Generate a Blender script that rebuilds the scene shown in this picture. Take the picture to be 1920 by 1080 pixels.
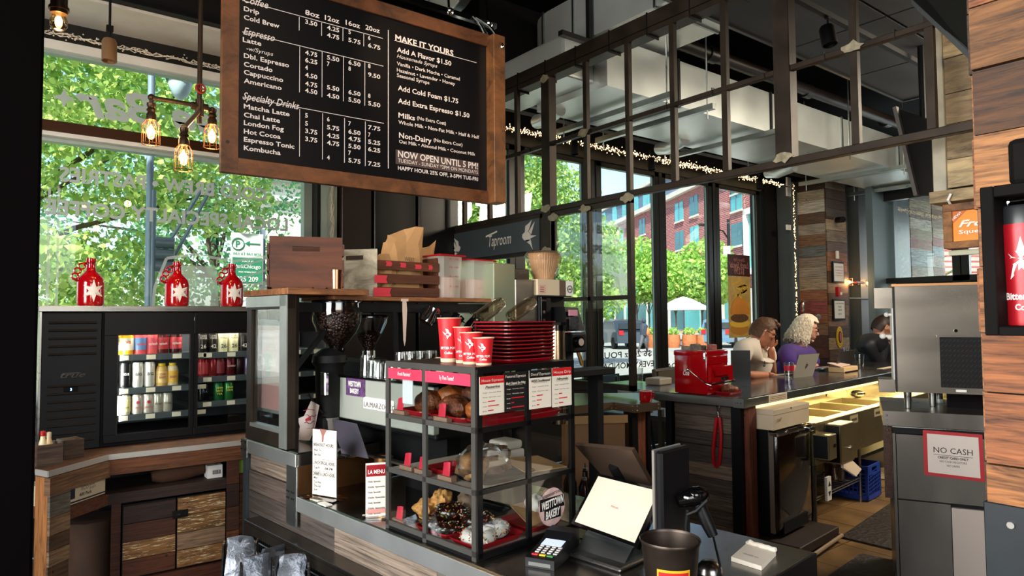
import bpy,bmesh,math,random
from mathutils import Vector,Matrix,noise
random.seed(7)
S=bpy.context.scene
for o in list(bpy.data.objects):bpy.data.objects.remove(o)
C=S.collection
pi=math.pi
# ------------------------------------------------------------------ camera
F=1273.0;TH=math.radians(52.15);PT=math.radians(2.52);RO=.008;EYE=1.6
_c,_s,_cp,_sp=math.cos(TH),math.sin(TH),math.cos(PT),math.sin(PT)
FW=Vector((_c*_cp,_s*_cp,_sp));R0=Vector((_s,-_c,0));U0=Vector((-_c*_sp,-_s*_sp,_cp))
RT=R0*math.cos(RO)-U0*math.sin(RO);UP=R0*math.sin(RO)+U0*math.cos(RO)
cam=bpy.data.objects.new('camera',bpy.data.cameras.new('camera'));C.objects.link(cam)
cam.matrix_world=Matrix(((RT.x,UP.x,-FW.x,0),(RT.y,UP.y,-FW.y,0),(RT.z,UP.z,-FW.z,EYE),(0,0,0,1)))
cam.data.sensor_width=36;cam.data.lens=F/1920*36;cam.data.clip_end=400;cam.data.clip_start=.05
S.camera=cam
# ------------------------------------------------------------------ sky, sun, exposure
S.view_settings.view_transform='Standard';S.view_settings.look='None';S.view_settings.gamma=1
S.view_settings.use_curve_mapping=False;S.view_settings.exposure=0.46
w=bpy.data.worlds.new('sky');S.world=w;w.use_nodes=True
wn=w.node_tree.nodes;sk=wn.new('ShaderNodeTexSky');sk.sky_type='NISHITA'
sk.sun_disc=False;sk.sun_elevation=math.radians(52);sk.sun_rotation=math.radians(215);sk.air_density=1.0;sk.dust_density=1.5;sk.ozone_density=2
w.node_tree.links.new(sk.outputs[0],wn['Background'].inputs[0]);wn['Background'].inputs[1].default_value=.32
def lamp(name,kind,loc,e,col=(1,.8,.55),to=None,**k):
 d=bpy.data.lights.new(name,kind);d.energy=e;d.color=col
 for a,b in k.items():setattr(d,a,b)
 o=bpy.data.objects.new(name,d);C.objects.link(o);o.location=loc
 if to is not None:o.rotation_euler=(Vector(to)-Vector(loc)).to_track_quat('-Z','Y').to_euler()
 return o
SUND=Vector((.62,.5,-.95))
lamp('sun','SUN',(0,-20,30),10,(1,.95,.86),to=Vector((0,-20,30))+SUND,angle=.012)
lamp('entrance_window_daylight','AREA',(-3.05,.9,2.2),330,(1,.97,.93),to=(0,.9,2.0),shape='RECTANGLE',size=3.6,size_y=2.8)
lamp('window_daylight','AREA',(-.6,-3.4,2.6),100,(1,.96,.9),to=(1.5,0,1.6),shape='RECTANGLE',size=3,size_y=2)
# ------------------------------------------------------------------ frames: W = room axes (X along the storefront), C = counters turned 6 degrees
HC=math.radians(5.98);CH_,SH_=math.cos(HC),math.sin(HC)
def fr(p):return Vector((p[0]*CH_-p[1]*SH_,p[0]*SH_+p[1]*CH_,p[2]))
def toC(p):return Vector((p[0]*CH_+p[1]*SH_,-p[0]*SH_+p[1]*CH_,p[2]))
def ray(x,y):return FW+RT*((x-960)/F)+UP*((540-y)/F)
def W_(x,y,ax,val):
 d=ray(x,y);o=Vector((0,0,EYE));i='xyz'.index(ax);return o+d*((val-o[i])/d[i])
def C_(x,y,ax,val):
 d=toC(ray(x,y));o=Vector((0,0,EYE));i={'u':0,'v':1,'z':2}[ax];return o+d*((val-o[i])/d[i])
ORG={};FRM={}
def tag(o,label=None,cat=None,group=None,kind=None):
 if label:o['label']=label
 if cat:o['category']=cat
 if group:o['group']=group
 if kind:o['kind']=kind
 return o
def thing(name,label,cat,o=(0,0,0),f='W',group=None,rz=0,local=False,kind=None):
 e=bpy.data.objects.new(name,None);C.objects.link(e);e.empty_display_size=.05
 o=Vector(o);e.location=fr(o) if f=='C' else o
 e.rotation_euler=(0,0,(HC if f=='C' else 0)+rz)
 ORG[e.name]=Vector((0,0,0)) if (local or rz) else o
 tag(e,label,cat,group,kind);return e
class MB:
 def __init__(s):s.bm=bmesh.new();s.mi=0;s.T=Matrix()
 def _f(s,vs):
  try:
   f=s.bm.faces.new(vs);f.material_index=s.mi;return f
  except ValueError:return None
 def v(s,p):return s.bm.verts.new(s.T@Vector(p))
 def box(s,a,b,bev=0):
  x0,y0,z0=[min(p,q) for p,q in zip(a,b)];x1,y1,z1=[max(p,q) for p,q in zip(a,b)]
  c=[s.v(p) for p in ((x0,y0,z0),(x1,y0,z0),(x1,y1,z0),(x0,y1,z0),(x0,y0,z1),(x1,y0,z1),(x1,y1,z1),(x0,y1,z1))]
  fs=[s._f([c[i] for i in q]) for q in ((0,3,2,1),(4,5,6,7),(0,1,5,4),(1,2,6,5),(2,3,7,6),(3,0,4,7))]
  if bev:
   es=set(e for f in fs for e in f.edges)
   r=bmesh.ops.bevel(s.bm,geom=list(es),offset=bev,segments=2 if bev>.006 else 1,profile=.5,affect='EDGES')
   for f in r['faces']:f.material_index=s.mi
  return s
 def quad(s,a,b,c,d):s._f([s.v(a),s.v(b),s.v(c),s.v(d)]);return s
 def poly(s,pts):s._f([s.v(p) for p in pts]);return s
 def prism(s,pts,d):
  d=Vector(d);a=[s.v(p) for p in pts];b=[s.v(Vector(p)+d) for p in pts];n=len(pts)
  s._f(a[::-1]);s._f(b)
  for i in range(n):s._f([a[i],a[(i+1)%n],b[(i+1)%n],b[i]])
  return s
 def lathe(s,prof,c=(0,0,0),n=24,ax=None,squash=1):
  M_=Matrix.Translation(Vector(c))
  if ax is not None:M_=M_@Vector(ax).to_track_quat('Z','Y').to_matrix().to_4x4()
  rings=[]
  for r,z in prof:
   rings.append([s.v(M_@Vector((r*math.cos(2*pi*i/n),squash*r*math.sin(2*pi*i/n),z))) for i in range(n)] if r>1e-6 else [s.v(M_@Vector((0,0,z)))])
  for a,b in zip(rings,rings[1:]):
   for i in range(n):
    j=(i+1)%n
    if len(a)==1 and len(b)==1:continue
    if len(a)==1:s._f([a[0],b[j],b[i]])
    elif len(b)==1:s._f([a[i],a[j],b[0]])
    else:s._f([a[i],a[j],b[j],b[i]])
  return s
 def cyl(s,c,r,h,n=20,ax=None,r2=None):return s.lathe([(0,0),(r,0),(r if r2 is None else r2,h),(0,h)],c,n,ax)
 def bar(s,a,b,r,n=8):
  a,b=Vector(a),Vector(b);d=b-a;return s.cyl(a,r,d.length,n,d)
 def beam(s,a,b,w_,h_,up=(0,0,1)):
  a,b=Vector(a),Vector(b);d=(b-a).normalized();x=d.cross(Vector(up)).normalized()*w_/2;y=x.cross(d).normalized()*h_/2
  s.prism([a-x-y,a+x-y,a+x+y,a-x+y],b-a);return s
 def tube(s,pts,r,n=8,closed=False):
  pts=[Vector(p) for p in pts];N=len(pts);rings=[];ref=None
  for i,p in enumerate(pts):
   if closed:t=pts[(i+1)%N]-pts[i-1]
   else:t=pts[min(i+1,N-1)]-pts[max(i-1,0)]
   t=t.normalized() if t.length>1e-9 else Vector((0,0,1))
   if ref is None:ref=t.orthogonal().normalized()
   ref=(ref-t*ref.dot(t));ref=ref.normalized() if ref.length>1e-6 else t.orthogonal().normalized()
   b=t.cross(ref);rr=r[i] if isinstance(r,(list,tuple)) else r
   rings.append([s.v(p+ref*rr*math.cos(2*pi*k/n)+b*rr*math.sin(2*pi*k/n)) for k in range(n)])
  for i in range(N if closed else N-1):
   a,b=rings[i],rings[(i+1)%N]
   for k in range(n):s._f([a[k],a[(k+1)%n],b[(k+1)%n],b[k]])
  if not closed:s._f(rings[0][::-1]);s._f(rings[-1])
  return s
 def ball(s,c,r,n=12,m=8):
  rx,ry,rz_=r if isinstance(r,(tuple,list)) else (r,r,r);c=Vector(c);rings=[]
  for j in range(m+1):
   th=pi*j/m
   rings.append([s.v(c+Vector((rx*math.sin(th)*math.cos(2*pi*i/n),ry*math.sin(th)*math.sin(2*pi*i/n),rz_*math.cos(th)))) for i in range(n)] if 0<j<m else [s.v(c+Vector((0,0,rz_*math.cos(th))))])
  for a,b in zip(rings,rings[1:]):
   for i in range(n):
    j=(i+1)%n
    if len(a)==1:s._f([a[0],b[i],b[j]])
    elif len(b)==1:s._f([a[i],b[0],a[j]])
    else:s._f([a[i],b[i],b[j],a[j]])
  return s
 def mesh(s,name,mat,off=(0,0,0),smooth=False):
  bmesh.ops.translate(s.bm,verts=s.bm.verts,vec=-Vector(off));bmesh.ops.recalc_face_normals(s.bm,faces=s.bm.faces)
  me=bpy.data.meshes.new(name);s.bm.to_mesh(me);s.bm.free()
  for m in (mat if isinstance(mat,(list,tuple)) else [mat]):me.materials.append(m)
  if smooth:
   me.polygons.foreach_set('use_smooth',[True]*len(me.polygons))
   try:me.set_sharp_from_angle(angle=math.radians(40))
   except Exception:pass
  return me
def part(name,mb,mat,parent,label=None,kind=None,smooth=False):
 off=ORG[parent.name];me=mb if isinstance(mb,bpy.types.Mesh) else mb.mesh(name,mat,off,smooth)
 o=bpy.data.objects.new(name,me);C.objects.link(o);o.parent=parent;ORG[o.name]=off
 tag(o,label,None,None,kind);return o
def solo(name,mb,mat,label,cat,o=(0,0,0),f='W',group=None,kind=None,smooth=False):
 o=Vector(o);me=mb.mesh(name,mat,o,smooth);ob=bpy.data.objects.new(name,me);C.objects.link(ob)
 ob.location=fr(o) if f=='C' else o
 if f=='C':ob.rotation_euler=(0,0,HC)
 ORG[ob.name]=o;tag(ob,label,cat,group,kind);return ob
def struct(name,mb,mat,f='W',o=(0,0,0),smooth=False):
 ob=solo(name,mb,mat,None,None,o,f,None,'structure',smooth);return ob
def dup(root,loc=None,rz=None,label=None,group=None):
 def rec(o,par):
  c=o.copy();C.objects.link(c);ORG[c.name]=ORG.get(o.name,Vector())
  if par:c.parent=par
  for k in list(KIDS.get(o.name,())) or [x for x in o.children]:rec(k,c)
  return c
 c=rec(root,None)
 if loc is not None:c.location=loc
 if rz is not None:c.rotation_euler=(0,0,rz)
 if label:c['label']=label
 if group:c['group']=group
 return c
KIDS={}
# ------------------------------------------------------------------ lettering (built-in font turned into flat meshes)
_tc={}
def glyphs(txt,bold=0.0,shear=0.0):
 k=(txt,bold,shear)
 if k not in _tc:
  cu=bpy.data.curves.new('t','FONT');cu.body=txt;cu.offset=bold;cu.shear=shear;cu.size=1;cu.resolution_u=2;cu.fill_mode='FRONT'
  ob=bpy.data.objects.new('t',cu);C.objects.link(ob);dg=bpy.context.evaluated_depsgraph_get();dg.update()
  me=bpy.data.meshes.new_from_object(ob.evaluated_get(dg));vs=[tuple(v.co) for v in me.vertices];fs=[tuple(p.vertices) for p in me.polygons]
  bpy.data.objects.remove(ob);bpy.data.curves.remove(cu);bpy.data.meshes.remove(me);_tc[k]=(vs,fs)
 return _tc[k]
def letters(mb,items,o,ux,uy,off=.0012):
 """items: (text, x, y, height, align, width or None, bold, shear) on the plane with origin o and axes ux, uy"""
 o,ux,uy=Vector(o),Vector(ux).normalized(),Vector(uy).normalized();nn=ux.cross(uy)*off
 for it in items:
  t,x,y,h=it[:4];al=it[4] if len(it)>4 else 'L';wd=it[5] if len(it)>5 else None;bo=it[6] if len(it)>6 else.015;shr=it[7] if len(it)>7 else 0
  vs,fs=glyphs(t,bo,shr)
  if not vs:continue
  x0=min(v[0] for v in vs);x1=max(v[0] for v in vs);sc=h/.72;sx=sc
  if wd:sx=wd/(x1-x0)
  wt=(x1-x0)*sx;bx=x-(x0*sx)-(0 if al=='L' else wt/2 if al=='C' else wt)
  bv=[mb.v(o+ux*(bx+v[0]*sx)+uy*(y+v[1]*sc)+nn) for v in vs]
  for f in fs:mb._f([bv[i] for i in f])
 return mb
# ------------------------------------------------------------------ materials (all procedural)
def nt(name):
 m=bpy.data.materials.new(name);m.use_nodes=True;n=m.node_tree.nodes;return m,n,m.node_tree.links,n['Principled BSDF']
def hx(h):
 f_=lambda c:c/12.92 if c<=.04045 else ((c+.055)/1.055)**2.4
 return tuple(f_(int(h[i:i+2],16)/255) for i in (0,2,4))
def M(name,col,rough=.5,metal=0,emit=0,var=0,vs=8,bump=0,bs=40,spec=None,trans=0,stretch=(1,1,1),coat=0,rvar=0):
 if isinstance(col,str):col=hx(col)
 m,n,l,b=nt(name);b.inputs['Roughness'].default_value=rough;b.inputs['Metallic'].default_value=metal
 b.inputs['Base Color'].default_value=(*col,1)
 if spec is not None:b.inputs['Specular IOR Level'].default_value=spec
 if coat:b.inputs['Coat Weight'].default_value=coat
 if trans:b.inputs['Transmission Weight'].default_value=trans;b.inputs['IOR'].default_value=1.3
 if emit:b.inputs['Emission Color'].default_value=(*col,1);b.inputs['Emission Strength'].default_value=emit
 if var or bump or rvar:
  tc=n.new('ShaderNodeTexCoord');mp=n.new('ShaderNodeMapping');l.new(tc.outputs['Object'],mp.inputs[0]);mp.inputs['Scale'].default_value=stretch
  if var or rvar:
   no=n.new('ShaderNodeTexNoise');no.inputs['Scale'].default_value=vs;no.inputs['Detail'].default_value=6;l.new(mp.outputs[0],no.inputs[0])
  if var:
   rp=n.new('ShaderNodeValToRGB');rp.color_ramp.elements[0].position=.3;rp.color_ramp.elements[1].position=.7
   rp.color_ramp.elements[0].color=(*[max(0,c*(1-var)) for c in col],1);rp.color_ramp.elements[1].color=(*[min(1,c*(1+var)) for c in col],1)
   l.new(no.outputs[0],rp.inputs[0]);l.new(rp.outputs[0],b.inputs['Base Color'])
  if rvar:
   mr=n.new('ShaderNodeMapRange');mr.inputs['To Min'].default_value=max(0,rough-rvar);mr.inputs['To Max'].default_value=rough+rvar;l.new(no.outputs[0],mr.inputs[0]);l.new(mr.outputs[0],b.inputs['Roughness'])
  if bump:
   n2=n.new('ShaderNodeTexNoise');n2.inputs['Scale'].default_value=bs;n2.inputs['Detail'].default_value=5;l.new(mp.outputs[0],n2.inputs[0])
   bp=n.new('ShaderNodeBump');bp.inputs['Strength'].default_value=bump;bp.inputs['Distance'].default_value=.01;l.new(n2.outputs[0],bp.inputs['Height']);l.new(bp.outputs[0],b.inputs['Normal'])
 return m
def WOOD(name,cols,along=(1,12,12),rough=.65,paint=None,pw=.5,grain=.5,scale=3.5):
 """weathered plank: tone by object, grain stretched along one axis, optional flaked paint"""
 m,n,l,b=nt(name);tc=n.new('ShaderNodeTexCoord');mp=n.new('ShaderNodeMapping');mp.inputs['Scale'].default_value=along
 oi=n.new('ShaderNodeObjectInfo');cx=n.new('ShaderNodeCombineXYZ');mu=n.new('ShaderNodeMath');mu.operation='MULTIPLY';mu.inputs[1].default_value=37
 l.new(oi.outputs['Random'],mu.inputs[0]);[l.new(mu.outputs[0],cx.inputs[i]) for i in range(3)];l.new(cx.outputs[0],mp.inputs['Location']);l.new(tc.outputs['Object'],mp.inputs[0])
 no=n.new('ShaderNodeTexNoise');no.inputs['Scale'].default_value=scale;no.inputs['Detail'].default_value=9;no.inputs['Roughness'].default_value=.68;no.inputs['Distortion'].default_value=.6;l.new(mp.outputs[0],no.inputs[0])
 rp=n.new('ShaderNodeValToRGB');rp.color_ramp.interpolation='CONSTANT';cr=rp.color_ramp;cols=[hx(c) if isinstance(c,str) else c for c in cols]
 while len(cr.elements)<len(cols):cr.elements.new(.5)
 for i,c in enumerate(cols):cr.elements[i].position=i/len(cols);cr.elements[i].color=(*c,1)
 l.new(oi.outputs['Random'],rp.inputs[0])
 g=n.new('ShaderNodeValToRGB');g.color_ramp.elements[0].position=.33;g.color_ramp.elements[1].position=.66;a=1-grain
 g.color_ramp.elements[0].color=(a*.55,a*.5,a*.45,1);g.color_ramp.elements[1].color=(1.35,1.3,1.25,1);l.new(no.outputs[0],g.inputs[0])
 mx=n.new('ShaderNodeMix');mx.data_type='RGBA';mx.blend_type='MULTIPLY';mx.inputs['Factor'].default_value=1;l.new(rp.outputs[0],mx.inputs['A']);l.new(g.outputs[0],mx.inputs['B'])
 out=mx.outputs['Result']
 if paint:
  n3=n.new('ShaderNodeTexNoise');n3.inputs['Scale'].default_value=9;n3.inputs['Detail'].default_value=8;n3.inputs['Roughness'].default_value=.75;l.new(mp.outputs[0],n3.inputs[0])
  ra=n.new('ShaderNodeMath');ra.operation='GREATER_THAN';ra.inputs[1].default_value=pw;l.new(n3.outputs[0],ra.inputs[0])
  m2=n.new('ShaderNodeMix');m2.data_type='RGBA';m2.inputs['B'].default_value=(*hx(paint),1);l.new(ra.outputs[0],m2.inputs['Factor']);l.new(out,m2.inputs['A']);out=m2.outputs['Result']
 vo=n.new('ShaderNodeTexVoronoi');vo.inputs['Scale'].default_value=7;l.new(tc.outputs['Object'],vo.inputs[0]);lt=n.new('ShaderNodeMath');lt.operation='LESS_THAN';lt.inputs[1].default_value=.055;l.new(vo.outputs['Distance'],lt.inputs[0])
 m4=n.new('ShaderNodeMix');m4.data_type='RGBA';m4.inputs['B'].default_value=(.01,.006,.004,1);l.new(lt.outputs[0],m4.inputs['Factor']);l.new(out,m4.inputs['A']);l.new(m4.outputs['Result'],b.inputs['Base Color'])
 bp=n.new('ShaderNodeBump');bp.inputs['Strength'].default_value=.5;bp.inputs['Distance'].default_value=.004;l.new(no.outputs[0],bp.inputs['Height']);l.new(bp.outputs[0],b.inputs['Normal'])
 b.inputs['Roughness'].default_value=rough;return m
def GLASS(name,tint=(.93,.97,.95),refl=.09,rough=0.0):
 m,n,l,b=nt(name);n.remove(b);o=n['Material Output'];t=n.new('ShaderNodeBsdfTransparent');t.inputs[0].default_value=(*tint,1)
 g=n.new('ShaderNodeBsdfGlossy');g.inputs['Roughness'].default_value=rough;g.inputs[0].default_value=(1,1,1,1)
 fz=n.new('ShaderNodeLayerWeight');fz.inputs[0].default_value=.25;mr=n.new('ShaderNodeMapRange');mr.inputs['To Min'].default_value=refl*.6;mr.inputs['To Max'].default_value=min(1,refl*5);l.new(fz.outputs['Fresnel'],mr.inputs[0])
 mx=n.new('ShaderNodeMixShader');l.new(mr.outputs[0],mx.inputs[0]);l.new(t.outputs[0],mx.inputs[1]);l.new(g.outputs[0],mx.inputs[2]);l.new(mx.outputs[0],o.inputs[0]);return m
def FOIL(name,col,alpha):
 m,n,l,b=nt(name);o=n['Material Output'];b.inputs['Base Color'].default_value=(*hx(col),1);b.inputs['Roughness'].default_value=.6
 tr=n.new('ShaderNodeBsdfTranslucent');tr.inputs[0].default_value=(*hx(col),1);a=n.new('ShaderNodeMixShader');a.inputs[0].default_value=.5;l.new(b.outputs[0],a.inputs[1]);l.new(tr.outputs[0],a.inputs[2])
 t=n.new('ShaderNodeBsdfTransparent');mx=n.new('ShaderNodeMixShader');mx.inputs[0].default_value=alpha;l.new(t.outputs[0],mx.inputs[1]);l.new(a.outputs[0],mx.inputs[2]);l.new(mx.outputs[0],o.inputs[0]);return m
def LEAF(name,c1,c2):
 m,n,l,b=nt(name);o=n['Material Output'];ge=n.new('ShaderNodeNewGeometry');rp=n.new('ShaderNodeValToRGB');rp.color_ramp.elements[0].color=(*hx(c1),1);rp.color_ramp.elements[1].color=(*hx(c2),1)
 l.new(ge.outputs['Random Per Island'],rp.inputs[0]);l.new(rp.outputs[0],b.inputs['Base Color']);b.inputs['Roughness'].default_value=.55
 t=n.new('ShaderNodeBsdfTranslucent');l.new(rp.outputs[0],t.inputs[0]);mx=n.new('ShaderNodeMixShader');mx.inputs[0].default_value=.5;l.new(b.outputs[0],mx.inputs[1]);l.new(t.outputs[0],mx.inputs[2]);l.new(mx.outputs[0],o.inputs[0]);return m
steel=M('stainless steel','B4B2AD',.3,1,var=.12,vs=3,stretch=(1,1,10),rvar=.12)
steel_d=M('worn stainless','7E7A76',.24,1,var=.25,vs=4,rvar=.15,bump=.05,bs=6)
zinc=M('galvanised sheet','A9B0AE',.33,1,var=.16,vs=5,rvar=.14,bump=.12,bs=3)
ducts=M('duct sheet metal','DDE4E2',.34,.6,var=.13,vs=1.6,rvar=.12,bump=.1,bs=1.3)
blk=M('black paint','060607',.6,spec=.25);blk_g=M('gloss black','050506',.14,coat=.15);blk_s=M('satin black steel','0A0A0D',.42,.1,spec=.3)
iron=M('raw steel frame','30271F',.45,.55,var=.3,vs=7,rvar=.12);weld=M('scraped weld patch','9A917A',.5,.5,var=.3,vs=30)
grey_w=M('grey wall paint','4C5254',.55,var=.08,vs=3);dark_w=M('dark wall paint','121011',.65,var=.1,spec=.25);dark_c=M('black ceiling','060606',.9,var=.2,vs=2,spec=.1)
white_p=M('white paint','C9C8C0',.5,var=.06);frame_g=M('grey green aluminium','8FA09A',.4,.2);dfr=M('dark bronze aluminium','1C1B1A',.35,.3)
glass=GLASS('window glass',refl=.05);cglass=GLASS('case glass',(.92,.95,.94),.045);dglass=GLASS('drinking glass',(.9,.92,.91),.1,.02)
red=M('red plastic','B00812',.35,coat=.2);redg=M('glossy red enamel','A30610',.14,coat=.6);redc=M('red paper cup','C4101A',.5);redd=M('dark red melamine','8E0714',.35)
white=M('white print','E9E6DF',.6);paper=M('paper','E6DCCB',.8,var=.04,vs=6,bump=.06,bs=8);kraft=M('kraft paper','B58A5B',.85,var=.12,vs=7,bump=.35,bs=9);card=M('pale cardboard','C9B79B',.8,var=.05)
chrome=M('chrome','D8D8D8',.08,1);copper=M('copper steel','A8765A',.22,1,var=.2)
ink=M('black ink','161414',.7);tan=M('tan paper','D3BFA4',.75)
P_DARK=['4A2512','5A2F17','3A2015','633618','47291A','2E1A12','552A15','6B3F20']
P_GREY=['6E6258','8A7868','5A4F48','7F7265','9A8B79','4C443F','70655B']
P_MIX=['7A5A40','8D735A','5C4534','6E6A62','A08B70','4A3B31','7D6A55','8F5A3A','666A66']
wood_d=WOOD('dark reclaimed plank',P_DARK,(1.2,9,24));wood_g=WOOD('grey barn plank',P_GREY,(5,.9,26),grain=.6);wood_m=WOOD('mixed reclaimed plank',P_MIX,(1.4,1.4,22))
wood_o=WOOD('orange brown plank',['9A6538','4A2E16','8E5630','6E4A28','9C6C40','3E2816'],(1.6,1.6,20),grain=.65);wood_f=WOOD('scratched flaked plank',['8A6236','7E5A30'],(1.2,9,14),paint='D6C59C',pw=.57)
wood_pw=WOOD('white painted plank',['B9B3A6','C8C1B2','8FA0A6','9B9184','8A3F36','A89A83','7B776E'],(1.4,1.4,18),paint='6E6154',pw=.68)
wood_fr=WOOD('board frame wood',['55321A','643D20','6E4522'],(2,2,3),rough=.5,grain=.35);wood_shelf=WOOD('shelf wood',['96673E','8A5A34'],(2,10,10),grain=.3)
wood_t=WOOD('pale weathered header',['8B7A5E','9A8766','7C6B50','A4926F'],(1.5,1.5,9),grain=.4,paint='CDBB8C',pw=.74);crate_w=WOOD('brown crate wood',['4A230E','532A12'],(1,8,8),grain=.25,scale=2);crate_p=WOOD('pale crate wood',['B9B3A0','AFA995'],(1,8,8),grain=.25,scale=2)
MT=bpy.data.materials
def ordn(i):return ['first','second','third','fourth','fifth','sixth','seventh','eighth','ninth','tenth','eleventh','twelfth','thirteenth','fourteenth'][i]
import numpy as np
# ================================================================== SETTING
YS=5.7;XG=3.6;ZC=4.6
def planks(parent,o,ax,L,z0,z1,hgt,mat,nrm,th=.018,seg=(.35,.9),rng=None,frm='W',mats=None):
 """rows of separate boards on a plane: each board one object"""
 rg=rng or random.Random(int(abs(o[0]*977+o[1]*131+z0*17))+3);o=Vector(o);ax=Vector(ax).normalized();nrm=Vector(nrm).normalized();z=z0;row=0
 while z<z1-.01:
  h=min(hgt*rg.uniform(.85,1.15),z1-z)
  if z1-(z+h)<hgt*.4:h=z1-z
  x=0
  while x<L-.005:
   l=rg.uniform(*seg);l=L-x if L-x-l<seg[0]*.5 else min(l,L-x)
   a=o+ax*(x+.0015);b=o+ax*(x+l-.0015);t=th*rg.uniform(.55,1.2)
   m=MB();za,zb=z+.002,z+h-.002
   m.prism([(a.x,a.y,za),(b.x,b.y,za),(b.x,b.y,zb),(a.x,a.y,zb)],nrm*t)
   part('plank',m,rg.choice(mats) if mats else mat,parent);x+=l
  z+=h;row+=1
tilec=M('stained floor tile','7A5C36',.45,var=.45,vs=3,bump=.1,bs=10,rvar=.15)
b=MB().box((-3.4,-4.2,-.1),(14,5.7,-.01));fl=struct('floor',b,M('floor grout','3A2C1C',.8))
m0=MB()
k=0
for i in range(10):
 for j in range(7):
  x=3.4+i*.46;y=.1+j*.46;c=Vector((x,y,0))
  m=MB().box((x+.004,y+.004,-.012),(x+.456,y+.456,0));part('tile',m,tilec,fl)
struct('wall_left',MB().box((-3.4,-4.2,0),(-3.2,-1.2,ZC)).box((-3.4,3.2,0),(-3.2,5.7,ZC)).box((-3.4,-1.2,0),(-3.2,3.2,.7)).box((-3.4,-1.2,3.6),(-3.2,3.2,ZC)),dark_w)
struct('wall_back',MB().box((-3.4,-4.4,0),(-2.4,-4.2,ZC)).box((1.4,-4.4,0),(14,-4.2,ZC)).box((-2.4,-4.4,0),(1.4,-4.2,.9)).box((-2.4,-4.4,3.6),(1.4,-4.2,ZC)),dark_w)
struct('ceiling',MB().box((-3.4,-4.4,ZC),(14,5.9,ZC+.1)),dark_c)
ws=MB().box((-3.4,YS,0),(2.24,YS+.2,1.05)).box((-3.4,YS,3.56),(14,YS+.25,ZC)).box((-3.4,YS,0),(-.9,YS+.2,3.6)).box((2.24,YS-.1,0),(XG+.03,YS+.2,3.6)).box((9.2,YS-.05,0),(9.75,YS+.2,3.6)).box((XG,YS,0),(14,YS+.2,.72)).box((9.75,YS-.4,0),(10.3,YS+.2,ZC))
struct('wall_front',ws,dark_w)
for i,(xa,xb) in enumerate(((2.44,2.72),(2.74,3.16),(3.18,3.62))):struct('trim_%d'%(i+1),MB().box((xa,YS-.16-.02*i,.0),(xb,YS-.1,3.6),.004),M('pier panel %d'%i,('2B211E','181615','100F0F')[i],.28,.2))
struct('wall_jamb',MB().box((9.5,YS-.34,0),(10.02,YS-.06,3.6),.01),grey_w)
struct('trim_4',MB().box((2.27,YS-.12,.9),(2.41,YS-.02,3.6)),frame_g)
struct('trim_5',MB().box((-1,YS-.52,3.72),(2.7,YS-.02,3.76)),white_p);struct('trim_6',MB().box((-1,YS-.02,3.56),(2.7,YS-.0,3.72)),dfr)  # pale colour on the soffit underside stands in for window light falling there
struct('trim_7',MB().box((-3,YS-.56,3.74),(XG,YS-.52,4.0)).box((XG,YS-.6,3.62),(12,YS-.5,4.1)).box((XG,5.0,3.9),(12,5.1,ZC)),dark_w)
w1=tag(thing('window_1',None,None),kind='structure')
part('frame',MB().box((-.9,YS+.02,3.5),(2.24,YS+.1,3.56)).box((2.17,YS+.02,1.05),(2.24,YS+.1,3.56)).box((-.9,YS+.02,2.87),(2.24,YS+.1,2.905)).box((-.9,YS,1.05),(2.24,YS+.1,1.1)),frame_g,w1)
part('head_trim',MB().box((-.9,YS-.03,3.515),(2.2,YS+.02,3.58)),white_p,w1)
part('transom_bar',MB().box((-.9,YS-.06,2.925),(2.24,YS+.1,3.0)),M('transom bronze','3A1F0C',.3,.4),w1)
part('transom_strip',MB().box((-.9,YS-.05,2.895),(2.24,YS+.02,2.924)),white_p,w1)
part('pane',MB().box((-.9,YS+.055,1.1),(2.17,YS+.061,2.87)),glass,w1);part('pane',MB().box((-.9,YS+.055,3.0),(2.17,YS+.061,3.5)),glass,w1)
vin=FOIL('frosted vinyl','B4B6B4',1.0);vin2=FOIL('sheer frosted vinyl','C9CCC6',.6)
def mirrored(items,o,ux,uy):return letters(MB(),items,o,ux,uy)
L1=W_(462,335,'y',YS+.05);O=(2.16,YS+.05,0);ux=(-1,0,0);uy=(0,0,1)
part('window_lettering',mirrored([('Coffee Bar',.06,3.10,.23,'L',1.62,.03,.3)],O,ux,uy),vin,w1)
part('window_lettering',mirrored([('COLD BREW \u2022 PASTRIES',.30,2.60,.105,'L',1.46,.03),('LOCAL SPECIALTY COFFEE',.12,2.36,.105,'L',1.72,.03)],O,ux,uy),vin,w1)
st=MB();cx,cz=.42,3.2
st.poly([(cx+r*math.cos(a),YS+.05,cz+r*math.sin(a)) for a,r in [(pi/4*i,.075 if i%2==0 else.028) for i in range(8)]]);part('window_star',st,vin,w1)
dr=MB();y_=YS+.049
def strip(pts,wd):
 pts=[Vector(p) for p in pts]
 for a,c in zip(pts,pts[1:]):
  d=(c-a);nn=Vector((-d.y,d.x)).normalized()*wd/2;dr.poly([(q.x,y_,q.y) for q in (a-nn,c-nn,c+nn,a+nn)])
dr.poly([(x,y_,z) for x,z in ((1.12,1.5),(1.50,1.5),(1.46,2.03),(1.17,2.03))])
strip([(1.0,1.5),(1.02,1.85),(1.1,2.08),(1.3,2.12),(1.6,2.08),(2.0,2.16)],.022)
for k in range(5):strip([(1.48,1.58+.1*k),(1.62,1.63+.1*k),(1.95,1.78+.09*k)],.018)
strip([(1.5,1.5),(1.75,1.72),(1.98,2.1)],.05);strip([(.74,1.46),(.9,1.56),(1.15,1.47)],.02)
for x in (.345,.40):strip([(x,1.3),(x,2.55)],.016)
part('window_drawing',dr,vin2,w1)
w2=tag(thing('window_2',None,None),kind='structure')
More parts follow.
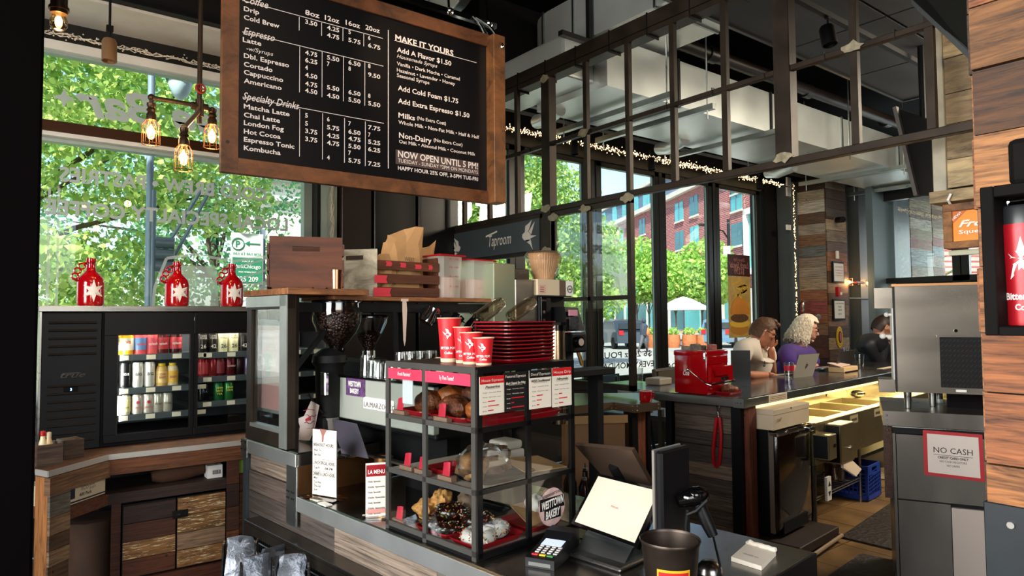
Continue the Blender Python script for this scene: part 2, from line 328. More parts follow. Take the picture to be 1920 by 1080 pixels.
zb,zt=.89,3.4;bays=[(3.64,4.40,1),(4.62,5.50,1),(5.80,6.76,1),(6.98,7.88,1),(8.14,9.05,1)]
fm=MB().box((XG,YS+.0,.72),(9.3,YS+.14,.76)).box((XG,YS-.02,3.46),(9.3,YS+.14,3.6))
for i,(a,c,_) in enumerate(bays):
 m=MB()
 for q in ((a-.09,zb-.1,a,zt+.08),(c,zb-.1,c+.09,zt+.08),(a-.09,zb-.13,c+.09,zb),(a-.09,zt,c+.09,zt+.07)):m.box((q[0],YS+.0,q[1]),(q[2],YS+.075,q[3]),.006)
 part('door_frame',m,dfr,w2)
 part('door_edge',MB().box((a,YS+.03,zb),(a+.012,YS+.05,zt)).box((c-.012,YS+.03,zb),(c,YS+.05,zt)),frame_g,w2)
 part('pane',MB().box((a,YS+.035,zb),(c,YS+.041,zt)),glass,w2)
for x in (4.51,5.65,6.87,8.01):fm.box((x-.03,YS-.005,.76),(x+.03,YS+.12,3.46))
part('frame',fm,dfr,w2)
O2=(0,YS+.03,0);ik=M('dark window vinyl','33312E',.6)
def mleft(px,py):return W_(px,py,'y',YS+.03)
a=mleft(1222,664);part('window_lettering',mirrored([('$6 20oz POUR',-a.x,a.z-.02,.075,'L',.95,.012)],O2,ux,uy),ik,w2)
a=mleft(1226,682);part('window_lettering',mirrored([('EVERY MONDAY',-a.x,a.z-.03,.075,'L',1.0,.012)],O2,ux,uy),ik,w2)
a=mleft(1285,664);part('window_lettering',mirrored([('POUR',-a.x-.1,a.z-.03,.075,'L',.33,.012)],O2,ux,uy),ik,w2)
a=mleft(1285,682);part('window_lettering',mirrored([('MONDAYS',-a.x-.1,a.z-.05,.075,'L',.6,.012)],O2,ux,uy),ik,w2)
for px,py,r in ((1165,525,.14),(1213,395,.0)):
 if r:q=mleft(px,py);part('window_star',MB().poly([(q.x+R_*math.cos(a_),YS+.03,q.z+R_*math.sin(a_)) for a_,R_ in [(pi/2+pi/6*i,r*1.7 if i%2==0 else r*.6) for i in range(12)]]),vin2,w2)
struct('wall_right',MB().box((13.6,-4.2,0),(13.8,5.7,1.1)).box((13.6,-4.2,3.3),(13.8,5.7,ZC)).box((13.6,-4.2,0),(13.8,2.0,ZC)),dark_w)
w3=tag(thing('window_3',None,None),kind='structure');f3=MB()
for y in (5.55,4.9,4.1,3.1,2.1):f3.box((13.52,y-.05,1.1),(13.62,y+.05,3.3))
for z in (1.1,2.15,3.25):f3.box((13.53,2.0,z-.04),(13.61,5.7,z+.04))
part('frame',f3,dfr,w3)
for a,c in ((5.5,4.95),(4.85,4.15),(4.05,3.15),(3.05,2.15)):part('pane',MB().box((13.565,c,1.14),(13.57,a,3.2)),glass,w3)
struct('wall_back_1',MB().box((10.75,5.0,0),(12.6,5.7,ZC)),grey_w)
a=C_(71,500,'u',.2);pl=W_(73.5,500,'y',2.6)
struct('trim_8',MB().box((pl.x-1.2,2.6,0),(pl.x,3.0,ZC),.008),M('matt black pillar','040303',.8,spec=.03))
cc=thing('trim_9',None,None,(10.0,5.0,0));tag(cc,kind='structure')
A_=W_(1547,400,'y',4.95);x0=XCOL=A_.x
part('core',MB().box((x0+.01,4.96,0),(x0+.68,5.69,3.62)),dark_w,cc)
planks(cc,(x0,4.95,0),(1,0,0),W_(1584,400,'y',4.95).x-x0,0,3.62,.16,wood_m,(0,-1,0),seg=(.7,.9),mats=[wood_m,wood_m,wood_o])
planks(cc,(x0,4.95,0),(0,1,0),.75,0,3.62,.165,wood_g,(-1,0,0),seg=(.5,.9),mats=[wood_m,wood_g,wood_d,wood_d,wood_pw])
c2=tag(thing('trim_10',None,None,(12.3,4.2,0)),kind='structure');p=W_(1706,450,'y',4.4)
planks(c2,(p.x,4.4,1.0),(1,0,0),W_(1746,450,'y',4.4).x-p.x,1.0,3.55,.15,wood_pw,(0,-1,0),seg=(.5,1.2),mats=[wood_pw,wood_pw,wood_m,wood_g])
planks(c2,(W_(1746,450,'y',4.4).x+.02,4.4,1.0),(1,0,0),.45,1.0,3.55,.15,wood_pw,(0,-1,0),seg=(.45,.5),mats=[wood_pw,wood_m])
struct('wall_niche',MB().box((p.x-.75,4.6,1.0),(p.x-.05,4.7,3.5)),M('blue grey paint','5F7076',.6))
# ================================================================== STREET
concrete=M('sunlit paving','B9B4AA',.85,var=.1,vs=.6,bump=.1);asphalt=M('street asphalt','8F8C88',.9,var=.12,vs=.5)
solo('sidewalk',MB().box((-30,5.9,-.3),(60,11,-.12)),concrete,None,None,kind='structure');struct('road',MB().box((-60,11,-.35),(120,160,-.2)),asphalt)
solo('curb',MB().box((-60,10.8,-.3),(120,11.02,-.1)),concrete,None,None,kind='structure')
lf1=LEAF('maple leaf green','6FA04C','C9DC7E');lf2=LEAF('bluish leaf green','4F8A64','8CB878');lf3=LEAF('bright far leaf green','7FB552','CBE27C');bark=M('bark','5A4C3E',.9,var=.3,vs=9,bump=.5,bs=12)  # second leaf green is a bluish tone for the trees farther off
def leaf_cloud(centres,n,size,seed,flat=.6):
 g=np.random.default_rng(seed);ce=np.array([c[:3] for c in centres]);rr=np.array([c[3] for c in centres]);k=g.choice(len(ce),n,p=rr**2/np.sum(rr**2))
 d=g.normal(size=(n,3));d/=np.linalg.norm(d,axis=1)[:,None];p=ce[k]+d*(rr[k]*g.uniform(.35,1,n)**.5)[:,None]*np.array([1,1,flat])
 a=g.normal(size=(n,3));a/=np.linalg.norm(a,axis=1)[:,None];b_=np.cross(a,g.normal(size=(n,3)));b_/=np.linalg.norm(b_,axis=1)[:,None]
 s=(size*g.uniform(.6,1.3,n))[:,None];V=np.stack([p-a*s*.5,p-a*s*.1+b_*s*.38,p+a*s*.55,p-a*s*.1-b_*s*.38],1).reshape(-1,3)
 me=bpy.data.meshes.new('foliage');me.from_pydata(V.tolist(),[],[(4*i,4*i+1,4*i+2,4*i+3) for i in range(n)]);return me
def tree(label,loc,h,centres,n,size,mat,seed,group=None,tr=.12,nleaf=0):
 t=thing('tree',label,'tree',loc,group=group);L_=Vector(loc)
 m=MB();m.tube([L_,L_+Vector((.05,.02,h*.5)),L_+Vector((0,.1,h))],[tr,tr*.8,tr*.4],8);bm_=[c for c in centres]
 for c in bm_[:10]:m.tube([L_+Vector((0,0,h*.55)),(L_+Vector((0,0,h*.7))+Vector(c[:3]))/2,Vector(c[:3])],[tr*.45,tr*.28,tr*.1],5)
 part('trunk',m,bark,t);me=leaf_cloud(centres,n,size,seed);me.transform(Matrix.Translation(-L_));me.materials.append(mat);part('foliage',me,mat,t,kind='stuff')
 if nleaf:
  q=MB();out=[(0,-.5),(.16,-.22),(.42,-.3),(.3,0),(.5,.2),(.2,.22),(0,.6),(-.2,.22),(-.5,.2),(-.3,0),(-.42,-.3),(-.16,-.22)]
  q.poly([(x*.16,y*.16,.012*math.sin(x*9)) for x,y in out]);lm=q.mesh('leaf',mat);rg=random.Random(seed)
  for i in range(nleaf):
   c=rg.choice(centres[:nleaf and 4]);o=bpy.data.objects.new('leaf',lm);C.objects.link(o);o.parent=t
   d=Vector((rg.gauss(0,1),rg.gauss(0,1),rg.gauss(0,.7)))*c[3]*.55;o.location=Vector(c[:3])+d-L_;o.rotation_euler=(rg.uniform(0,6),rg.uniform(0,6),rg.uniform(0,6));o.scale=[rg.uniform(.7,1.4)]*3
 return t
tree('near street tree with large maple leaves crowding the left window',(-.6,9.6,-.2),3.4,[(.3,8.2,4.2,1.3),(1.0,8.2,3.3,1.1),(.2,8.0,2.0,1.0),(1.9,8.6,4.4,1.0),(-.6,9.5,4.6,1.8),(.6,9.2,5.4,1.4),(2.2,9.2,3.2,.9),(0,9,1.2,.8),(1.3,9.2,2.2,.8)],24000,.085,lf1,3,nleaf=220)
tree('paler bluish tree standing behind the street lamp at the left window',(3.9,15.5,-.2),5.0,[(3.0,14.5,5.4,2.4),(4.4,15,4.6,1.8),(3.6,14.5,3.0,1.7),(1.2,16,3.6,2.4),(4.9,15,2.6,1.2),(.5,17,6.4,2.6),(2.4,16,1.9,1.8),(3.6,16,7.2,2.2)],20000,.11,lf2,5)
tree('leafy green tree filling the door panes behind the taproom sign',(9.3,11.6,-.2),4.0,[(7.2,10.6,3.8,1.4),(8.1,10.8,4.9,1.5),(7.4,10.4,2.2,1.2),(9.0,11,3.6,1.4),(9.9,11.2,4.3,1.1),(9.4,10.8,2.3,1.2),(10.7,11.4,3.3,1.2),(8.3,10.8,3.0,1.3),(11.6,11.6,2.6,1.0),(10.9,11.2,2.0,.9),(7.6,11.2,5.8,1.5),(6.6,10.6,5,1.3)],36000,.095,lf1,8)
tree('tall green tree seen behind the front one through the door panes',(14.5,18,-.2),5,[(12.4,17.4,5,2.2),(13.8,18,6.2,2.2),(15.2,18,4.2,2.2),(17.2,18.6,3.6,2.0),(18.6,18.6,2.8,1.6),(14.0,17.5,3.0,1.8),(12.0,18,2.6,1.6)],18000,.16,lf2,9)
bk=nt('red brick wall');m_,n_,l_,b_=bk;br=n_.new('ShaderNodeTexBrick');br.inputs['Color1'].default_value=(*hx('A0504E'),1);br.inputs['Color2'].default_value=(*hx('7C3638'),1);br.inputs['Mortar'].default_value=(*hx('B98F88'),1)
br.inputs['Scale'].default_value=1;br.inputs['Brick Width'].default_value=.6;br.inputs['Row Height'].default_value=.18;br.inputs['Mortar Size'].default_value=.03;tc_=n_.new('ShaderNodeTexCoord');mp_=n_.new('ShaderNodeMapping');mp_.inputs['Rotation'].default_value=(pi/2,0,0);l_.new(tc_.outputs['Object'],mp_.inputs[0]);l_.new(mp_.outputs[0],br.inputs[0]);l_.new(br.outputs[0],b_.inputs['Base Color']);b_.inputs['Roughness'].default_value=.9;brick=m_
teal=M('blue green window glass','4FA7A6',.12,.1,var=.25,vs=.3);teal_d=M('darker teal glass','2E6F74',.12,.1,var=.3,vs=.4);stone=M('pale stone','CFC8BB',.85,var=.1,vs=.6);slate=M('slate blue cladding','5B6E86',.6)
hb=math.radians(60);dirb=Vector((math.cos(hb),math.sin(hb),0));base=Vector((54.2,36.4,0))+dirb*60
bd=thing('brick_building','red brick apartment block with teal windows across the street','building',(base.x,base.y,-.2),rz=hb+pi)
part('wall',MB().box((0,0,0),(78,14,15.2)),brick,bd);part('upper_storey',MB().box((0,.6,15.7),(78,14,18.7)),slate,bd);part('cornice',MB().box((-.3,-.5,15.2),(78.3,14,15.75)),stone,bd)
part('shop_base',MB().box((-.1,-.3,0),(78,.1,4.2)),stone,bd);part('roof',MB().box((0,.3,18.7),(78,14.2,19.1)),stone,bd)
for k,(sa,sb_) in enumerate(((-12,-10),(-8.6,-6.6),(-1.6,.5),(4.8,6.0),(8,10.1),(12,14.3),(18.8,22),(24.6,26.8),(29,31),(34,36),(39,41),(45,47))):
 for j in range(4 if sb_<7 else 3):
  x0_,x1_,z0_=60-sb_,60-sa,6.0+3.2*j-(1 if sb_<1 else 0)
  if sb_<1 and j==3:z0_=13.0
  f=part('window',MB().box((x0_-.1,-.16,z0_-.18),(x1_+.1,.05,z0_)),stone,bd);part('pane',MB().box((x0_,-.06,z0_),(x1_,.02,z0_+2.05)),teal if (k+j)%3 else teal_d,f);part('mullion',MB().box(((x0_+x1_)/2-.06,-.1,z0_),((x0_+x1_)/2+.06,.02,z0_+2.05)).box((x0_-.08,-.08,z0_),(x0_,.02,z0_+2.05)),slate,f)
 part('window',MB().box((60-sb_,.5,15.9),(60-sa,.62,18.4)),teal,bd);part('shop_window',MB().box((60-sb_-1,-.4,.4),(60-sa+.6,-.28,3.4)),teal_d if k%2 else teal,bd)
bay=MB();[bay.box((62.8,-.6,5.4),(65.6,-.1,5.9)),bay.box((62.8,-.6,10.6),(65.6,-.1,11.1)),bay.box((62.8,-.6,5.4),(63.3,-.1,11.1)),bay.box((65.1,-.6,5.4),(65.6,-.1,11.1))];part('bay_surround',bay,white,bd);part('bay_window',MB().box((63.3,-.3,5.9),(65.1,-.05,10.6)),teal,bd)
d0=ray(470,500);b0=Vector((d0.x,d0.y,0))*27;sb=thing('stone_building','pale stone building with round arches beyond the trees','building',(b0.x,b0.y,-.2),rz=math.radians(-8))
part('wall',MB().box((0,0,0),(6.4,4,9)),stone,sb);part('cornice',MB().box((-.2,-.5,7.4),(6.4,0,7.9)).box((-.2,-.3,6.6),(6.4,0,6.8)),M('weathered stone band','A9B0B0',.8),sb)
for k in range(2):
 x=1.9+k*2.7;m=MB();m.prism([(x+1.15*math.cos(a),-.12,4.0+1.15*math.sin(a)) for a in [pi*i/12 for i in range(13)]]+[(x-1.15,-.12,1),(x-.95,-.12,1)]+[(x-.95*math.cos(a),-.12,4.0+.95*math.sin(a)) for a in [pi*i/12 for i in range(13)]]+[(x+.95,-.12,1),(x+1.15,-.12,1)],(0,.15,0));part('arch',m,M('arch stone','B5A58D',.8) if k==0 else MT['arch stone'],sb)
 part('window',MB().box((x-.9,-.02,1),(x+.9,.02,4.4)),M('dim shop glass','4A5358',.2) if k==0 else MT['dim shop glass'],sb)
gal=M('blue grey pole','8396A8',.5,.3);al=W_(285,470,'y',6.8)
sp=thing('traffic_signal_pole','grey signal pole with stacked traffic signals outside the left window','traffic signal',(al.x,6.8,-.12))
part('pole',MB().cyl((al.x,6.8,-.12),.03,2.9),gal,sp)
for k in range(3):
 z=W_(285,455+22*k,'y',6.8).z;part('signal_visor',MB().cyl((al.x+.02,6.74,z),.052,.15,14,(1,-.25,-.05)),M('signal housing','56636E',.4) if k==0 else MT['signal housing'],sp,smooth=True)
part('mast_arm',MB().bar((al.x,6.8,2.05),(al.x+.42,6.8,2.85),.016).bar((al.x+.07,6.8,1.95),(al.x+.52,6.8,2.9),.016),gal,sp)
part('street_sign',MB().box((al.x+.05,6.76,2.0),(al.x+.17,6.775,2.2)),white,sp)
l_=W_(338,165,'y',6.8);ml=thing('street_lamp','street lamp with a pale glass globe above the tree leaves','street lamp',(l_.x-.35,6.8,-.12))
part('pole',MB().cyl((l_.x-.24,6.8,-.12),.03,l_.z+.5).tube([(l_.x-.24,6.8,l_.z+.3),(l_.x-.12,6.8,l_.z+.42),(l_.x,6.8,l_.z+.2)],.012),gal,ml)
part('lamp_cap',MB().lathe([(0,.2),(.06,.19),(.11,.12),(.125,.05),(.11,.035),(0,.05)],(l_.x,6.8,l_.z+.02)),M('lamp cap blue','3C5578',.35),ml,smooth=True);part('globe',MB().lathe([(.105,.06),(.1,0),(.065,-.09),(.025,-.13),(0,-.135)],(l_.x,6.8,l_.z+.02)),M('lamp globe','BFD9E6',.3),ml,smooth=True)
ps=W_(463,480,'y',7.4);pk=thing('parking_sign','green and white pay to park sign on a post outside','sign',(ps.x,7.4,-.12))
part('post',MB().box((ps.x+.15,7.42,-.12),(ps.x+.2,7.46,ps.z+.3)),gal,pk);pwt=M('sign white','DCE6DD',.5);pgr=M('sign green','2E7C5E',.5)
zt_,zb_=W_(463,438,'y',7.4).z,W_(463,533,'y',7.4).z;hw=.165;part('sign_plate',MB().box((ps.x-hw,7.38,zb_),(ps.x+hw,7.4,zt_),.003),pwt,pk)
zm=zb_+(zt_-zb_)*.52;part('green_panel',MB().box((ps.x-hw+.012,7.374,zb_+.015),(ps.x+hw-.012,7.381,zm)),pgr,pk);hs=zt_-zb_
part('lettering',letters(MB(),[('PAY AT PAY BOX',0,hs*.57,.028,'C',.29),('P',-.1,hs*.72,.07,'C')],(ps.x,7.377,zb_),(1,0,0),(0,0,1)).tube([(ps.x-.1+.062*math.cos(t),7.376,zb_+hs*.72+.035+.062*math.sin(t)) for t in [pi*i/8 for i in range(16)]],.006,4,True).beam((ps.x,7.376,zb_+hs*.8),(ps.x+.13,7.376,zb_+hs*.8),.004,.012).prism([(ps.x-.03,7.376,zb_+hs*.8),(ps.x+.02,7.376,zb_+hs*.8+.03),(ps.x+.02,7.376,zb_+hs*.8-.03)],(0,.002,0)),pgr,pk)
part('lettering',letters(MB(),[('SIGN UP AT',0,hs*.43,.018,'C',.12),('ParkChicago',0,hs*.31,.042,'C',.27),('FOR MOBILE PAY',0,hs*.22,.018,'C',.18),('325 209',0,hs*.05,.055,'C',.22)],(ps.x,7.372,zb_),(1,0,0),(0,0,1)),pwt,pk)
def at_ground(px,py):return W_(px,py,'z',-.2)
def car(label,px,py,rz,col,L=4.5):
 p=at_ground(px,py);t=thing('car',label,'car',p,rz=rz);body=M('car paint',col,.25,.3,coat=.6)
 prof=[(-L/2,.35),(-L/2+.05,.95),(-L/2+.35,1.05),(-L/2+.8,1.6),(.35,1.66),(1.15,1.08),(L/2-.1,.92),(L/2,.6),(L/2,.32)]
 part('body',MB().prism([(x,-.9,z) for x,z in prof],(0,1.8,0)),body,t);part('windows',MB().prism([(x,-.91,z) for x,z in ((-L/2+.5,1.1),(-L/2+.88,1.52),(.3,1.57),(.95,1.1))],(0,1.82,0)).box((-L/2+.3,-.7,1.12),(-L/2+.4,.7,1.45)),M('car glass','24303A',.08),t)
 for x in (-L/2+.85,L/2-.85):
  for y in (-.92,.72):part('wheel',MB().cyl((x,y,.33),.33,.2,18,(0,1,0)),blk,t)
 for y in (-.8,.55):part('tail_light',MB().box((-L/2-.02,y,.8),(-L/2+.1,y+.25,1.05)),red,t)
 return t
car('dark suv with red tail lights parked beyond the door pane',1165,652,math.radians(60),'2C3540')
car('pale blue car at the kerb behind the burger poster',1362,650,math.radians(20),'5C7B94')
car('silver car on the street beyond the divider glass',1080,656,math.radians(20),'9AA3AB')
pp=at_ground(1207,661);pe=thing('person','person in dark jacket walking across the street with an orange bag','person',pp)
sm=MB();J=lambda x,z,y=0:(pp.x+x,pp.y+y,pp.z+z)
sm.tube([J(0,.85),J(.02,1.1),J(.05,1.35),J(.04,1.48)],[.16,.19,.2,.08]).ball(J(.05,1.6),(.1,.11,.13)).tube([J(.12,1.38,.15),J(.2,1.1,.18),J(.1,.95,.2)],[.06,.05,.04])
part('jacket',sm,M('dark jacket','2E3442',.8),pe,smooth=True);part('legs',MB().tube([J(-.06,.88),J(-.2,.45),J(-.42,.05)],[.1,.07,.05]).tube([J(.06,.88),J(.16,.45),J(.28,.03)],[.1,.07,.05]),M('grey trousers','4A4C50',.8),pe,smooth=True);part('bag',MB().ball(J(.17,1.05,-.12),(.13,.1,.22)),M('orange bag','D2743A',.7),pe,smooth=True)
um=at_ground(1283,650);uo=thing('patio_umbrella','white patio umbrella across the street','umbrella',um)
part('canopy',MB().lathe([(0,3.0),(.5,2.85),(1.7,2.25),(1.7,2.18),(0,2.6)],um,10),white,uo);part('pole',MB().cyl(um,.05,2.7,8),gal,uo)
for i,px in enumerate((1262,1293,1320,1226)):
 p=at_ground(px,652);t=thing('planter','round wooden barrel planter on the far patio, %s'%('left','middle','right','far left')[i],'planter',p,group='barrel planters across the street')
 part('barrel',MB().lathe([(0,0),(.36,0),(.44,.35),(.4,.75),(0,.75)],p,12),M('barrel wood','A8643A',.7,var=.2) if i==0 else MT['barrel wood'],t,smooth=True);me=leaf_cloud([(0,0,.95,.36)],120,.16,20+i);me.materials.append(lf3);o_=part('plant',me,lf3,t,kind='stuff')
for i,px in enumerate((1245,1275,1308,1330)):
 p=at_ground(px,644);t=thing('picnic_table','wooden patio table across the street, %s in the row'%('first','second','third','last')[i],'table',p,group='patio tables across the street')
 part('table_top',MB().box((p.x-.9,p.y-.4,p.z+.72),(p.x+.9,p.y+.4,p.z+.78)),M('patio wood','C79A5A',.7) if i==0 else MT['patio wood'],t);part('trestle',MB().beam((p.x-.7,p.y-.3,p.z),(p.x-.4,p.y+.1,p.z+.72),.08,.08).beam((p.x+.7,p.y-.3,p.z),(p.x+.4,p.y+.1,p.z+.72),.08,.08),MT['patio wood'],t)
for i,(px,hh) in enumerate(((1218,1.0),(1268,.95),(1318,1.1),(1340,.9),(1195,1.15))):
 p=at_ground(px,641);cs=[(p.x-1.4,p.y,4.2*hh,1.9),(p.x+1.3,p.y,4.0*hh,1.8),(p.x,p.y-.5,5.4*hh,1.9),(p.x+.2,p.y,3.4,1.6)]
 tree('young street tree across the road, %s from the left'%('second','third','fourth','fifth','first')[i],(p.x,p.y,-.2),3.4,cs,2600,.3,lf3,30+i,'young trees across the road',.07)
lp=W_(1366,440,'y',26);sl=thing('street_light','dark street light pole with a curved arm before the brick building','street lamp',(lp.x,26,-.2));part('pole',MB().cyl((lp.x,26,-.2),.1,lp.z+1.2).tube([(lp.x,26,lp.z-.3),(lp.x-.6,26,lp.z+.2),(lp.x-2.6,26,lp.z+.4)],.05),dfr,sl);part('lamp_head',MB().ball((lp.x-2.8,26,lp.z+.42),(.35,.15,.1)),dfr,sl)
pf=MB();rg=random.Random(2)
pq=W_(1665,560,'x',14.6)
for k in range(11):
 a=-.2+k*.34;tip=Vector((pq.x+rg.uniform(-.3,.3),pq.y+math.cos(a)*1.1,pq.z+.2+math.sin(a)*.9));b0=Vector((pq.x,pq.y,pq.z-.5));mid=(b0+tip)/2+Vector((0,0,.25))
 for j in range(12):
  t_=j/12+.06;c0=b0*(1-t_)**2+mid*2*t_*(1-t_)+tip*t_**2
  for sg in (-1,1):d=Vector((0,sg*.22,-.1+.2*t_));pf.poly([c0,c0+d*.5+Vector((0,0,.03)),c0+d,c0+d*.5-Vector((0,0,.02))])
po=thing('palm','yellow green palm fronds outside the far window','plant',(pq.x,pq.y,-.2));part('fronds',pf,LEAF('palm green','7C9A2E','C6CF4F'),po,kind='stuff');part('stem',MB().cyl((pq.x,pq.y,-.2),.07,pq.z-.3),bark,po)
# ================================================================== OVERHEAD
pale=M('soffit metal','6E7276',.5,.3)
dv=thing('divider_screen','tall open steel grid divider with scraped welds over the taproom side','room divider',(XG,3.2,1.05))
part('beam',MB().box((XG-.02,.2,3.555),(XG+.10,5.68,3.70),.004),iron,dv)
part('rail',MB().box((XG-.022,.8,2.45),(XG+.03,5.68,2.493),.003),iron,dv);part('rail',MB().box((XG-.02,.8,2.99),(XG+.018,5.68,3.022),.003),iron,dv)
gy=[5.36,4.95,4.54,3.69,3.26,2.86,2.46,1.67,1.31]
for y in gy:part('bar',MB().box((XG-.018,y-.02,2.493),(XG+.02,y+.02,3.555),.002),iron,dv)
for y in (4.14,2.07):part('post',MB().box((XG-.03,y-.05,2.49 if y<3 else 2.12),(XG+.05,y+.05,3.56),.004),iron,dv)
wp=MB();rg=random.Random(4)
for y,z in ((4.14,3.55),(4.14,2.48),(3.69,3.006),(1.67,3.006),(2.07,2.5),(3.26,2.44),(3.69,2.42),(4.05,2.4),(4.14,2.14)):
 n_=14;wp.prism([(XG-.0335,y+(.042+.03*rg.random())*math.cos(2*pi*i/n_),z+(.02+.02*rg.random())*math.sin(2*pi*i/n_)) for i in range(n_)],(.004,0,0))
part('weld_patch',wp,weld,dv)
cl=MB()
for k in range(13):
 y=.9+k*.36;cl.box((XG-.026,y,3.54),(XG+.104,y+.006,3.705));cl.tube([(XG-.02,y+.2,2.985),(XG-.03,y+.2,3.03),(XG+.0,y+.2,3.03)],.003,4)
part('cable_tie',cl,blk,dv,kind='stuff')
part('wire',MB().tube([(XG-.028,.6,3.60),(XG-.028,2.4,3.592),(XG-.028,5.6,3.602)],.003,4),blk,dv)
def fbox(y0,y1,z0,z1,t,n='frame'):
 m=MB();m.box((XG-.02,y0,z0),(XG+.02,y0+t,z1)).box((XG-.02,y1-t,z0),(XG+.02,y1,z1)).box((XG-.02,y0,z0),(XG+.02,y1,z0+t)).box((XG-.02,y0,z1-t),(XG+.02,y1,z1));return part(n,m,iron,dv)
fbox(4.19,5.66,2.12,2.45,.035,'sign_frame');fbox(3.24,4.13,1.08,2.445,.04,'screen_frame')
part('mullion',MB().box((XG-.016,3.655,1.1),(XG+.016,3.685,2.42)).box((XG-.016,3.26,1.725),(XG+.016,4.1,1.755)),iron,dv)
for a,c in ((3.28,3.655),(3.685,4.09)):
 for z0_,z1_ in ((1.12,1.725),(1.755,2.405)):part('pane',MB().box((XG-.003,a,z0_),(XG+.003,c,z1_)),cglass,dv)
sg=thing('taproom_sign','dark slate taproom sign with a white swallow at each end','sign',(XG-.03,4.9,2.165));part('sign_panel',MB().box((XG-.03,4.225,2.155),(XG-.005,5.63,2.415)),M('slate sign paint','3A4449',.45),sg)
sx=XG-.031;wh=M('sign white paint','DAD8CF',.6);part('lettering',letters(MB(),[('Taproom',-4.93,2.24,.105,'L',.33,0,.25)],(sx,0,0),(0,-1,0),(0,0,1)).beam((sx-.002,4.97,2.335),(sx-.002,4.80,2.365),.002,.014),wh,sg)
def swallow(cy,cz,k,fl):
 m=MB()
 for sh_ in ([(-.10,.03),(-.06,.05),(-.02,.06),(.03,.02),(.03,-.03),(-.02,-.05),(-.07,-.03),(-.1,.0)],[(-.06,.05),(-.05,.11),(0,.13),(.05,.16),(.0,.06)],[(0,.05),(.07,.12),(.095,.14),(.04,.02)],[(.03,.01),(.12,.0),(.03,-.02)],[(-.06,-.03),(.02,-.08),(.06,-.13),(.03,-.03)]):
  m.prism([(sx,cy-fl*x*k,cz+z*k) for x,z in sh_],(-.0015,0,0))
 return m
part('swallow',swallow(4.36,2.275,.85,1),wh,sg);part('swallow',swallow(5.46,2.26,.7,-1),wh,sg)
dA=thing('square_duct','scratched sheet metal duct with rounded elbow above the steel grid','duct',(3.95,3,4.35));pts=[(3.97,-.5),(3.97,4.55)]+[(4.62-.65*math.cos(a),4.55+.5*math.sin(a)) for a in [pi/2*i/8 for i in range(1,9)]]+[(5.6,5.05),(5.6,4.5),(4.75,4.3),(4.75,-.5)]
part('duct',MB().prism([(x,y,3.95) for x,y in pts],(0,0,.42)),ducts,dA)
for y in (4.6,4.2,3.3,2.3,1.3):part('seam',MB().box((3.955,y,3.94),(3.975,y+.02,4.38)).box((3.96,y,3.938),(4.76,y+.02,3.952)),zinc,dA)
for y in (3.95,1.9):part('hanger',MB().box((3.9,y,3.9),(3.94,y+.04,ZC)).box((3.6,y,3.86),(4.9,y+.05,3.90)),dfr,dA)
dB=thing('square_duct','long shiny rectangular duct running to the planked column','duct',(7,4.2,4));
part('duct',MB().box((4.0,3.85,3.5),(10.9,4.75,3.92)),ducts,dB);part('duct_neck',MB().box((3.65,4.0,3.56),(4.0,5.0,3.9),.02),ducts,dB)
for x in (4.9,6.4,7.9,9.4):part('seam',MB().box((x,3.835,3.49),(x+.03,3.86,3.93)).box((x,3.84,3.488),(x+.03,4.76,3.5)),dfr if x<7 else zinc,dB)
for x in (4.45,5.0,6.2,7.6,9.0,10.4):
 part('strut',MB().box((x,3.55,3.42),(x+.05,5.0,3.47)),zinc,dB);part('rod',MB().bar((x+.02,3.62,3.34),(x+.02,3.62,ZC),.007,6).bar((x+.02,4.9,3.34),(x+.02,4.9,ZC),.007,6),zinc,dB)
dC=thing('flexible_duct','shiny flexible duct branch under the long rectangular duct','duct',(5.5,4.9,3.4))
for k,x in enumerate((4.1,5.9,8.1)):part('duct_branch',MB().tube([(x,4.55,3.5),(x+.03,4.8,3.46),(x+.1,4.98,3.5)],.07,14),ducts,dC,smooth=True)
pp_=thing('ceiling_pipe','thick black pipe hung beside the long rectangular duct','pipe',(7,3.7,4));part('pipe',MB().cyl((4.6,3.75,4.02),.06,6.6,16,(1,-.01,0)),M('dark pipe','2A211D',.4,.2),pp_,smooth=True)
for x in (5.2,6.9,8.8):part('pipe_coupling',MB().cyl((x,3.745,4.02),.075,.12,16,(1,0,0)),dfr,pp_,smooth=True)
tr=M('soffit beam edge','77797C',.45,.3)
for k,(x0_,x1_) in enumerate(((2.9,4.6),(4.9,6.6),(6.9,8.6))):solo('ceiling_channel',MB().box((x0_,4.98,3.64),(x1_,5.04,3.68)),tr,'pale metal channel under the dark soffit, %s of three'%('nearest','middle','farthest')[k],'ceiling channel',(x0_,5,3.64),group='soffit channels')
rd=thing('round_duct','round spiral duct over the menu board','duct',(1.5,3.3,3.9));q0,q1=W_(610,-60,'y',3.5),W_(905,-4,'y',3.5);zc_=3.78
part('duct',MB().cyl((-.4,3.55,zc_),.22,2.75,32,(1,0,0)),ducts,rd,smooth=True)
sp_=MB();sp_.tube([(-.4+2.75*i/240,3.55+.222*math.cos(i*pi/8),zc_+.222*math.sin(i*pi/8)) for i in range(241)],.005,4);part('spiral_seam',sp_,zinc,rd);part('collar',MB().cyl((2.3,3.55,zc_),.226,.06,32,(1,0,0)),zinc,rd,smooth=True)
YB=3.0;mb_=thing('menu_board','large black menu board with a wooden frame hung from the duct rail','menu board',(1.5,YB,2.223))
x0,x1,z0,z1=.777,2.25,2.228,3.175;xi0,xi1,zi0,zi1=.848,2.16,2.297,3.105
part('frame_board',MB().box((x0,YB-.0,z0),(xi0,YB+.03,z1),.002),wood_fr,mb_);part('frame_board',MB().box((xi0,YB,z0),(xi1+.03,YB+.03,zi0),.002),wood_fr,mb_)
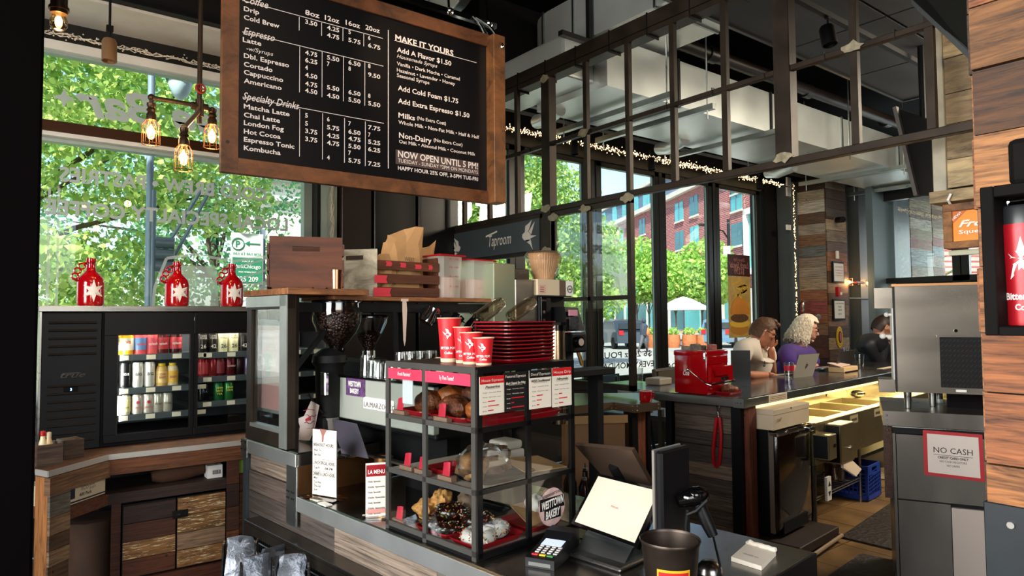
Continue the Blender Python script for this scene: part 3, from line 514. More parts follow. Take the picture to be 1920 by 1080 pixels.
part('frame_board',MB().box((xi0,YB,zi1),(xi1+.03,YB+.03,z1),.002),wood_fr,mb_);part('frame_board',MB().box((xi1+.012,YB-.06,z0),(x1,YB+.03,z1-.015),.003),wood_fr,mb_)
part('panel',MB().box((xi0,YB+.012,zi0),(xi1+.02,YB+.026,zi1)),M('menu panel print','08080C',.3),mb_)
mt=M('menu print white','D8CFCB',.6);ml_=M('menu rule grey','8E8886',.6)
def mp_at(px,py):p=W_(px,py,'y',YB+.011);return p.x,p.z
rows=[]
def T(s,px,py,h,wd=None,al='L',bo=.02,shr=0):x,z=mp_at(px,py);rows.append((s,x,z,h,al,wd,bo,shr))
def wpx(px0,px1,py):return mp_at(px1,py)[0]-mp_at(px0,py)[0]
hh=.0235
for s_,px,py,px2 in (('Drip',457,20,486),('Cold Brew',457,36,524),('Latte',455,78,490),('Dbl. Espresso',457,108,542),('Cortado',457,124,511),('Cappuccino',457,139,531),('Americano',457,155,528),('Matcha Latte',457,203,543),('Chai Latte',457,219,525),('London Fog',457,234,532),('Hot Cocoa',457,250,526),('Espresso Tonic',457,265,552),('Kombucha',457,281,526)):T(s_,px,py,hh*.9,wpx(px,px2,py))
T('-w/Syrups',462,94,.019,wpx(462,512,94),bo=0,shr=.15)
for s_,px,py,px2,h in (('Coffee',457,4,503,.034),('Espresso',456,64,515,.034),('Specialty Drinks',455,186,561,.034)):T(s_,px,py,h,wpx(px,px2,py),bo=.005,shr=.35)
for s_,px,py in (('8oz',572,27),('12oz',609,37),('16oz',648,46),('20oz',685,55)):T(s_,px,py,.024,wpx(px,px+27,py))
col={0:572,1:613,2:653,3:690}
PR=[(0,'3.50',44),(1,'4.25',55),(2,'5',63),(3,'6',74),(1,'4.75',69),(2,'5.75',78),(3,'6.75',88),
 (0,'4.75',102),(1,'5.50',111),(2,'6.50',120),(3,'8',127),(0,'6.25',116),(1,'7',123),(2,'8',132),(3,'9.50',143),(0,'4',130),(0,'4.50',144),(0,'4.75',160),(1,'5.50',167),(2,'6.50',176),(3,'8',183),(0,'4.50',173),(1,'4.50',182),(2,'5.50',190),(3,'5.50',197),
 (0,'5',220),(1,'6',227),(2,'7',235),(3,'7.75',242),(0,'5',235),(1,'5.75',242),(2,'6.50',250),(3,'7',256),(0,'3.75',249),(1,'4.25',257),(2,'4.75',263),(3,'5.25',269),(0,'3.75',264),(1,'4.75',271),(2,'5.50',277),(3,'6.25',283),(2,'7',290),(1,'4',299),(2,'5.75',304),(3,'7.25',310)]
for c_,s_,py in PR:T(s_,col[c_],py,.021,(.021 if len(s_)==1 else wpx(col[c_],col[c_]+23,py))*(1 if len(s_)>1 else.62))
for s_,px,py,px2,h,bo in (('MAKE IT YOURS',741,76,850,.032,.03),('Add A Flavor $1.50',744,97,846,.026,.02),('Vanilla \u2022 Dark Mocha \u2022 Caramel',744,122,862,.019,.01),('Hazelnut \u2022 Lavender \u2022 Honey',744,134,853,.019,.01),('Seasonal Syrups',744,144,805,.019,.01),('Add Cold Foam $1.75',746,169,859,.026,.02),('Add Extra Espresso $1.50',746,193,880,.026,.02),('Milks',747,220,778,.026,.02),('(No Extra Cost)',782,224,836,.018,.01),('Whole Milk \u2022 Non-Fat Milk \u2022 Half & Half',747,232,898,.019,.01),('Non-Dairy',748,258,809,.028,.02),('(No Extra Cost)',813,265,867,.018,.01),('Oat Milk \u2022 Almond Milk \u2022 Coconut Milk',748,268,891,.018,.01),('NOW OPEN UNTIL 5 PM!',746,294,896,.034,.02),('TUESDAY - SUNDAY *2PM ON MONDAYS',746,304,896,.020,0),('HAPPY HOUR 25% OFF, 3-5PM TUE-FRI',746,318,896,.020,.02)):T(s_,px,py,h,wpx(px,px2,py),bo=bo)
T('Housemade Syrups',744,108,.020,wpx(744,820,108),bo=0,shr=.35)
part('lettering',letters(MB(),rows,(0,YB+.0115,0),(1,0,0),(0,0,1)),mt,mb_)
r_=MB()
def rule(px0,py0,px1,py1,t=.0025):
 a,c=mp_at(px0,py0),mp_at(px1,py1)
 if abs(px0-px1)>30:c=(c[0],a[1])
 else:c=(a[0],c[1])
 r_.box((min(a[0],c[0])-t/2,YB+.009,min(a[1],c[1])-t/2),(max(a[0],c[0])+t/2,YB+.0121,max(a[1],c[1])+t/2))
rule(455,1,717,68);rule(455,60,718,120);rule(455,182,719,232);rule(740,76,893,117);rule(728,57,733,316,.003)
for px,a_,c_ in ((561,32,57),(603,43,67),(643,53,77),(682,63,87),(562,88,173),(604,98,182),(644,107,190),(684,116,198),(562,205,293),(605,213,299),(646,222,305),(685,228,311)):rule(px,a_,px+1,c_,.0018)
part('rule_line',r_,mt,mb_);a=mp_at(742,280);c_=mp_at(898,329);part('highlight_panel',MB().box((a[0],YB+.0105,mp_at(742,307)[1]),(c_[0],YB+.0119,a[1])),M('menu highlight','4A3A38',.5),mb_)
rl=thing('hanging_rail','bright metal rail and clips carrying the menu board','rail',(1.4,3.25,3.5));a=W_(781,3,'y',3.2);c_=W_(929,50,'y',3.2)
part('rail',MB().beam((-.3,3.2,(a.z+c_.z)/2),(c_.x,3.2,(a.z+c_.z)/2),.03,.03),chrome,rl)
for px,py in ((842,22),(915,42)):p=W_(px,py,'y',3.2);part('clip',MB().ball((p.x,3.19,(a.z+c_.z)/2),.022).bar((p.x,3.2,(a.z+c_.z)/2),(p.x,3.3,ZC),.008,6),chrome,rl)
zr=(a.z+c_.z)/2;part('strap',MB().tube([(2.2,3.18,zr),(2.205,3.1,zr-.08),(2.2,3.02,z1-.02)],.01,6).tube([(2.22,3.18,zr),(2.24,3.06,zr-.09),(2.235,2.95,z1-.05),(2.225,2.935,z1-.09)],.009,6).tube([(.9,3.18,zr),(.9,3.01,z1)],.009,6),chrome,rl,smooth=True)
tg=thing('ceiling_panel_grid','dark grey drop ceiling panels over the bar','ceiling panel',(6,2,3.9));tm=M('dark grey tile','3B3C3F',.8,var=.06)
for i in range(4):
 for j in range(5):
  x,y=7.75-1.15*(i+1),3.1-1.15*(j+1)*.72
  part('panel',MB().box((x+.012,y+.012,3.9),(x+1.138,y+.816,3.93)),tm,tg)
part('grid_bar',MB().box((3.15,3.09,3.885),(7.76,3.12,3.94)).box((7.74,-1.1,3.885),(7.77,3.12,3.94)),dfr,tg)
bulbw=M('warm filament',(1,.62,.25),.5,emit=26);bulbg=GLASS('bulb glass',(1,.82,.55),.12);spotg=M('spot lens',(1,.8,.5),.5,emit=14)
def bulb_light(name,loc,e,r=.03,c=(1,.66,.33)):return lamp(name,'POINT',loc,e,c,shadow_soft_size=r)
def track_head(label,p,aim,e,col=blk,track_z=None,size=.8,r=.045):
 t=thing('track_light',label,'track light',p);p=Vector(p);d=(Vector(aim)-p).normalized()
 part('stem',MB().cyl(p+Vector((0,0,.07)),.008,(track_z or p.z+.16)-p.z-.07,8).box((p.x-.02,p.y-.015,p.z+.13),(p.x+.02,p.y+.015,p.z+.17)),blk,t);dd=Vector((d.x*.25,d.y*.25,-1)).normalized()
 part('shade',MB().lathe([(0,.0),(r*.8,0),(r,.02),(r,.15),(r*.9,.15),(r*.88,.13),(0,.13)],p-dd*.08,20,dd),col,t,smooth=True);part('lens',MB().cyl(p+dd*.045,r*.82,.004,16,dd),spotg,t)
 if e:lamp('spot','SPOT',p+dd*.08,e,(1,.74,.45),to=aim,spot_size=size,spot_blend=.7,shadow_soft_size=.03)
 return t
tn=M('tan shade','8A6A4C',.4,.3);p=W_(205,96,'y',5.1)
track_head('tan track light shining above the left window',p,(p.x,4.6,1.8),18,tn,3.74);part('track',MB().box((-1,5.08,3.73),(2.7,5.12,3.75)),blk,bpy.data.objects['track_light'])
for i,(px,py) in enumerate(((936,252),(1077,278),(1221,308),(1424,345))):
 p=W_(px,py,'y',5.35);track_head('black track light before the door bays, %s along the string lights'%ordn(i),p,(p.x,4.6,1.0),0,blk,3.62,group=None) if 0 else track_head('black track light before the door bays, %s along the string lights'%ordn(i),p,(p.x-.1,4.6,1.0),14,blk,3.62)
p=W_(1553,68,'z',3.66);tl=track_head('black track light hanging below the dark ceiling panels',p,(4.6,.3,1.5),60,blk,3.82,1.2,.055);part('track',MB().box((3.9,p.y-.02,3.80),(7.4,p.y+.02,3.84)),blk,tl)
lamp('spot_over_board','SPOT',(1.6,1.2,3.7),60,(1,.7,.42),to=(1.85,3.0,2.85),spot_size=.5,spot_blend=.9,shadow_soft_size=.03)
lamp('spot_board_wash','SPOT',(.6,0.2,4.0),90,(1,.74,.5),to=(1.5,3.0,2.6),spot_size=.75,spot_blend=1,shadow_soft_size=.05)
pb=W_(110,40,'y',3.2);bb=thing('bare_bulb','bare glowing bulb hanging from a dark socket at top left','bulb',(pb.x,3.2,pb.z))
part('socket',MB().cyl((pb.x,3.2,pb.z+.03),.03,.08,16).cyl((pb.x,3.2,pb.z+.1),.008,1.2,6).cyl((pb.x,3.2,pb.z+.045),.036,.012,16),M('socket bronze','3A2A1C',.35,.6),bb,smooth=True)
part('bulb_glass',MB().lathe([(.015,.05),(.022,.03),(.032,0),(.03,-.02),(.018,-.036),(0,-.04)],(pb.x,3.2,pb.z)),bulbg,bb,smooth=True);part('filament',MB().ball((pb.x,3.2,pb.z),(.013,.013,.022)),bulbw,bb,smooth=True);bulb_light('bulb',(pb.x,3.2,pb.z-.06),9)
pipe=M('iron pipe','4A3B2E',.38,.7,var=.3);cage=M('bronze wire','8A5A38',.35,.7)
yp=4.2;pj=W_(374,200,'y',yp);pd=thing('pipe_pendant','iron pipe pendant with three caged bulbs in front of the left window','pendant lamp',(pj.x,yp,pj.z))
part('pipe',MB().cyl((pj.x,yp,pj.z-.1),.014,ZC-pj.z+.1,12),pipe,pd,smooth=True)
part('cross_fitting',MB().cyl((pj.x,yp,pj.z-.06),.024,.1,14).cyl((pj.x-.045,yp,pj.z),.022,.09,14,(1,0,0)),pipe,pd,smooth=True)
part('valve_wheel',MB().tube([(pj.x+.026*math.cos(a),yp-.025,pj.z+.1+.026*math.sin(a)) for a in [2*pi*i/12 for i in range(12)]],.006,6,True).bar((pj.x,yp,pj.z+.1),(pj.x,yp-.03,pj.z+.1),.006).bar((pj.x-.02,yp-.025,pj.z+.1),(pj.x+.02,yp-.025,pj.z+.1),.004).bar((pj.x,yp-.025,pj.z+.08),(pj.x,yp-.025,pj.z+.12),.004),M('valve red','9A2A22',.4),pd)
la=W_(284,190,'y',yp);lb=W_(398,212,'y',yp+.05);lc=W_(345,250,'y',yp-.25)
jz=pj.z+.005
arms=[((pj.x,yp,jz),(la.x,yp,jz)),((pj.x,yp,jz),(lb.x+.0,yp+.05,jz)),((pj.x,yp,jz-.03),(lc.x,yp-.25,lc.z+.03))]
for k,((a0,a1),zc2) in enumerate(zip(arms,(W_(284,242,'y',yp).z,W_(398,250,'y',yp+.05).z,W_(345,290,'y',yp-.25).z))):
 part('arm',MB().bar(a0,a1,.0125,12).ball(a1,.02),pipe if k<2 else M('pale pipe','9A8570',.4,.5),pd,smooth=True);x,y=a1[0],a1[1];z=zc2
 s_=part('socket',MB().bar((x,y,z+.07),a1,.012,12).lathe([(.012,.15),(.024,.145),(.024,.13),(.018,.12),(.026,.105),(.018,.095),(.026,.08),(.026,.05),(0,.05)],(x,y,z)),pipe,pd,smooth=True)
 part('bulb_glass',MB().lathe([(.012,.05),(.02,.02),(.028,-.02),(.024,-.045),(.012,-.058),(0,-.06)],(x,y,z)),bulbg,pd,smooth=True);part('filament',MB().ball((x,y,z-.005),(.009,.009,.032)),bulbw,pd,smooth=True)
 m=MB();R2=.045
 for j in range(8):
  a=2*pi*j/8;m.tube([(x+.02*math.cos(a),y+.02*math.sin(a),z+.06),(x+R2*math.cos(a),y+R2*math.sin(a),z+.02),(x+R2*1.04*math.cos(a),y+R2*1.04*math.sin(a),z-.085)],.0016,5)
 for rr,zz,t_ in ((R2*1.04,-.085,.0028),(R2,-.01,.0014)):m.tube([(x+rr*math.cos(2*pi*i/20),y+rr*math.sin(2*pi*i/20),z+zz) for i in range(20)],t_,5,True)
 part('cage',m,cage,pd);bulb_light('bulb',(x,y,z-.005),7)
ll=thing('string_lights','bunched string lights along the top of the storefront','string lights',(3,5.55,3.5));rg=random.Random(11);fw_=M('fairy bulb',(1,.72,.38),.5,emit=3.2);dull=M('clear fairy wire','CFC6B6',.3)
def strand(a,c,n,amp,r=.004):
 a,c=Vector(a),Vector(c);return [a.lerp(c,i/n)+Vector((rg.uniform(-amp,amp),rg.uniform(-amp*.5,amp*.5),rg.uniform(-amp,amp))) for i in range(n+1)]
w_m=MB();b_m=MB()
for k in range(4):w_m.tube(strand((3.65,5.5,3.56),(9.42,5.5,3.56),170,.028),.0035,3);w_m.tube(strand((9.45,5.33,3.56),(9.45,5.33,.95),60,.014),.003,3)
for i in range(900):p=Vector((rg.uniform(3.65,9.42),5.49+rg.uniform(-.02,.02),3.56+rg.gauss(0,.02)));b_m.ball(p,.0068,4,3)
for i in range(260):b_m.ball((9.45+rg.gauss(0,.012),5.33,rg.uniform(.95,3.56)),.006,4,3)
part('wire',w_m,M('warm wire','6B5334',.5),ll,kind='stuff');part('fairy_bulb',b_m,fw_,ll,kind='stuff')
l2=thing('string_lights','unlit clear string lights above and beside the left window','string lights',(1,5.6,3.5));w_m=MB();b_m=MB()
for k in range(4):w_m.tube(strand((-.6,5.6,3.60),(2.35,5.6,3.60),90,.018),.003,3);w_m.tube(strand((2.36,5.56,3.6),(2.36,5.56,.9),50,.018),.004,3)
for i in range(240):b_m.ball((rg.uniform(-.6,2.35),5.59,3.6+rg.gauss(0,.016)),.006,4,3)
part('wire',w_m,dull,l2,kind='stuff');part('clear_bulb',b_m,dull,l2,kind='stuff')
# ================================================================== WINDOW SIDE: cabinet, cooler, jugs
class Plane:
 def __init__(s,p0,p1):
  s.p0=Vector((p0[0],p0[1],0));s.d=(Vector((p1[0],p1[1],0))-s.p0).normalized();n=Vector((s.d.y,-s.d.x,0));s.n=n if n.dot(-s.p0)>0 else -n
 def at(s,px,py,dep=0):
  r=ray(px,py);p=s.p0-s.n*dep;t=s.n.dot(p)/s.n.dot(r);q=r*t;return (q-p).dot(s.d),q.z+EYE
 def P(s,a,z,d=0):q=s.p0+s.d*a-s.n*d;return Vector((q.x,q.y,z))
 def box(s,mb,s0,s1,z0,z1,d0=-.0,d1=.02):
  q=[s.P(s0,z0,d0),s.P(s1,z0,d0),s.P(s1,z0,d1),s.P(s0,z0,d1)];mb.prism(q,(0,0,z1-z0));return mb
 def pbox(s,mb,x0,y0,x1,y1,d0=0,d1=.02,dep=0):
  a=s.at(x0,y0,dep);b=s.at(x1,y1,dep);return s.box(mb,min(a[0],b[0]),max(a[0],b[0]),min(a[1],b[1]),max(a[1],b[1]),d0,d1)
 def text(s,mb,items,d=-.0015):return letters(mb,items,s.P(0,0,d),s.d,(0,0,1),0)
zk=.84
cA=W_(90,884,'z',zk);cB=W_(203,853,'z',zk);cC=W_(462,825,'z',zk);c0=W_(67,880,'z',zk)
kb=thing('condiment_cabinet','reclaimed plank cabinet with a latched pair of doors under the cooler','cabinet',(cB.x,cB.y,0))
tp=[(c0.x,c0.y),(cA.x,cA.y),(cB.x,cB.y),(cC.x+.0,cC.y),(2.2,cC.y),(2.2,5.6),(c0.x-.0,5.6)]
part('worktop',MB().prism([(x,y,zk-.035) for x,y in tp],(0,0,.035)),WOOD('dark worktop',['5A3A22'],(3,3,3)),kb)
e_=MB()
for a,c in zip(tp[:3],tp[1:4]):e_.beam((a[0],a[1],zk-.014),(c[0],c[1],zk-.014),.006,.03)
part('metal_edging',e_,M('pale edging','BDBAB4',.35,.3),kb)
PA=Plane(cA,cB);PBb=Plane(cB,cC);sA=(cB-cA).length;sB=(cC-cB).length
def pp(pl,name,x0,x1,z0,z1,mat,d0=-.0,d1=.025,label=None):return part(name,pl.box(MB(),x0,x1,z0,z1,d0,d1),mat,kb,label)
P0=Plane(c0,cA);s0_=(Vector((cA.x,cA.y))-Vector((c0.x,c0.y))).length
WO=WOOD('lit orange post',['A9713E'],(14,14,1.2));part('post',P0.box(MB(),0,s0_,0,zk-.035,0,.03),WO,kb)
x2=PA.at(128,950)[0];planks(kb,PA.P(0,0),PA.d,x2,0,zk-.12,.085,wood_m,PA.n,th=.012,seg=(1,2))
pp(PA,'rail',0,sA,zk-.125,zk-.035,wood_m,-.014,.02);zs=PA.at(165,940)[1]
pp(PA,'shelf',x2,sA,zs-.06,zs,wood_d,-.005,.45);pp(PBb,'shelf',0,sB*.93,zs-.06,zs,wood_d,-.005,.45)
pp(PBb,'rail',0,sB,zk-.115,zk-.035,wood_d,-.014,.02)
xp0,xp1=PBb.at(208,1000)[0],PBb.at(226,1000)[0];pp(PBb,'post',xp0,xp1,0,zs-.06,wood_d)
xs0=PBb.at(424,900)[0];planks(kb,PBb.P(xs0,0),PBb.d,PBb.at(448,900)[0]-xs0,0,zk-.115,.14,wood_d,PBb.n,th=.012,seg=(1,2));planks(kb,PBb.P(PBb.at(450,900)[0],0,.03),PBb.d,.2,0,zk-.15,.12,wood_d,PBb.n,th=.012,seg=(.3,.4))
pp(PBb,'green_label',PBb.at(448,870)[0],PBb.at(466,870)[0],PBb.at(448,887)[1],PBb.at(448,862)[1],M('olive green card','5C7A1F',.6),.0,.012)
core_=MB();PBb.box(core_,-.0,1.2,0,zk-.04,.46,.5);PBb.box(core_,PBb.at(450,900)[0],1.2,0,zk-.04,.04,.46);PBb.box(core_,sB*.935,sB*.94,0,zk-.04,0.03,.4);part('carcass',core_,blk,kb)
for k,(xa,xb,ms) in enumerate(((229,329,[wood_d,wood_f,wood_d,wood_d]),(331,422,[wood_f,wood_m,wood_f,wood_f]))):
 dr_=part('door',PBb.box(MB(),PBb.at(xa,1000)[0],PBb.at(xb,1000)[0],.12,zs-.075,.005,.02),blk,kb);z=.13;hs_=(zs-.08-.13)/4
 for j in range(4):part('plank',PBb.box(MB(),PBb.at(xa,1000)[0]+.003,PBb.at(xb,1000)[0]-.003,z+j*hs_+.002,z+(j+1)*hs_-.002,-.012,.005),ms[j],dr_)
pp(PBb,'kick_board',xp1,sB,.0,.115,wood_d,-.01,.02)
a=PBb.at(333,963);la_=part('latch',PBb.box(MB(),a[0]-.03,a[0]+.055,a[1]-.022,a[1]+.022,-.02,-.011),blk,kb);part('bolt',MB().bar(PBb.P(a[0]-.02,a[1],-.026),PBb.P(a[0]+.01,a[1],-.026),.006),chrome,la_)
a=PA.at(129,938);b_=PA.at(207,900);bx=thing('cardboard_box','white printed carton of cup sleeves on the cabinet shelf','box',PA.P(a[0],zs));xw=PA.at(206,920)[0]-a[0]
part('carton',PA.box(MB(),a[0]+.005,a[0]+xw,zs+.002,zs+.108,.03,.3),card,bx);part('flap',MB().prism([PA.P(a[0]+.1,zs+.11,.03),PA.P(a[0]+xw+.005,zs+.108,.03),PA.P(a[0]+xw,zs+.135,.2),PA.P(a[0]+.14,zs+.13,.2)],(0,0,.004)),card,bx)
PA.d_=PA.d;tx=lambda l:[(t,a[0]+x,zs+y,h,al,w_,bo) for t,x,y,h,al,w_,bo in l]
part('lettering',PA.text(MB(),tx([('ECO',.12,.062,.022,'L',.05,0),('JAVA',.175,.072,.012,'L',.04,0),('JACKETS',.175,.056,.012,'L',.05,0),('400 Pack',.105,.032,.018,'L',.09,.02)]),.0285),ink,bx)
m=MB();PA.box(m,a[0]+.008,a[0]+.075,zs+.03,zs+.1,.0285,.03);PA.box(m,a[0]+.01,a[0]+xw,zs+.008,zs+.016,.0285,.03);part('print_block',m,M('navy print','1E2230',.6),bx)
a=PBb.at(290,903);m=MB();s_=PBb.at(395,890)[0]
m.tube([PBb.P(a[0],zs+.045,.12),PBb.P(a[0]+.06,zs+.05,.12),PBb.P(s_-.12,zs+.055,.12),PBb.P(s_-.02,zs+.06,.12)],[.03,.055,.055,.04],10);m.prism([PBb.P(s_-.06,zs+.02,.1),PBb.P(s_+.1,zs+.11,.08),PBb.P(s_+.1,zs+.1,.1),PBb.P(s_-.04,zs+.01,.12)],(0,0,.006))
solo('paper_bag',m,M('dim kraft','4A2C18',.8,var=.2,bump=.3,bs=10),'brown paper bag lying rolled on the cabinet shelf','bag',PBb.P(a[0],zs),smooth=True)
a=PBb.at(392,895);wb=thing('white_box','small white box with a barcode at the right end of the shelf','box',PBb.P(a[0],zs));part('carton',PBb.box(MB(),a[0],PBb.at(420,890)[0],zs+.002,zs+.08,.04,.14),white,wb);m=MB()
for k in range(7):PBb.box(m,a[0]+.03+k*.007,a[0]+.033+k*.007,zs+.025,zs+.05,.038,.04)
part('barcode',m,ink,wb,kind='stuff')
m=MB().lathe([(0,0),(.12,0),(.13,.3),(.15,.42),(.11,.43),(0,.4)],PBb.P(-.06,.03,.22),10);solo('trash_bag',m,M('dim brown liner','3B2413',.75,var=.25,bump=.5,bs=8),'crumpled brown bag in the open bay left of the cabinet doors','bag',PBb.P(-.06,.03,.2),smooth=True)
for k,(x0_,y0_,x1_,y1_,dd,lb) in enumerate(((120,862,158,822,.12,'wooden caddy box behind the sauce bottles'),(69,876,119,830,.13,'wooden caddy box holding two sauce bottles at the cabinet corner'))):
 p=W_(x0_,y0_,'z',zk);pl_=Plane(p,(p.x+1,p.y+.25));a,b=pl_.at(x0_,y0_),pl_.at(x1_,y1_);w_=b[0]-a[0];h_=b[1]-a[1];t=thing('wooden_caddy',lb,'caddy',(p.x,p.y,zk))
 for (s0,s1,d0,d1) in ((0,w_,0,.008),(0,w_,dd-.008,dd),(0,.008,.008,dd-.008),(w_-.008,w_,.008,dd-.008)):part('side_board',pl_.box(MB(),s0,s1,zk,zk+h_,d0,d1),wood_m,t)
 part('bottom_board',pl_.box(MB(),.008,w_-.008,zk,zk+.008,.008,dd-.008),wood_m,t)
 if k==1:
  for (px,cpx,c1,c2,lb2) in ((88,.016,'E9D9B0','B5121A','pale sauce bottle with red cap in the caddy'),(99,.014,'D8B98A','D9C7A8','sauce bottle with beige cap and printed label in the caddy')):
   q=pl_.P(pl_.at(px,850)[0],zk+.009,dd/2);tt=thing('sauce_bottle',lb2,'bottle',q);hb_=.165 if c2[0]=='B' else.155
   part('bottle',MB().lathe([(0,0),(.02,0),(.021,.09),(.012,.125),(.011,hb_-.02),(0,hb_-.02)],q,14),M('sauce glass'+c1,c1,.25),tt,smooth=True);part('cap',MB().lathe([(0,0),(.013,0),(.013,.024),(.006,.028),(0,.028)],q+Vector((0,0,hb_-.025)),14),M('cap'+c2,c2,.4),tt,smooth=True);part('label',MB().cyl(q+Vector((0,0,.04)),.0216,.04,14),white,tt)
YF=4.75;X0,X1,Z0,Z1=.264,2.02,.845,1.692;inn=M('cooler interior','3E4448',.4,.2)
co=thing('bottle_cooler','black glass door bottle cooler with steel top on the cabinet','cooler',(1.1,YF,Z0))
part('steel_top',MB().box((X0-.02,YF-.01,Z1-.035),(X1,YF+.62,Z1),.003),steel,co);bd_=MB()
bd_.box((X0,YF+.6,Z0),(X1,YF+.62,Z1-.036)).box((X0,YF+.02,Z0),(X1,YF+.62,Z0+.05)).box((X0,YF+.02,Z1-.06),(X1,YF+.62,Z1-.036)).box((X0+.3,YF+.03,Z0),(X0+.33,YF+.6,Z1-.05)).box((X1-.03,YF+.02,Z0),(X1,YF+.6,Z1-.05));part('body',bd_,blk,co)
part('inner_back',MB().box((X0+.34,YF+.55,Z0+.06),(X1-.04,YF+.56,Z1-.07)),inn,co);part('side_panel',MB().box((X0-.012,YF+.0,Z0),(X0-.002,YF+.6,Z1-.036)),steel,co)
part('grille_panel',MB().box((X0,YF,Z0),(X0+.298,YF+.03,Z1-.04),.004),blk_s,co)
for k in range(16):
 z=Z0+.05+k*.046
 if not.38<(z-Z0)<.52:part('louver',MB().prism([(X0+.03,YF-.0,z),(X0+.03,YF-.012,z+.004),(X0+.03,YF-.003,z+.016)],(.24,0,0)),blk,co)
tl_=W_(113,705,'y',YF-.003);part('emblem',letters(MB(),[('true',tl_.x,tl_.z-.012,.034,'L',.125,.02,.35)],(0,YF-.005,0),(1,0,0),(0,0,1)).box((tl_.x+.01,YF-.006,tl_.z+.012),(tl_.x+.1,YF-.004,tl_.z+.016)),chrome,co)
d_=W_(133,730,'y',YF-.003);part('display',MB().box((d_.x-.035,YF-.006,d_.z-.014),(d_.x+.035,YF-.001,d_.z+.014),.002),blk_g,co);part('display_digit',letters(MB(),[('3',d_.x,d_.z-.008,.016,'C')],(0,YF-.007,0),(1,0,0),(0,0,1)),M('blue led',(.15,.35,1),.4,emit=6),co)
doors=[(.575,1.075,.648,1.052),(1.078,1.545,1.10,1.50),(1.548,2.01,1.58,1.97)]
for i,(a,b,g0,g1) in enumerate(doors):
 d=part('door',MB().box((a,YF-.01,Z0+.02),(b,YF+.02,.915),.003).box((a,YF-.01,1.512),(b,YF+.02,Z1-.04),.003).box((a,YF-.01,.915),(g0,YF+.02,1.512)).box((g1,YF-.01,.915),(b,YF+.02,1.512)),blk_s,co)
 part('glass',MB().box((g0,YF+.0,.915),(g1,YF+.006,1.512)),cglass,d);part('gasket',MB().box((g0-.006,YF-.012,.909),(g1+.006,YF-.01,.915)).box((g0-.006,YF-.012,1.512),(g1+.006,YF-.01,1.518)).box((g1,YF-.012,.915),(g1+.006,YF-.01,1.512)).box((g0-.006,YF-.012,.915),(g0,YF-.01,1.512)),dfr,d)
part('light_strip',MB().box((X0+.36,YF+.03,1.60),(X1-.05,YF+.06,1.62)),M('cooler tube',(1,.97,.9),.5,emit=8),co)
lamp('cooler_light','AREA',(1.28,YF+.06,1.59),9,(1,.96,.88),to=(1.28,YF+.16,1.0),shape='RECTANGLE',size=1.3,size_y=.04)
lamp('cooler_light','AREA',(.66,YF+.05,1.2),2.5,(1,.96,.88),to=(1.28,YF+.3,1.2),shape='RECTANGLE',size=.05,size_y=.5)
Y1=YF+.09
def zrow(px,py):return W_(px,py,'y',Y1-.03).z
sh1=[zrow(290,672-8),zrow(290,734-9),zrow(290,781-7)];sh2=[zrow(400,667-6),zrow(400,712-6),zrow(400,758-6)]
tagm=M('price tag','E8E0CC',.6)
for (xa,xb,zz) in ((.6,1.075,sh1),(1.085,1.97,sh2)):
 for z in zz:
  s_=part('shelf',MB().box((xa,YF+.05,z-.006),(xb,YF+.5,z)),zinc,co);part('price_rail',MB().box((xa,YF+.04,z-.035),(xb,YF+.046,z+.004)),M('rail plastic','4A5258',.3) if 'rail plastic' not in MT else MT['rail plastic'],s_)
  for k in range(int((xb-xa)/.15)+1):x=xa+.06+k*.15;q=part('price_tag',MB().box((x,YF+.037,z-.030),(x+.052,YF+.04,z-.002)),tagm,s_)
def vessel(kind,x,z,bodyc,labc,capc,label,txt=None,tc='161414',grp=None,y=Y1):
 t=thing('bottle' if kind!='can' else 'drink_can',label,'bottle' if kind!='can' else 'can',(x,y,z),group=grp)
 P={'can':[(0,0),(.027,0),(.033,.012),(.033,.108),(.027,.12),(0,.12)],'tall':[(0,0),(.026,0),(.0325,.012),(.0325,.142),(.027,.156),(0,.156)],'juice':[(0,0),(.036,0),(.038,.01),(.036,.05),(.038,.11),(.034,.13),(.036,.15),(.02,.18),(0,.18)],'cap':[(0,0),(.034,0),(.035,.01),(.035,.10),(.028,.125),(.02,.13),(0,.13)],'milk':[(0,0),(.032,0),(.034,.01),(.034,.13),(.018,.165),(0,.165)]}[kind]
 key='drink '+bodyc;m_=MT.get(key) or M(key,bodyc,.25,.4 if kind in ('can','tall') else 0)
 part('body',MB().lathe(P,(x,y,z),16),m_,t,smooth=True);rr=max(p[0] for p in P[1:4])+.0006;zl,zh=(.02,.095) if kind in ('can','tall','cap') else (.03,.105)
 if labc:part('label',MB().lathe([(rr,zl),(rr,zh)],(x,y,z),16),MT.get('lab '+labc) or M('lab '+labc,labc,.4),t,smooth=True)
 if capc:part('cap',MB().cyl((x,y,z+P[-1][1]-.004),.021,.018,14),MT.get('cap '+capc) or M('cap '+capc,capc,.4),t,smooth=True)
 if txt:part('lettering',letters(MB(),[(s_,0,h,hh_,'C',ww) for s_,h,hh_,ww in txt],(x,y-rr-.001,z),(1,0,0),(0,0,1)),MT.get('tx'+tc) or M('tx'+tc,tc,.6),t)
 return t
def row(xs,z,items,where,grp):
 n=len(items)
 for i,it in enumerate(items):
  lb,kind,bc,lc_,cc_,txt,tc=it;vessel(kind,xs[i],z,bc,lc_,cc_,'%s, %s %s'%(lb,ordn(i),where),txt,tc,grp)
pxs=lambda l,py:[W_(p,py,'y',Y1).x for p in l]
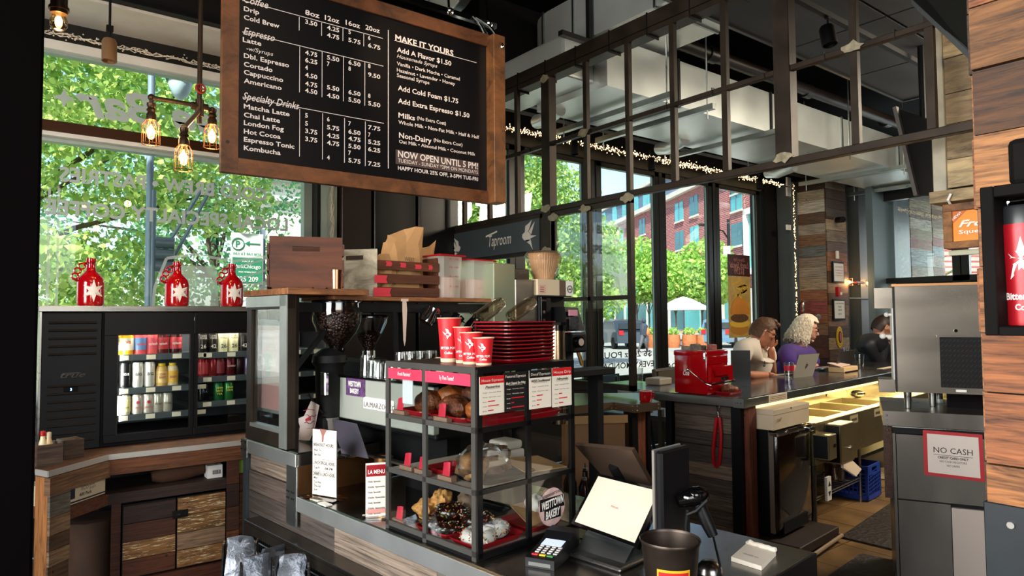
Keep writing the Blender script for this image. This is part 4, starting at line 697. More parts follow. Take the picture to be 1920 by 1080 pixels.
row(pxs([217,238,263,285,304,329],650),sh1[0],[('yellow juice bottle cut by the door frame','juice','E8A21A','E6D9B8',None,None,'161414'),('yellow juice bottle with orange and white label','juice','F0AE22','E9DFC6',None,[('V8',.07,.02,.03)],'B5461E'),('pink juice bottle with blue and red label','juice','E0545A','5C86B5',None,[('splash',.06,.016,.05)],'E8403A'),('pink juice bottle with red label','juice','E25A58','C84C5A',None,[('splash',.06,.016,.05)],'F2D9D0'),('dark red juice bottle with red label','juice','4A1512','A3242A',None,[('splash',.06,.014,.045)],'F2D9D0'),('dark red juice bottle with green topped label','juice','3C0F10','B03038',None,[('splash',.06,.016,.05)],'DCE8D0')],'in top row, left cooler door','juice bottles in the left cooler door')
row(pxs([234,258,280,303,323],710),sh1[1],[('black tall can','tall','1A1A1C',None,None,[('BIG B',.08,.015,.035)],'D8D8D8'),('white can with black hop mark and orange base','tall','E6E4DE',None,None,[('BIG',.075,.018,.035)],'161414'),('white can with black hop mark and chequered base','tall','E9E6E0',None,None,[('BIG',.075,.018,.035)],'161414'),('amber bottle with yellow cap and tan label','cap','C9A05A','D8B97A','E6C21A',[('CHAI',.07,.014,.036),('BABY',.05,.014,.04)],'A02A2A'),('pink based bottle with yellow cap','cap','D8C29A','E0B040','E6C21A',[('BABY',.05,.014,.04)],'A02A6A')],'in middle row, left cooler door','cans and bottles on the middle left shelf')
row(pxs([222,234,257,277,295,313],762),sh1[2],[('pale can cut by the door frame','can','C9C6A8',None,None,None,'161414'),('pale can with yellow and black print','can','D2CDB0','C8C08A',None,[('BEER',.04,.012,.04)],'2A2A22'),('pale can with pink star print','can','D8CFC4',None,None,[('\u2738',.06,.025,.03),('SPRITZ',.035,.01,.045)],'B03A50'),('pale can with red flower print','can','DACFC6',None,None,[('\u2738',.06,.025,.03),('SPRITZ',.035,.01,.045)],'A8242C'),('pale grey can with small dark print','can','C8C2B4',None,None,[('TONIC',.05,.012,.045)],'3A3632'),('pale grey can with a dark drop','can','CCC6B8',None,None,[('TONIC',.05,.012,.045)],'3A3632')],'in bottom row, left cooler door','small cans on the bottom left shelf')
row(pxs([379,398,417,437,456,476,495],645),sh2[0],[('black shake bottle','milk','1B1614',None,None,[('CORE',.105,.013,.04),('POWER',.09,.013,.045),('26',.03,.026,.035)],'E6DCC8'),('black shake bottle','milk','1B1614',None,None,[('CORE',.105,.013,.04),('POWER',.09,.013,.045),('42',.03,.026,.035)],'E6DCC8'),('cream shake bottle','milk','D8CFA8',None,None,[('CORE',.105,.013,.04),('POWER',.09,.013,.045),('26',.03,.026,.035)],'1A1614'),('cream shake bottle','milk','DAD0A6',None,None,[('CORE',.105,.013,.04),('POWER',.09,.013,.045),('26',.03,.026,.035)],'1A1614')]+[('black shake bottle','milk','1B1614',None,None,[('42',.03,.026,.035)],'E6DCC8')]*3,'in top row, middle cooler door','protein shakes in the cooler')
row(pxs([381,397,412,431,449,465,482,500],695),sh2[1],[('red slim can','can','A0252C','B83A40',None,None,''),('red slim can with pale band','can','9C2A30',None,None,None,''),('maroon can','can','5A1420','7A1E2A',None,None,''),('maroon can with red letters','can','641826',None,None,[('KOMBU',.06,.012,.05)],'D8B0B0'),('dark can','can','2A1216',None,None,None,''),('lavender can','can','8A7A9E',None,None,[('ZERO',.06,.012,.045)],'3A2A4A'),('lavender grey can','can','93859F',None,None,None,''),('dark red can','can','6A1420',None,None,None,'')],'in middle row, middle cooler door','soda cans in the cooler')
row(pxs([381,409,428,470,492],742),sh2[2],[('black can with purple print','can','141418',None,None,[('TEA',.06,.014,.035)],'7A6AB0'),('green tea can','can','1E6A3C',None,None,[('YERBA',.08,.012,.045),('MATE',.06,.012,.04),('TEA',.04,.012,.035)],'D8D84A'),('green tea can with yellow leaves','can','2C7A3A',None,None,[('YERBA',.08,.012,.045),('MATE',.06,.012,.04)],'E6E05A'),('dark can','can','20242A',None,None,None,''),('dark can','can','22262C',None,None,None,'')],'in bottom row, middle cooler door','tea cans in the cooler')
def jug(px,base_py,lb):
 y=YF+.14;p=W_(px,600,'y',y);z=Z1;t=thing('growler',lb,'jug',(p.x,y,z),group=None)
 h=W_(px,base_py,'y',y).z-z;k=h/.33;R_=lambda r,q:(r*k,q*k)
 part('body',MB().lathe([R_(*q) for q in ((0,0),(.07,0),(.078,.01),(.08,.03),(.08,.15),(.074,.185),(.05,.215),(.03,.235),(.026,.26),(.026,.295),(0,.295))],(p.x,y,z),28),redg,t,smooth=True)
 part('cap',MB().lathe([R_(*q) for q in ((0,.29),(.028,.29),(.03,.3),(.028,.318),(0,.322))],(p.x,y,z),20),redg,t,smooth=True);part('neck_ring',MB().lathe([R_(*q) for q in ((.027,.281),(.0315,.284),(.027,.288))],(p.x,y,z),20),chrome,t,smooth=True)
 hd=MB()
 for j,(dx,dz) in enumerate(((-.055,.262),(-.078,.232),(-.092,.196))):hd.tube([(p.x+k*(dx+.0185*math.cos(a)),y-.02*k,z+k*(dz+.0185*math.sin(a))) for a in [2*pi*i/14 for i in range(14)]],.006*k,7,True)
 hd.tube([(p.x-.024*k,y,z+.285*k),(p.x-.045*k,y-.01,z+.283*k)],.008*k).tube([(p.x-.105*k,y-.01,z+.182*k),(p.x-.07*k,y,z+.165*k)],.008*k);part('handle',hd,redg,t,smooth=True)
 st_=MB();cz=z+.1*k;n=12;R8=.0832*k;vd_=Vector((-p.x+.012*k,-y,0)).normalized();vd_=(vd_+Vector((.22,-.1,0))).normalized();sd_=Vector((-vd_.y,vd_.x,0));rings=[]
 def wj_(x,zz):an=x/R8;d=vd_*math.cos(an)+sd_*math.sin(an);return (p.x+d.x*R8,y+d.y*R8,cz+zz)
 for f_ in (0,.34,.67,1):rings.append([st_.v(wj_(f_*(.07 if i%2==0 else.028)*k*math.cos(pi/2+pi/6*i)*1.0,f_*(.074 if i%2==0 else.03)*k*math.sin(pi/2+pi/6*i))) for i in range(n)] if f_ else [st_.v(wj_(0,0))])
 for i in range(n):st_._f([rings[0][0],rings[1][i],rings[1][(i+1)%n]]);[st_._f([rings[j][i],rings[j][(i+1)%n],rings[j+1][(i+1)%n],rings[j+1][i]]) for j in (1,2)]
 part('star',st_,white,t)
jug(169,481,'red growler with white star, leftmost on the cooler top');jug(331,488,'red growler with white star, middle of the cooler top');jug(434,492,'red growler with white star, rightmost by the glass screen')
# ================================================================== FRONT COUNTER (turned frame C: u away, v along the counter to the left)
ct=thing('service_counter','L-stepped service counter with worn steel top and pale barn plank front','counter',(1.6,1.7,0),'C')
part('countertop',MB().box((1.236,.83,.862),(2.0,2.52,.92),.006),steel_d,ct);part('raised_top',MB().box((1.236,2.5,1.022),(1.62,3.02,1.081),.006),steel_d,ct)
part('edge_lip',MB().box((1.230,.83,.862),(1.2365,2.5,.917),.002).box((1.230,2.5,1.022),(1.2365,3.02,1.078),.002),M('bright steel lip','AEB2B0',.32,.75,var=.12,vs=6),ct)
part('step_panel',MB().box((1.236,2.496,.92),(1.62,2.502,1.03)),M('brown steel plate','6B4A2C',.4,.8,var=.2),ct);part('corner_plate',MB().box((1.229,2.49,.80),(1.236,2.575,1.03),.001),zinc,ct)
part('corner_plate',MB().box((1.229,2.955,1.0),(1.2355,3.02,1.078),.001),zinc,ct)
for k,(y,z) in enumerate([(2.51,.93),(2.51,.905),(2.525,.93),(2.525,.905),(2.55,.93),(2.55,.905),(2.565,.93),(2.565,.905),(3.01,1.065),(3.01,1.035),(2.97,1.065),(2.97,1.035)]):part('rivet',MB().ball((1.228,y,z),.0045,8,5),blk,ct)
for k,(x,z) in enumerate(((1.33,.985),(1.33,.955),(1.40,.985),(1.40,.955))):part('rivet',MB().ball((x,2.494,z),.005,8,5),steel,ct)
planks(ct,(1.262,.86,0),(0,1,0),2.12,0,.86,.135,wood_g,(-1,0,0),th=.016,seg=(.6,1.1),mats=[wood_g,wood_g,wood_m],rng=random.Random(5));planks(ct,(1.262,2.52,0),(0,1,0),.45,.86,1.02,.08,wood_g,(-1,0,0),th=.014,seg=(.6,1.1))
part('post',MB().box((1.24,2.985,0),(1.28,3.02,1.02)).box((1.24,.83,0),(1.28,.86,.862)),M('blue grey steel','4A5358',.4,.6),ct)
part('carcass',MB().box((1.27,.85,0),(1.95,2.98,.858)).box((1.27,2.5,.858),(1.6,2.98,1.02)),blk,ct);part('end_panel',MB().box((1.25,.828,.80),(2.0,.834,.918)),blk_s,ct)
a=C_(483,972,'u',1.236);mz=.768;mv=thing('vent_grille','steel framed black vent grille at the foot of the counter front','vent grille',(1.12,2.3,0),'C');v0,v1=1.80,2.86
part('frame',MB().box((1.18,v0,mz-.014),(1.246,v1,mz),.002).box((1.18,v1-.04,.1),(1.2,v1,mz-.014)).box((1.18,v0,.1),(1.2,v0+.04,mz-.014)).box((1.18,v0+.04,mz-.05),(1.196,v1-.04,mz-.014)),M('dark brushed frame','5C5650',.3,.9,var=.2),mv)
part('backing',MB().box((1.215,v0,.1),(1.24,v1,mz-.014)),blk,mv)
for k in range(52):part('slat',MB().box((1.20,v0+.05+k*.0185,.2),(1.208,v0+.059+k*.0185,mz-.055)),blk_s,mv)
for z in (mz-.075,mz-.115,mz-.17,mz-.23):part('wire',MB().cyl((1.193,v0+.04,z),.003,v1-v0-.08,6,(0,1,0)),steel,mv)
foilm=M('crumpled foil','5A5E64',.3,.8,var=.6,vs=14,bump=.9,bs=14);bagb=M('black bag film','0C0C0E',.25,.2,bump=.6,bs=12)
def coffee_bag(px,py,w_,h_,tilt,lb,dep=1.0,yaw=0):
 p=C_(px,py,'u',dep);base_z=p.z-h_;t=thing('coffee_bag',lb,'bag',(p.x,p.y,base_z),'C',group='coffee bags by the counter foot',rz=1.0+yaw)
 def rect(z,w__,d__,x=0):return [(-d__+x,-w__,z),(d__+x,-w__,z),(d__+x*1.2,0,z),(d__+x,w__,z),(-d__+x,w__,z),(-d__*1.3+x,0,z)]
 m=MB();lv=[(0,.5,.32),(.18,.52,.36),(.5,.48,.33),(.75,.42,.18),(.9,.44,.05),(1,.42,.012)];rr=random.Random(px);R_=[[m.v((q[0]*w_*2*1.0+rr.gauss(0,.004),q[1]*w_*2*1.0+rr.gauss(0,.004),q[2]+rr.gauss(0,.003))) for q in rect(z*h_,a_*.5,d_*.5,tilt*z)] for z,a_,d_ in lv]
 for A,B in zip(R_,R_[1:]):
  for i in range(6):m._f([A[i],A[(i+1)%6],B[(i+1)%6],B[i]])
 m._f(R_[0]);m._f(R_[-1]);part('pouch',m,foilm,t,smooth=True)
 part('side_gusset',MB().prism([(-w_*.38,w_*.54,h_*.02),(w_*.3,w_*.56,h_*.02),(w_*.2,w_*.52,h_*.93),(-w_*.1,w_*.5,h_*.9)],(0,.006,0)).prism([(-w_*.38,-w_*.54,h_*.02),(w_*.3,-w_*.56,h_*.02),(w_*.2,-w_*.52,h_*.93),(-w_*.1,-w_*.5,h_*.9)],(0,-.006,0)),bagb,t)
 part('lettering',letters(MB(),[('WEST',0,h_*.80,.016,'C',.045,.03),('COFFEE',0,h_*.70,.016,'C',.06,.03),('CO.',0,h_*.62,.012,'C',.02,.03)],(-w_*.43,0,0),(0,-1,0),(.25,0,1)),white,t)
coffee_bag(450,1005,.10,.25,0,'silver coffee bag at the left end of the pile, standing tallest',.98);coffee_bag(482,1043,.085,.22,.1,'silver coffee bag slumped in the middle of the front row',.95,.3);coffee_bag(511,1022,.085,.24,-.1,'silver coffee bag with its printed top leaning right, behind the front row',1.04,.4);coffee_bag(546,1042,.095,.22,.05,'silver coffee bag at the right end against the vent grille',.98,.1)
p=C_(490,1080,'u',1.0);solo('bag_stand',MB().box((.82,p.y-.22,0),(1.08,p.y+.3,p.z-.16),.01),blk_s,'low black display stand under the coffee bags','display stand',(.95,p.y,0),'C')
gs=thing('glass_screen','steel framed glass screen standing on the raised counter end','glass screen',(1.24,2.8,1.081),'C');sfm=M('pale brushed steel','A7ACA6',.33,.7,var=.1)
part('frame',MB().box((1.24,2.945,1.081),(1.27,2.992,1.70)).box((1.238,2.588,1.083),(1.275,2.66,1.70)).box((1.238,2.588,1.645),(1.27,2.992,1.70)).box((1.238,2.60,1.083),(1.27,2.992,1.15)),iron,gs)
part('face_plate',MB().box((1.234,2.59,1.083),(1.2385,2.655,1.70)).box((1.234,2.6,1.655),(1.2385,2.992,1.70)),sfm,gs);part('pane',MB().box((1.25,2.66,1.15),(1.254,2.945,1.645)),cglass,gs);part('sill',MB().box((1.236,2.66,1.14),(1.27,2.945,1.155)),sfm,gs)
part('side_post',MB().box((1.272,2.586,1.081),(1.285,2.6,1.70)),M('dark steel','241C1A',.3,.6),gs)
for u in (1.62,):part('rear_post',MB().box((u,2.95,1.081),(u+.03,2.99,1.70)),iron,gs)
pd_=thing('poster','faded pink coffee poster standing behind the glass screen','poster',(1.29,2.8,1.16),'C');pos=lambda px,py:C_(px,py,'u',1.30)
a,b=pos(478,600),pos(527,778);part('board',MB().box((1.30,b.y,b.z),(1.31,a.y,a.z)),M('poster grey edge','7D8480',.5),pd_);part('print',MB().box((1.297,b.y+.01,b.z+.015),(1.2999,a.y-.01,a.z-.025)),M('faded pink print','C9B7B2',.5),pd_);cyy=(a.y+b.y)/2;W2=(a.y-b.y)
part('print_band',MB().box((1.2955,b.y+.01,b.z+.015),(1.2968,a.y-.01,b.z+.12)),M('faded rose band','BC8E8C',.5),pd_)
m=MB();m.ball((1.2962,cyy-.01,b.z+.20),(.001,.035,.045),16,10).ball((1.2962,cyy-.01,b.z+.235),(.0012,.045,.03),16,8);m.box((1.2955,cyy+.045,b.z+.14),(1.2965,cyy+.07,b.z+.175));part('portrait',m,M('faded portrait','AEB4A8',.5),pd_)
part('lettering',letters(MB(),[('YUP, OUR COFFEE BAR IS',-cyy,a.z-.07,.013,'C',W2*.78,.01),('NOW OPEN UNTIL 5 PM',-cyy,a.z-.10,.013,'C',W2*.74,.01),('Coffee!',-cyy,a.z-.20,.05,'C',W2*.75,.01,.35)],(1.2965,0,0),(0,-1,0),(0,0,1)),white,pd_)
part('clip',MB().box((1.293,cyy-.04,b.z-.02),(1.31,cyy+.05,b.z+.012)),cglass,pd_)
sv=thing('upper_shelf','long wooden shelf on black steel brackets above the espresso station','shelf',(1.6,2.7,1.715),'C')
part('board',MB().box((1.225,2.565,1.702),(1.60,3.0,1.728),.002),wood_shelf,sv);part('board',MB().box((1.46,2.62,1.682),(2.53,2.92,1.701),.002),wood_shelf,sv)
part('support_rail',MB().box((1.3,2.64,1.63),(2.5,2.66,1.672)).box((1.30,2.9,1.63),(2.5,2.92,1.672)),blk,sv)
for u0,u1,z_ in ((1.285,1.50,1.38),(1.80,1.74,1.42),(2.12,2.0,1.4)):part('bracket',MB().beam((u1+.04,2.65,1.67),(u0,2.65,z_),.018,.018),blk,sv)
part('upright',MB().box((1.98,2.9,1.1),(2.02,2.94,1.66)).box((2.46,2.64,.95),(2.5,2.66,1.64)),blk,sv)
def crate(name,lb,u0,v0,z,wu,dv_,h,mat,side_mat,slats_side,grp=None,thick=.012):
 t=thing('wooden_crate',lb,'crate',(u0+wu/2,v0,z),'C')
 return t
k1=C_(510,531,'z',1.729);k2=C_(640,533,'z',1.729);mid_=C_(574,500,'v',2.66);hd_=math.radians(-19)-HC
wc=.345;dpt=(fr(mid_)-Vector((0,0,EYE))).dot(FW);wc=131*dpt/F;hc1=98*dpt/F;c1=thing('wooden_crate','dark brown crate with a hand hole at the left end of the shelf','crate',(mid_.x,mid_.y,1.729),'C',rz=hd_);w2_=wc/2;hxx=.056
for y_ in (0,.262):
 m=MB();m.box((-w2_,y_,.006),(w2_,y_+.013,hc1-.062)).box((-w2_,y_,hc1-.042),(w2_,y_+.013,hc1)).box((-w2_,y_,hc1-.062),(-hxx,y_+.013,hc1-.042)).box((hxx,y_,hc1-.062),(w2_,y_+.013,hc1-.042));part('end_board',m,crate_w,c1)
for k in range(3):
 z0_=.008+k*(hc1-.02)/3
 for s_ in (-1,1):part('slat',MB().box((s_*w2_,-.004,z0_),(s_*(w2_+.009),.279,z0_+(hc1-.02)/3-.018)),crate_w,c1)
for k in range(5):x=-w2_+.035+k*(wc-.07)/4;part('bottom_slat',MB().box((x-.024,0,0),(x+.024,.275,.006)),crate_w,c1)
q0=lambda px,py,v=2.68:C_(px,py,'v',v)
ua,um,ub=q0(646,500).x,q0(707,500).x,q0(822,500).x;z0_=1.7015;zt2=q0(680,466).z;c2_=thing('wooden_crate','pale ended slatted crate with pink tape labels holding kraft bags','crate',(um,2.68,z0_),'C')
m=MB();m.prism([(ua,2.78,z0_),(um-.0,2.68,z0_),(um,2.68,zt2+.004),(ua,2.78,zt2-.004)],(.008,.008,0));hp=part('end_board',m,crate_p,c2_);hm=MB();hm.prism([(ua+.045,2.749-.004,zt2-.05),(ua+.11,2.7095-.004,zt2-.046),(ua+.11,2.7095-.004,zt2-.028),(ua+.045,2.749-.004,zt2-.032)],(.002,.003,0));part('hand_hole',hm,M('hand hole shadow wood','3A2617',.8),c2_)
for k,(a_,b_) in enumerate(((518,545),(502,519),(484,503))):
 zz0,zz1=q0(760,b_-2).z,q0(760,a_-1 if k else 521).z
 zz0=z0_+.004+k*.062;zz1=zz0+.042;part('slat',MB().box((um,2.672,zz0),(ub,2.68,zz1)),crate_w,c2_);part('slat',MB().box((um,2.86,zz0),(ub,2.868,zz1)),crate_w,c2_)
part('end_board',MB().box((ub-.012,2.68,z0_),(ub,2.86,zt2-.02)),crate_w,c2_);part('bottom_board',MB().prism([(ua+.01,2.785,z0_),(um,2.69,z0_),(ub-.012,2.69,z0_),(ub-.012,2.86,z0_),(ua+.02,2.86,z0_)],(0,0,.004)),crate_w,c2_)
pk_=M('pink tape','C8313F',.6);tp_=MB()
for k,(x0_,w__,zc2) in enumerate(((.04,.03,.155),(.12,.03,.152),(.205,.035,.148),(.285,.022,.148))):part('tape_label',MB().prism([(um+x0_,2.6705,z0_+zc2-.011),(um+x0_+w__,2.6705,z0_+zc2-.011),(um+x0_+w__+.006,2.6705,z0_+zc2),(um+x0_+w__,2.6705,z0_+zc2+.011),(um+x0_,2.6705,z0_+zc2+.011),(um+x0_+.005,2.6705,z0_+zc2)],(0,-.001,0)),pk_,c2_)
for x0_,w__,zc2,hh2 in ((-.02,.07,.082,.018),(-.025,.095,.022,.02)):part('tape_label',MB().prism([(um+x0_,2.6695,z0_+zc2-hh2),(um+x0_+w__,2.6695,z0_+zc2-hh2),(um+x0_+w__-.008,2.6695,z0_+zc2),(um+x0_+w__,2.6695,z0_+zc2+hh2),(um+x0_,2.6695,z0_+zc2+hh2)],(0,-.001,0)),pk_,c2_)
def paper_bag(lb,u,v,z,w_,d_,h_,seed,lean=0,txt=None):
 t=thing('kraft_bag',lb,'bag',(u,v,z),'C');m=MB();rr=random.Random(seed);R_=[]
 for k in range(7):
  q=k/6;f_=1-.25*max(0,q-.6)-.06*math.sin(q*9+seed);row_=[]
  for i in range(12):
   a=2*pi*i/12;x=max(-1,min(1,1.25*math.cos(a)));y=max(-1,min(1,1.25*math.sin(a)));dd=d_*(1-.75*max(0,q-.5)*2)
   row_.append(m.v((u+w_/2*x*f_+lean*q*q+rr.gauss(0,.005),v+dd/2*y+rr.gauss(0,.005),z+h_*q+(.02*math.sin(i*1.7+seed)+.03*(x if lean else 0))*(q>.95))))
  R_.append(row_)
 for A,B in zip(R_,R_[1:]):
  for i in range(12):m._f([A[i],A[(i+1)%12],B[(i+1)%12],B[i]])
 m._f(R_[0][::-1]);m._f(R_[-1]);part('paper',m,kraft,t)
 if txt:part('lettering',letters(MB(),txt,(u,v-d_/2-.012,z),(1,0,-.08),(0,0,1)),M('bag print','6B5136',.8),t)
 return t
paper_bag('tall open kraft bag printed coffee standing in the slatted crate',q0(755,480,2.76).x,2.77,z0_+.005,.21,.11,.315,3,.02,[('COFFEE',.01,.14,.022,'C',.08),('WEST',.0,.17,.02,'C',.06)])
paper_bag('second kraft bag behind the tall one in the slatted crate',q0(792,480,2.8).x,2.82,z0_+.005,.15,.06,.25,8,.02);paper_bag('low crumpled kraft bag at the left of the slatted crate',q0(722,480,2.73).x+.02,2.745,z0_+.005,.1,.08,.185,5)
def cup(name,lb,cat,u,v,z,r0,r1,h,mat,f='C',n=24,grp=None,wall=.0018,extra=None,z_in=None):
 t=thing(name,lb,cat,(u,v,z),f,grp);part('body',MB().lathe([(0,0),(r0,0),(r1,h),(r1-wall,h),(r0-wall,.004),(0,.004)],(u,v,z),n),mat,t,smooth=True);return t
p=q0(636,541,2.6);cup('metal_cup','copper tinted metal cup between the two crates','cup',p.x+.0,2.625,1.7285 if p.x<1.6 else 1.7015,.026,.029,.083,copper)
cl_=FOIL('clear tub plastic','F2EFE2',.38);wafer=M('stacked coffee filters','B99A90',.7,var=.1,vs=20,stretch=(30,30,1));tick=M('tub red print','9A1E28',.5)
for k,(xa,xb,lb) in enumerate(((823,874,'clear tub with red lid full of paper filters, beside the crate'),(874,931,'clear tub with red lid of paper filters at the right end of the shelf'))):
 v_=2.66+.03*k;u0,u1=q0(xa+1,520,v_).x,q0(xb-2,520,v_).x;w_=u1-u0;z_=1.7015;h_=q0(850,481 if k==0 else 486,v_).z-z_;t=thing('storage_tub',lb,'container',(u0+w_/2,v_,z_),'C')
 m=MB();rr=[]
 for z2,s in ((0,.44),(h_,.5)):rr.append([m.v((u0+w_/2+w_*s*x,v_+.08+w_*s*y,z_+z2)) for x,y in [(max(-1,min(1,1.2*math.cos(2*pi*(i+.5)/16))),max(-1,min(1,1.2*math.sin(2*pi*(i+.5)/16)))) for i in range(16)]])
 for i in range(16):m._f([rr[0][i],rr[0][(i+1)%16],rr[1][(i+1)%16],rr[1][i]])
 m._f(rr[0][::-1]);part('tub',m,cl_,t,smooth=True);m=MB();m.box((u0-.004,v_-.01,z_+h_),(u1+.004,v_+.17,z_+h_+.009),.004);part('lid',m,red,t)
 m=MB();n_=40
 def ring(r,zz):return [m.v((u0+w_/2+r*(1+.03*(i%2))*math.cos(2*pi*i/n_),v_+.08+r*(1+.03*(i%2))*math.sin(2*pi*i/n_),zz)) for i in range(n_)]
 A=ring(w_*.36,z_+.004);B=ring(w_*.42,z_+h_*.5)
 for i in range(n_):m._f([A[i],A[(i+1)%n_],B[(i+1)%n_],B[i]])
 c_=m.v((u0+w_/2,v_+.08,z_+h_*.53));[m._f([B[i],B[(i+1)%n_],c_]) for i in range(n_)];part('coffee_filters',m,wafer,t)
 part('scale_marks',letters(MB(),[(s_,u0+w_*.52,z_+h_*q,.008,'C',w_*.35) for s_,q in (('6L \u2014 6Qt',.92),('5.5L \u2014 5Qt',.72),('4L \u2014 4Qt',.5),('2L \u2014 2Qt',.26))],(0,v_-.008,0),(1,0,0),(0,0,1)),tick,t)
def pitcher(u,z,lb,mat,r=.035,h=.075,tl=.5):
 t=thing('milk_pitcher',lb,'pitcher',(u,2.63,z),'C');ax=Vector((tl,-.15,.8)).normalized();c_=Vector((u,2.62,z))
 part('body',MB().lathe([(0,0),(r,0),(r*1.02,h*.3),(r*.8,h*.75),(r*.86,h),(r*.82,h),(r*.76,h*.75),(0,h*.1)],c_,20,ax),mat,t,smooth=True);side=ax.cross(Vector((0,1,0))).normalized()
 part('handle',MB().tube([c_+ax*h*.9-side*r*.85,c_+ax*h*.95-side*r*1.6,c_+ax*h*.4-side*r*1.7,c_+ax*h*.15-side*r],.004,6),mat,t,smooth=True);part('hook',MB().tube([(u,2.635,1.64),(u+.01,2.615,1.62),(u+.004,2.62,z+h+.01),c_+ax*h*.9-side*r*1.2],.002,5),blk,t);return t
g_=lambda px,py,v=2.62:C_(px,py,'v',v)
p=g_(797,600);pitcher(p.x,p.z-.01,'steel milk pitcher hanging at the left of the hook rail',chrome);p=g_(845,612);pitcher(p.x-.01,p.z-.02,'black milk pitcher hanging above the red cups',blk_g,.036,.09,.6);p=g_(880,612);pitcher(p.x,p.z-.02,'black milk pitcher hanging beside the bottles',blk_g,.036,.09,.6)
p=g_(821,585);solo('measuring_spoon',MB().ball((p.x,2.62,p.z),(.012,.006,.018)).bar((p.x,2.62,p.z+.015),(p.x,2.64,1.64),.002),M('spoon red','8A1F1C',.3),'small red measuring spoon hanging from the hook rail','spoon',(p.x,2.62,p.z),'C',smooth=True)
p=g_(754,551);solo('paper_strip',MB().prism([(p.x-.012,2.6,1.682),(p.x+.01,2.6,1.682),(p.x+.014,2.6,1.64),(p.x+.006,2.6,1.5),(p.x,2.6,1.475),(p.x-.006,2.6,1.5),(p.x-.012,2.6,1.64)],(0,.001,0)).box((p.x-.02,2.598,1.68),(p.x+.02,2.6,1.692)),M('paper strip','C9B0A2',.7),'narrow paper strip taped to the shelf edge','paper',(p.x,2.6,1.6),'C')
beans=nt('coffee beans');m_,n_,l_,b_=beans;vo=n_.new('ShaderNodeTexVoronoi');vo.inputs['Scale'].default_value=95;tc_=n_.new('ShaderNodeTexCoord');l_.new(tc_.outputs['Object'],vo.inputs[0]);rp=n_.new('ShaderNodeValToRGB');rp.color_ramp.elements[0].color=(*hx('5A2A18'),1);rp.color_ramp.elements[1].color=(*hx('120806'),1);rp.color_ramp.elements[1].position=.5;l_.new(vo.outputs[0],rp.inputs[0]);l_.new(rp.outputs[0],b_.inputs['Base Color']);bp=n_.new('ShaderNodeBump');bp.inputs['Strength'].default_value=1;bp.inputs['Distance'].default_value=.006;bp.invert=True;l_.new(vo.outputs[0],bp.inputs['Height']);l_.new(bp.outputs[0],b_.inputs['Normal']);b_.inputs['Roughness'].default_value=.35;beans=m_
hop=GLASS('hopper plastic',(.86,.86,.84),.12,.05)
def hopper(t,u,v,zt,zb,r,fill,rn=.022,n=28,lid=.012,rnd=True):
 H_=zt-zb;prof=[(r*.98,H_),(r,H_*.85),(r*.97,H_*.6),(r*.8,H_*.38),(r*.42,H_*.12),(rn,0)] if rnd else [(r,H_),(r*.97,H_*.85),(rn*1.1,H_*.05),(rn,0)]
 part('hopper',MB().lathe(prof,(u,v,zb),n),hop,t,smooth=True);part('hopper_lid',MB().lathe([(0,H_+lid),(r*.99,H_+lid),(r*1.02,H_+lid*.6),(r*1.02,H_-.002),(0,H_-.002)],(u,v,zb),n),blk_g,t,smooth=True)
 pf=[(p_[0]*.95,p_[1]) for p_ in prof if p_[1]<H_*fill];
 top_r=np.interp(H_*fill,[p_[1] for p_ in prof[::-1]],[p_[0] for p_ in prof[::-1]])*.95
 part('beans',MB().lathe([(0,H_*fill+.012),(top_r*.6,H_*fill+.008),(top_r,H_*fill-.006)]+pf,(u,v,zb),n),beans,t,smooth=True)
a,b=g_(590,565,2.66),g_(680,565,2.66);u1_=(a.x+b.x)/2;r1_=(b.x-a.x)/2*.93;zt_=a.z-.005;zb_=g_(635,655,2.66).z;t=thing('coffee_grinder','large black coffee grinder with a hopper full of dark beans','grinder',(u1_,2.72,.95),'C')
hopper(t,u1_,2.68,zt_,zb_,r1_,.82);bb_=MB();bb_.lathe([(0,-.30),(.055,-.3),(.06,-.08),(.075,-.06),(.07,-.03),(.045,-.01),(.03,.0),(0,0)],(u1_-.03,2.69,zb_+.005),24);bb_.box((u1_-.09,2.64,zb_-.42),(u1_+.03,2.8,zb_-.28),.02);part('body',bb_,blk,t,smooth=True);part('collar',MB().lathe([(.028,0),(.034,.01),(.034,.03),(.028,.035)],(u1_-.0,2.68,zb_-.012),24),blk_g,t,smooth=True)
part('emblem',MB().box((u1_-.02,2.64,zb_-.05),(u1_+.03,2.655,zb_-.038),.003),chrome,t);part('portafilter_fork',MB().box((u1_-.1,2.6,zb_-.19),(u1_-.08,2.64,zb_-.09),.004),chrome,t)
a,b=g_(672,595,2.7),g_(736,595,2.7);u2_=(a.x+b.x)/2;t=thing('coffee_grinder','smaller grinder with a cone hopper half full of beans','grinder',(u2_,2.76,.95),'C');zb_=g_(704,660,2.7).z;hopper(t,u2_,2.76,a.z-.0,zb_,(b.x-a.x)/2*.95,.55,rnd=False);part('collar',MB().cyl((u2_,2.76,zb_-.03),.03,.035),chrome,t,smooth=True);part('body',MB().box((u2_-.07,2.7,.95),(u2_+.07,2.9,zb_-.03),.015),blk,t)
em=thing('espresso_machine','espresso machine with pale mirror back panel and cups on top','espresso machine',(1.6,2.5,.92),'C');mir=M('pale mirror panel','C9CFC4',.18,.45,var=.06,vs=3)
part('body',MB().box((1.53,2.0,1.15),(1.95,2.78,1.355),.01).box((1.62,2.05,.92),(1.9,2.74,1.15)),blk,em);part('back_panel',MB().box((1.50,1.98,1.178),(1.53,2.79,1.352),.004),mir,em);part('top_rail',MB().box((1.49,1.97,1.352),(1.97,2.8,1.362),.003),blk_g,em)
part('drip_edge',MB().box((1.50,2.0,1.04),(1.53,2.78,1.05),.002),steel,em)
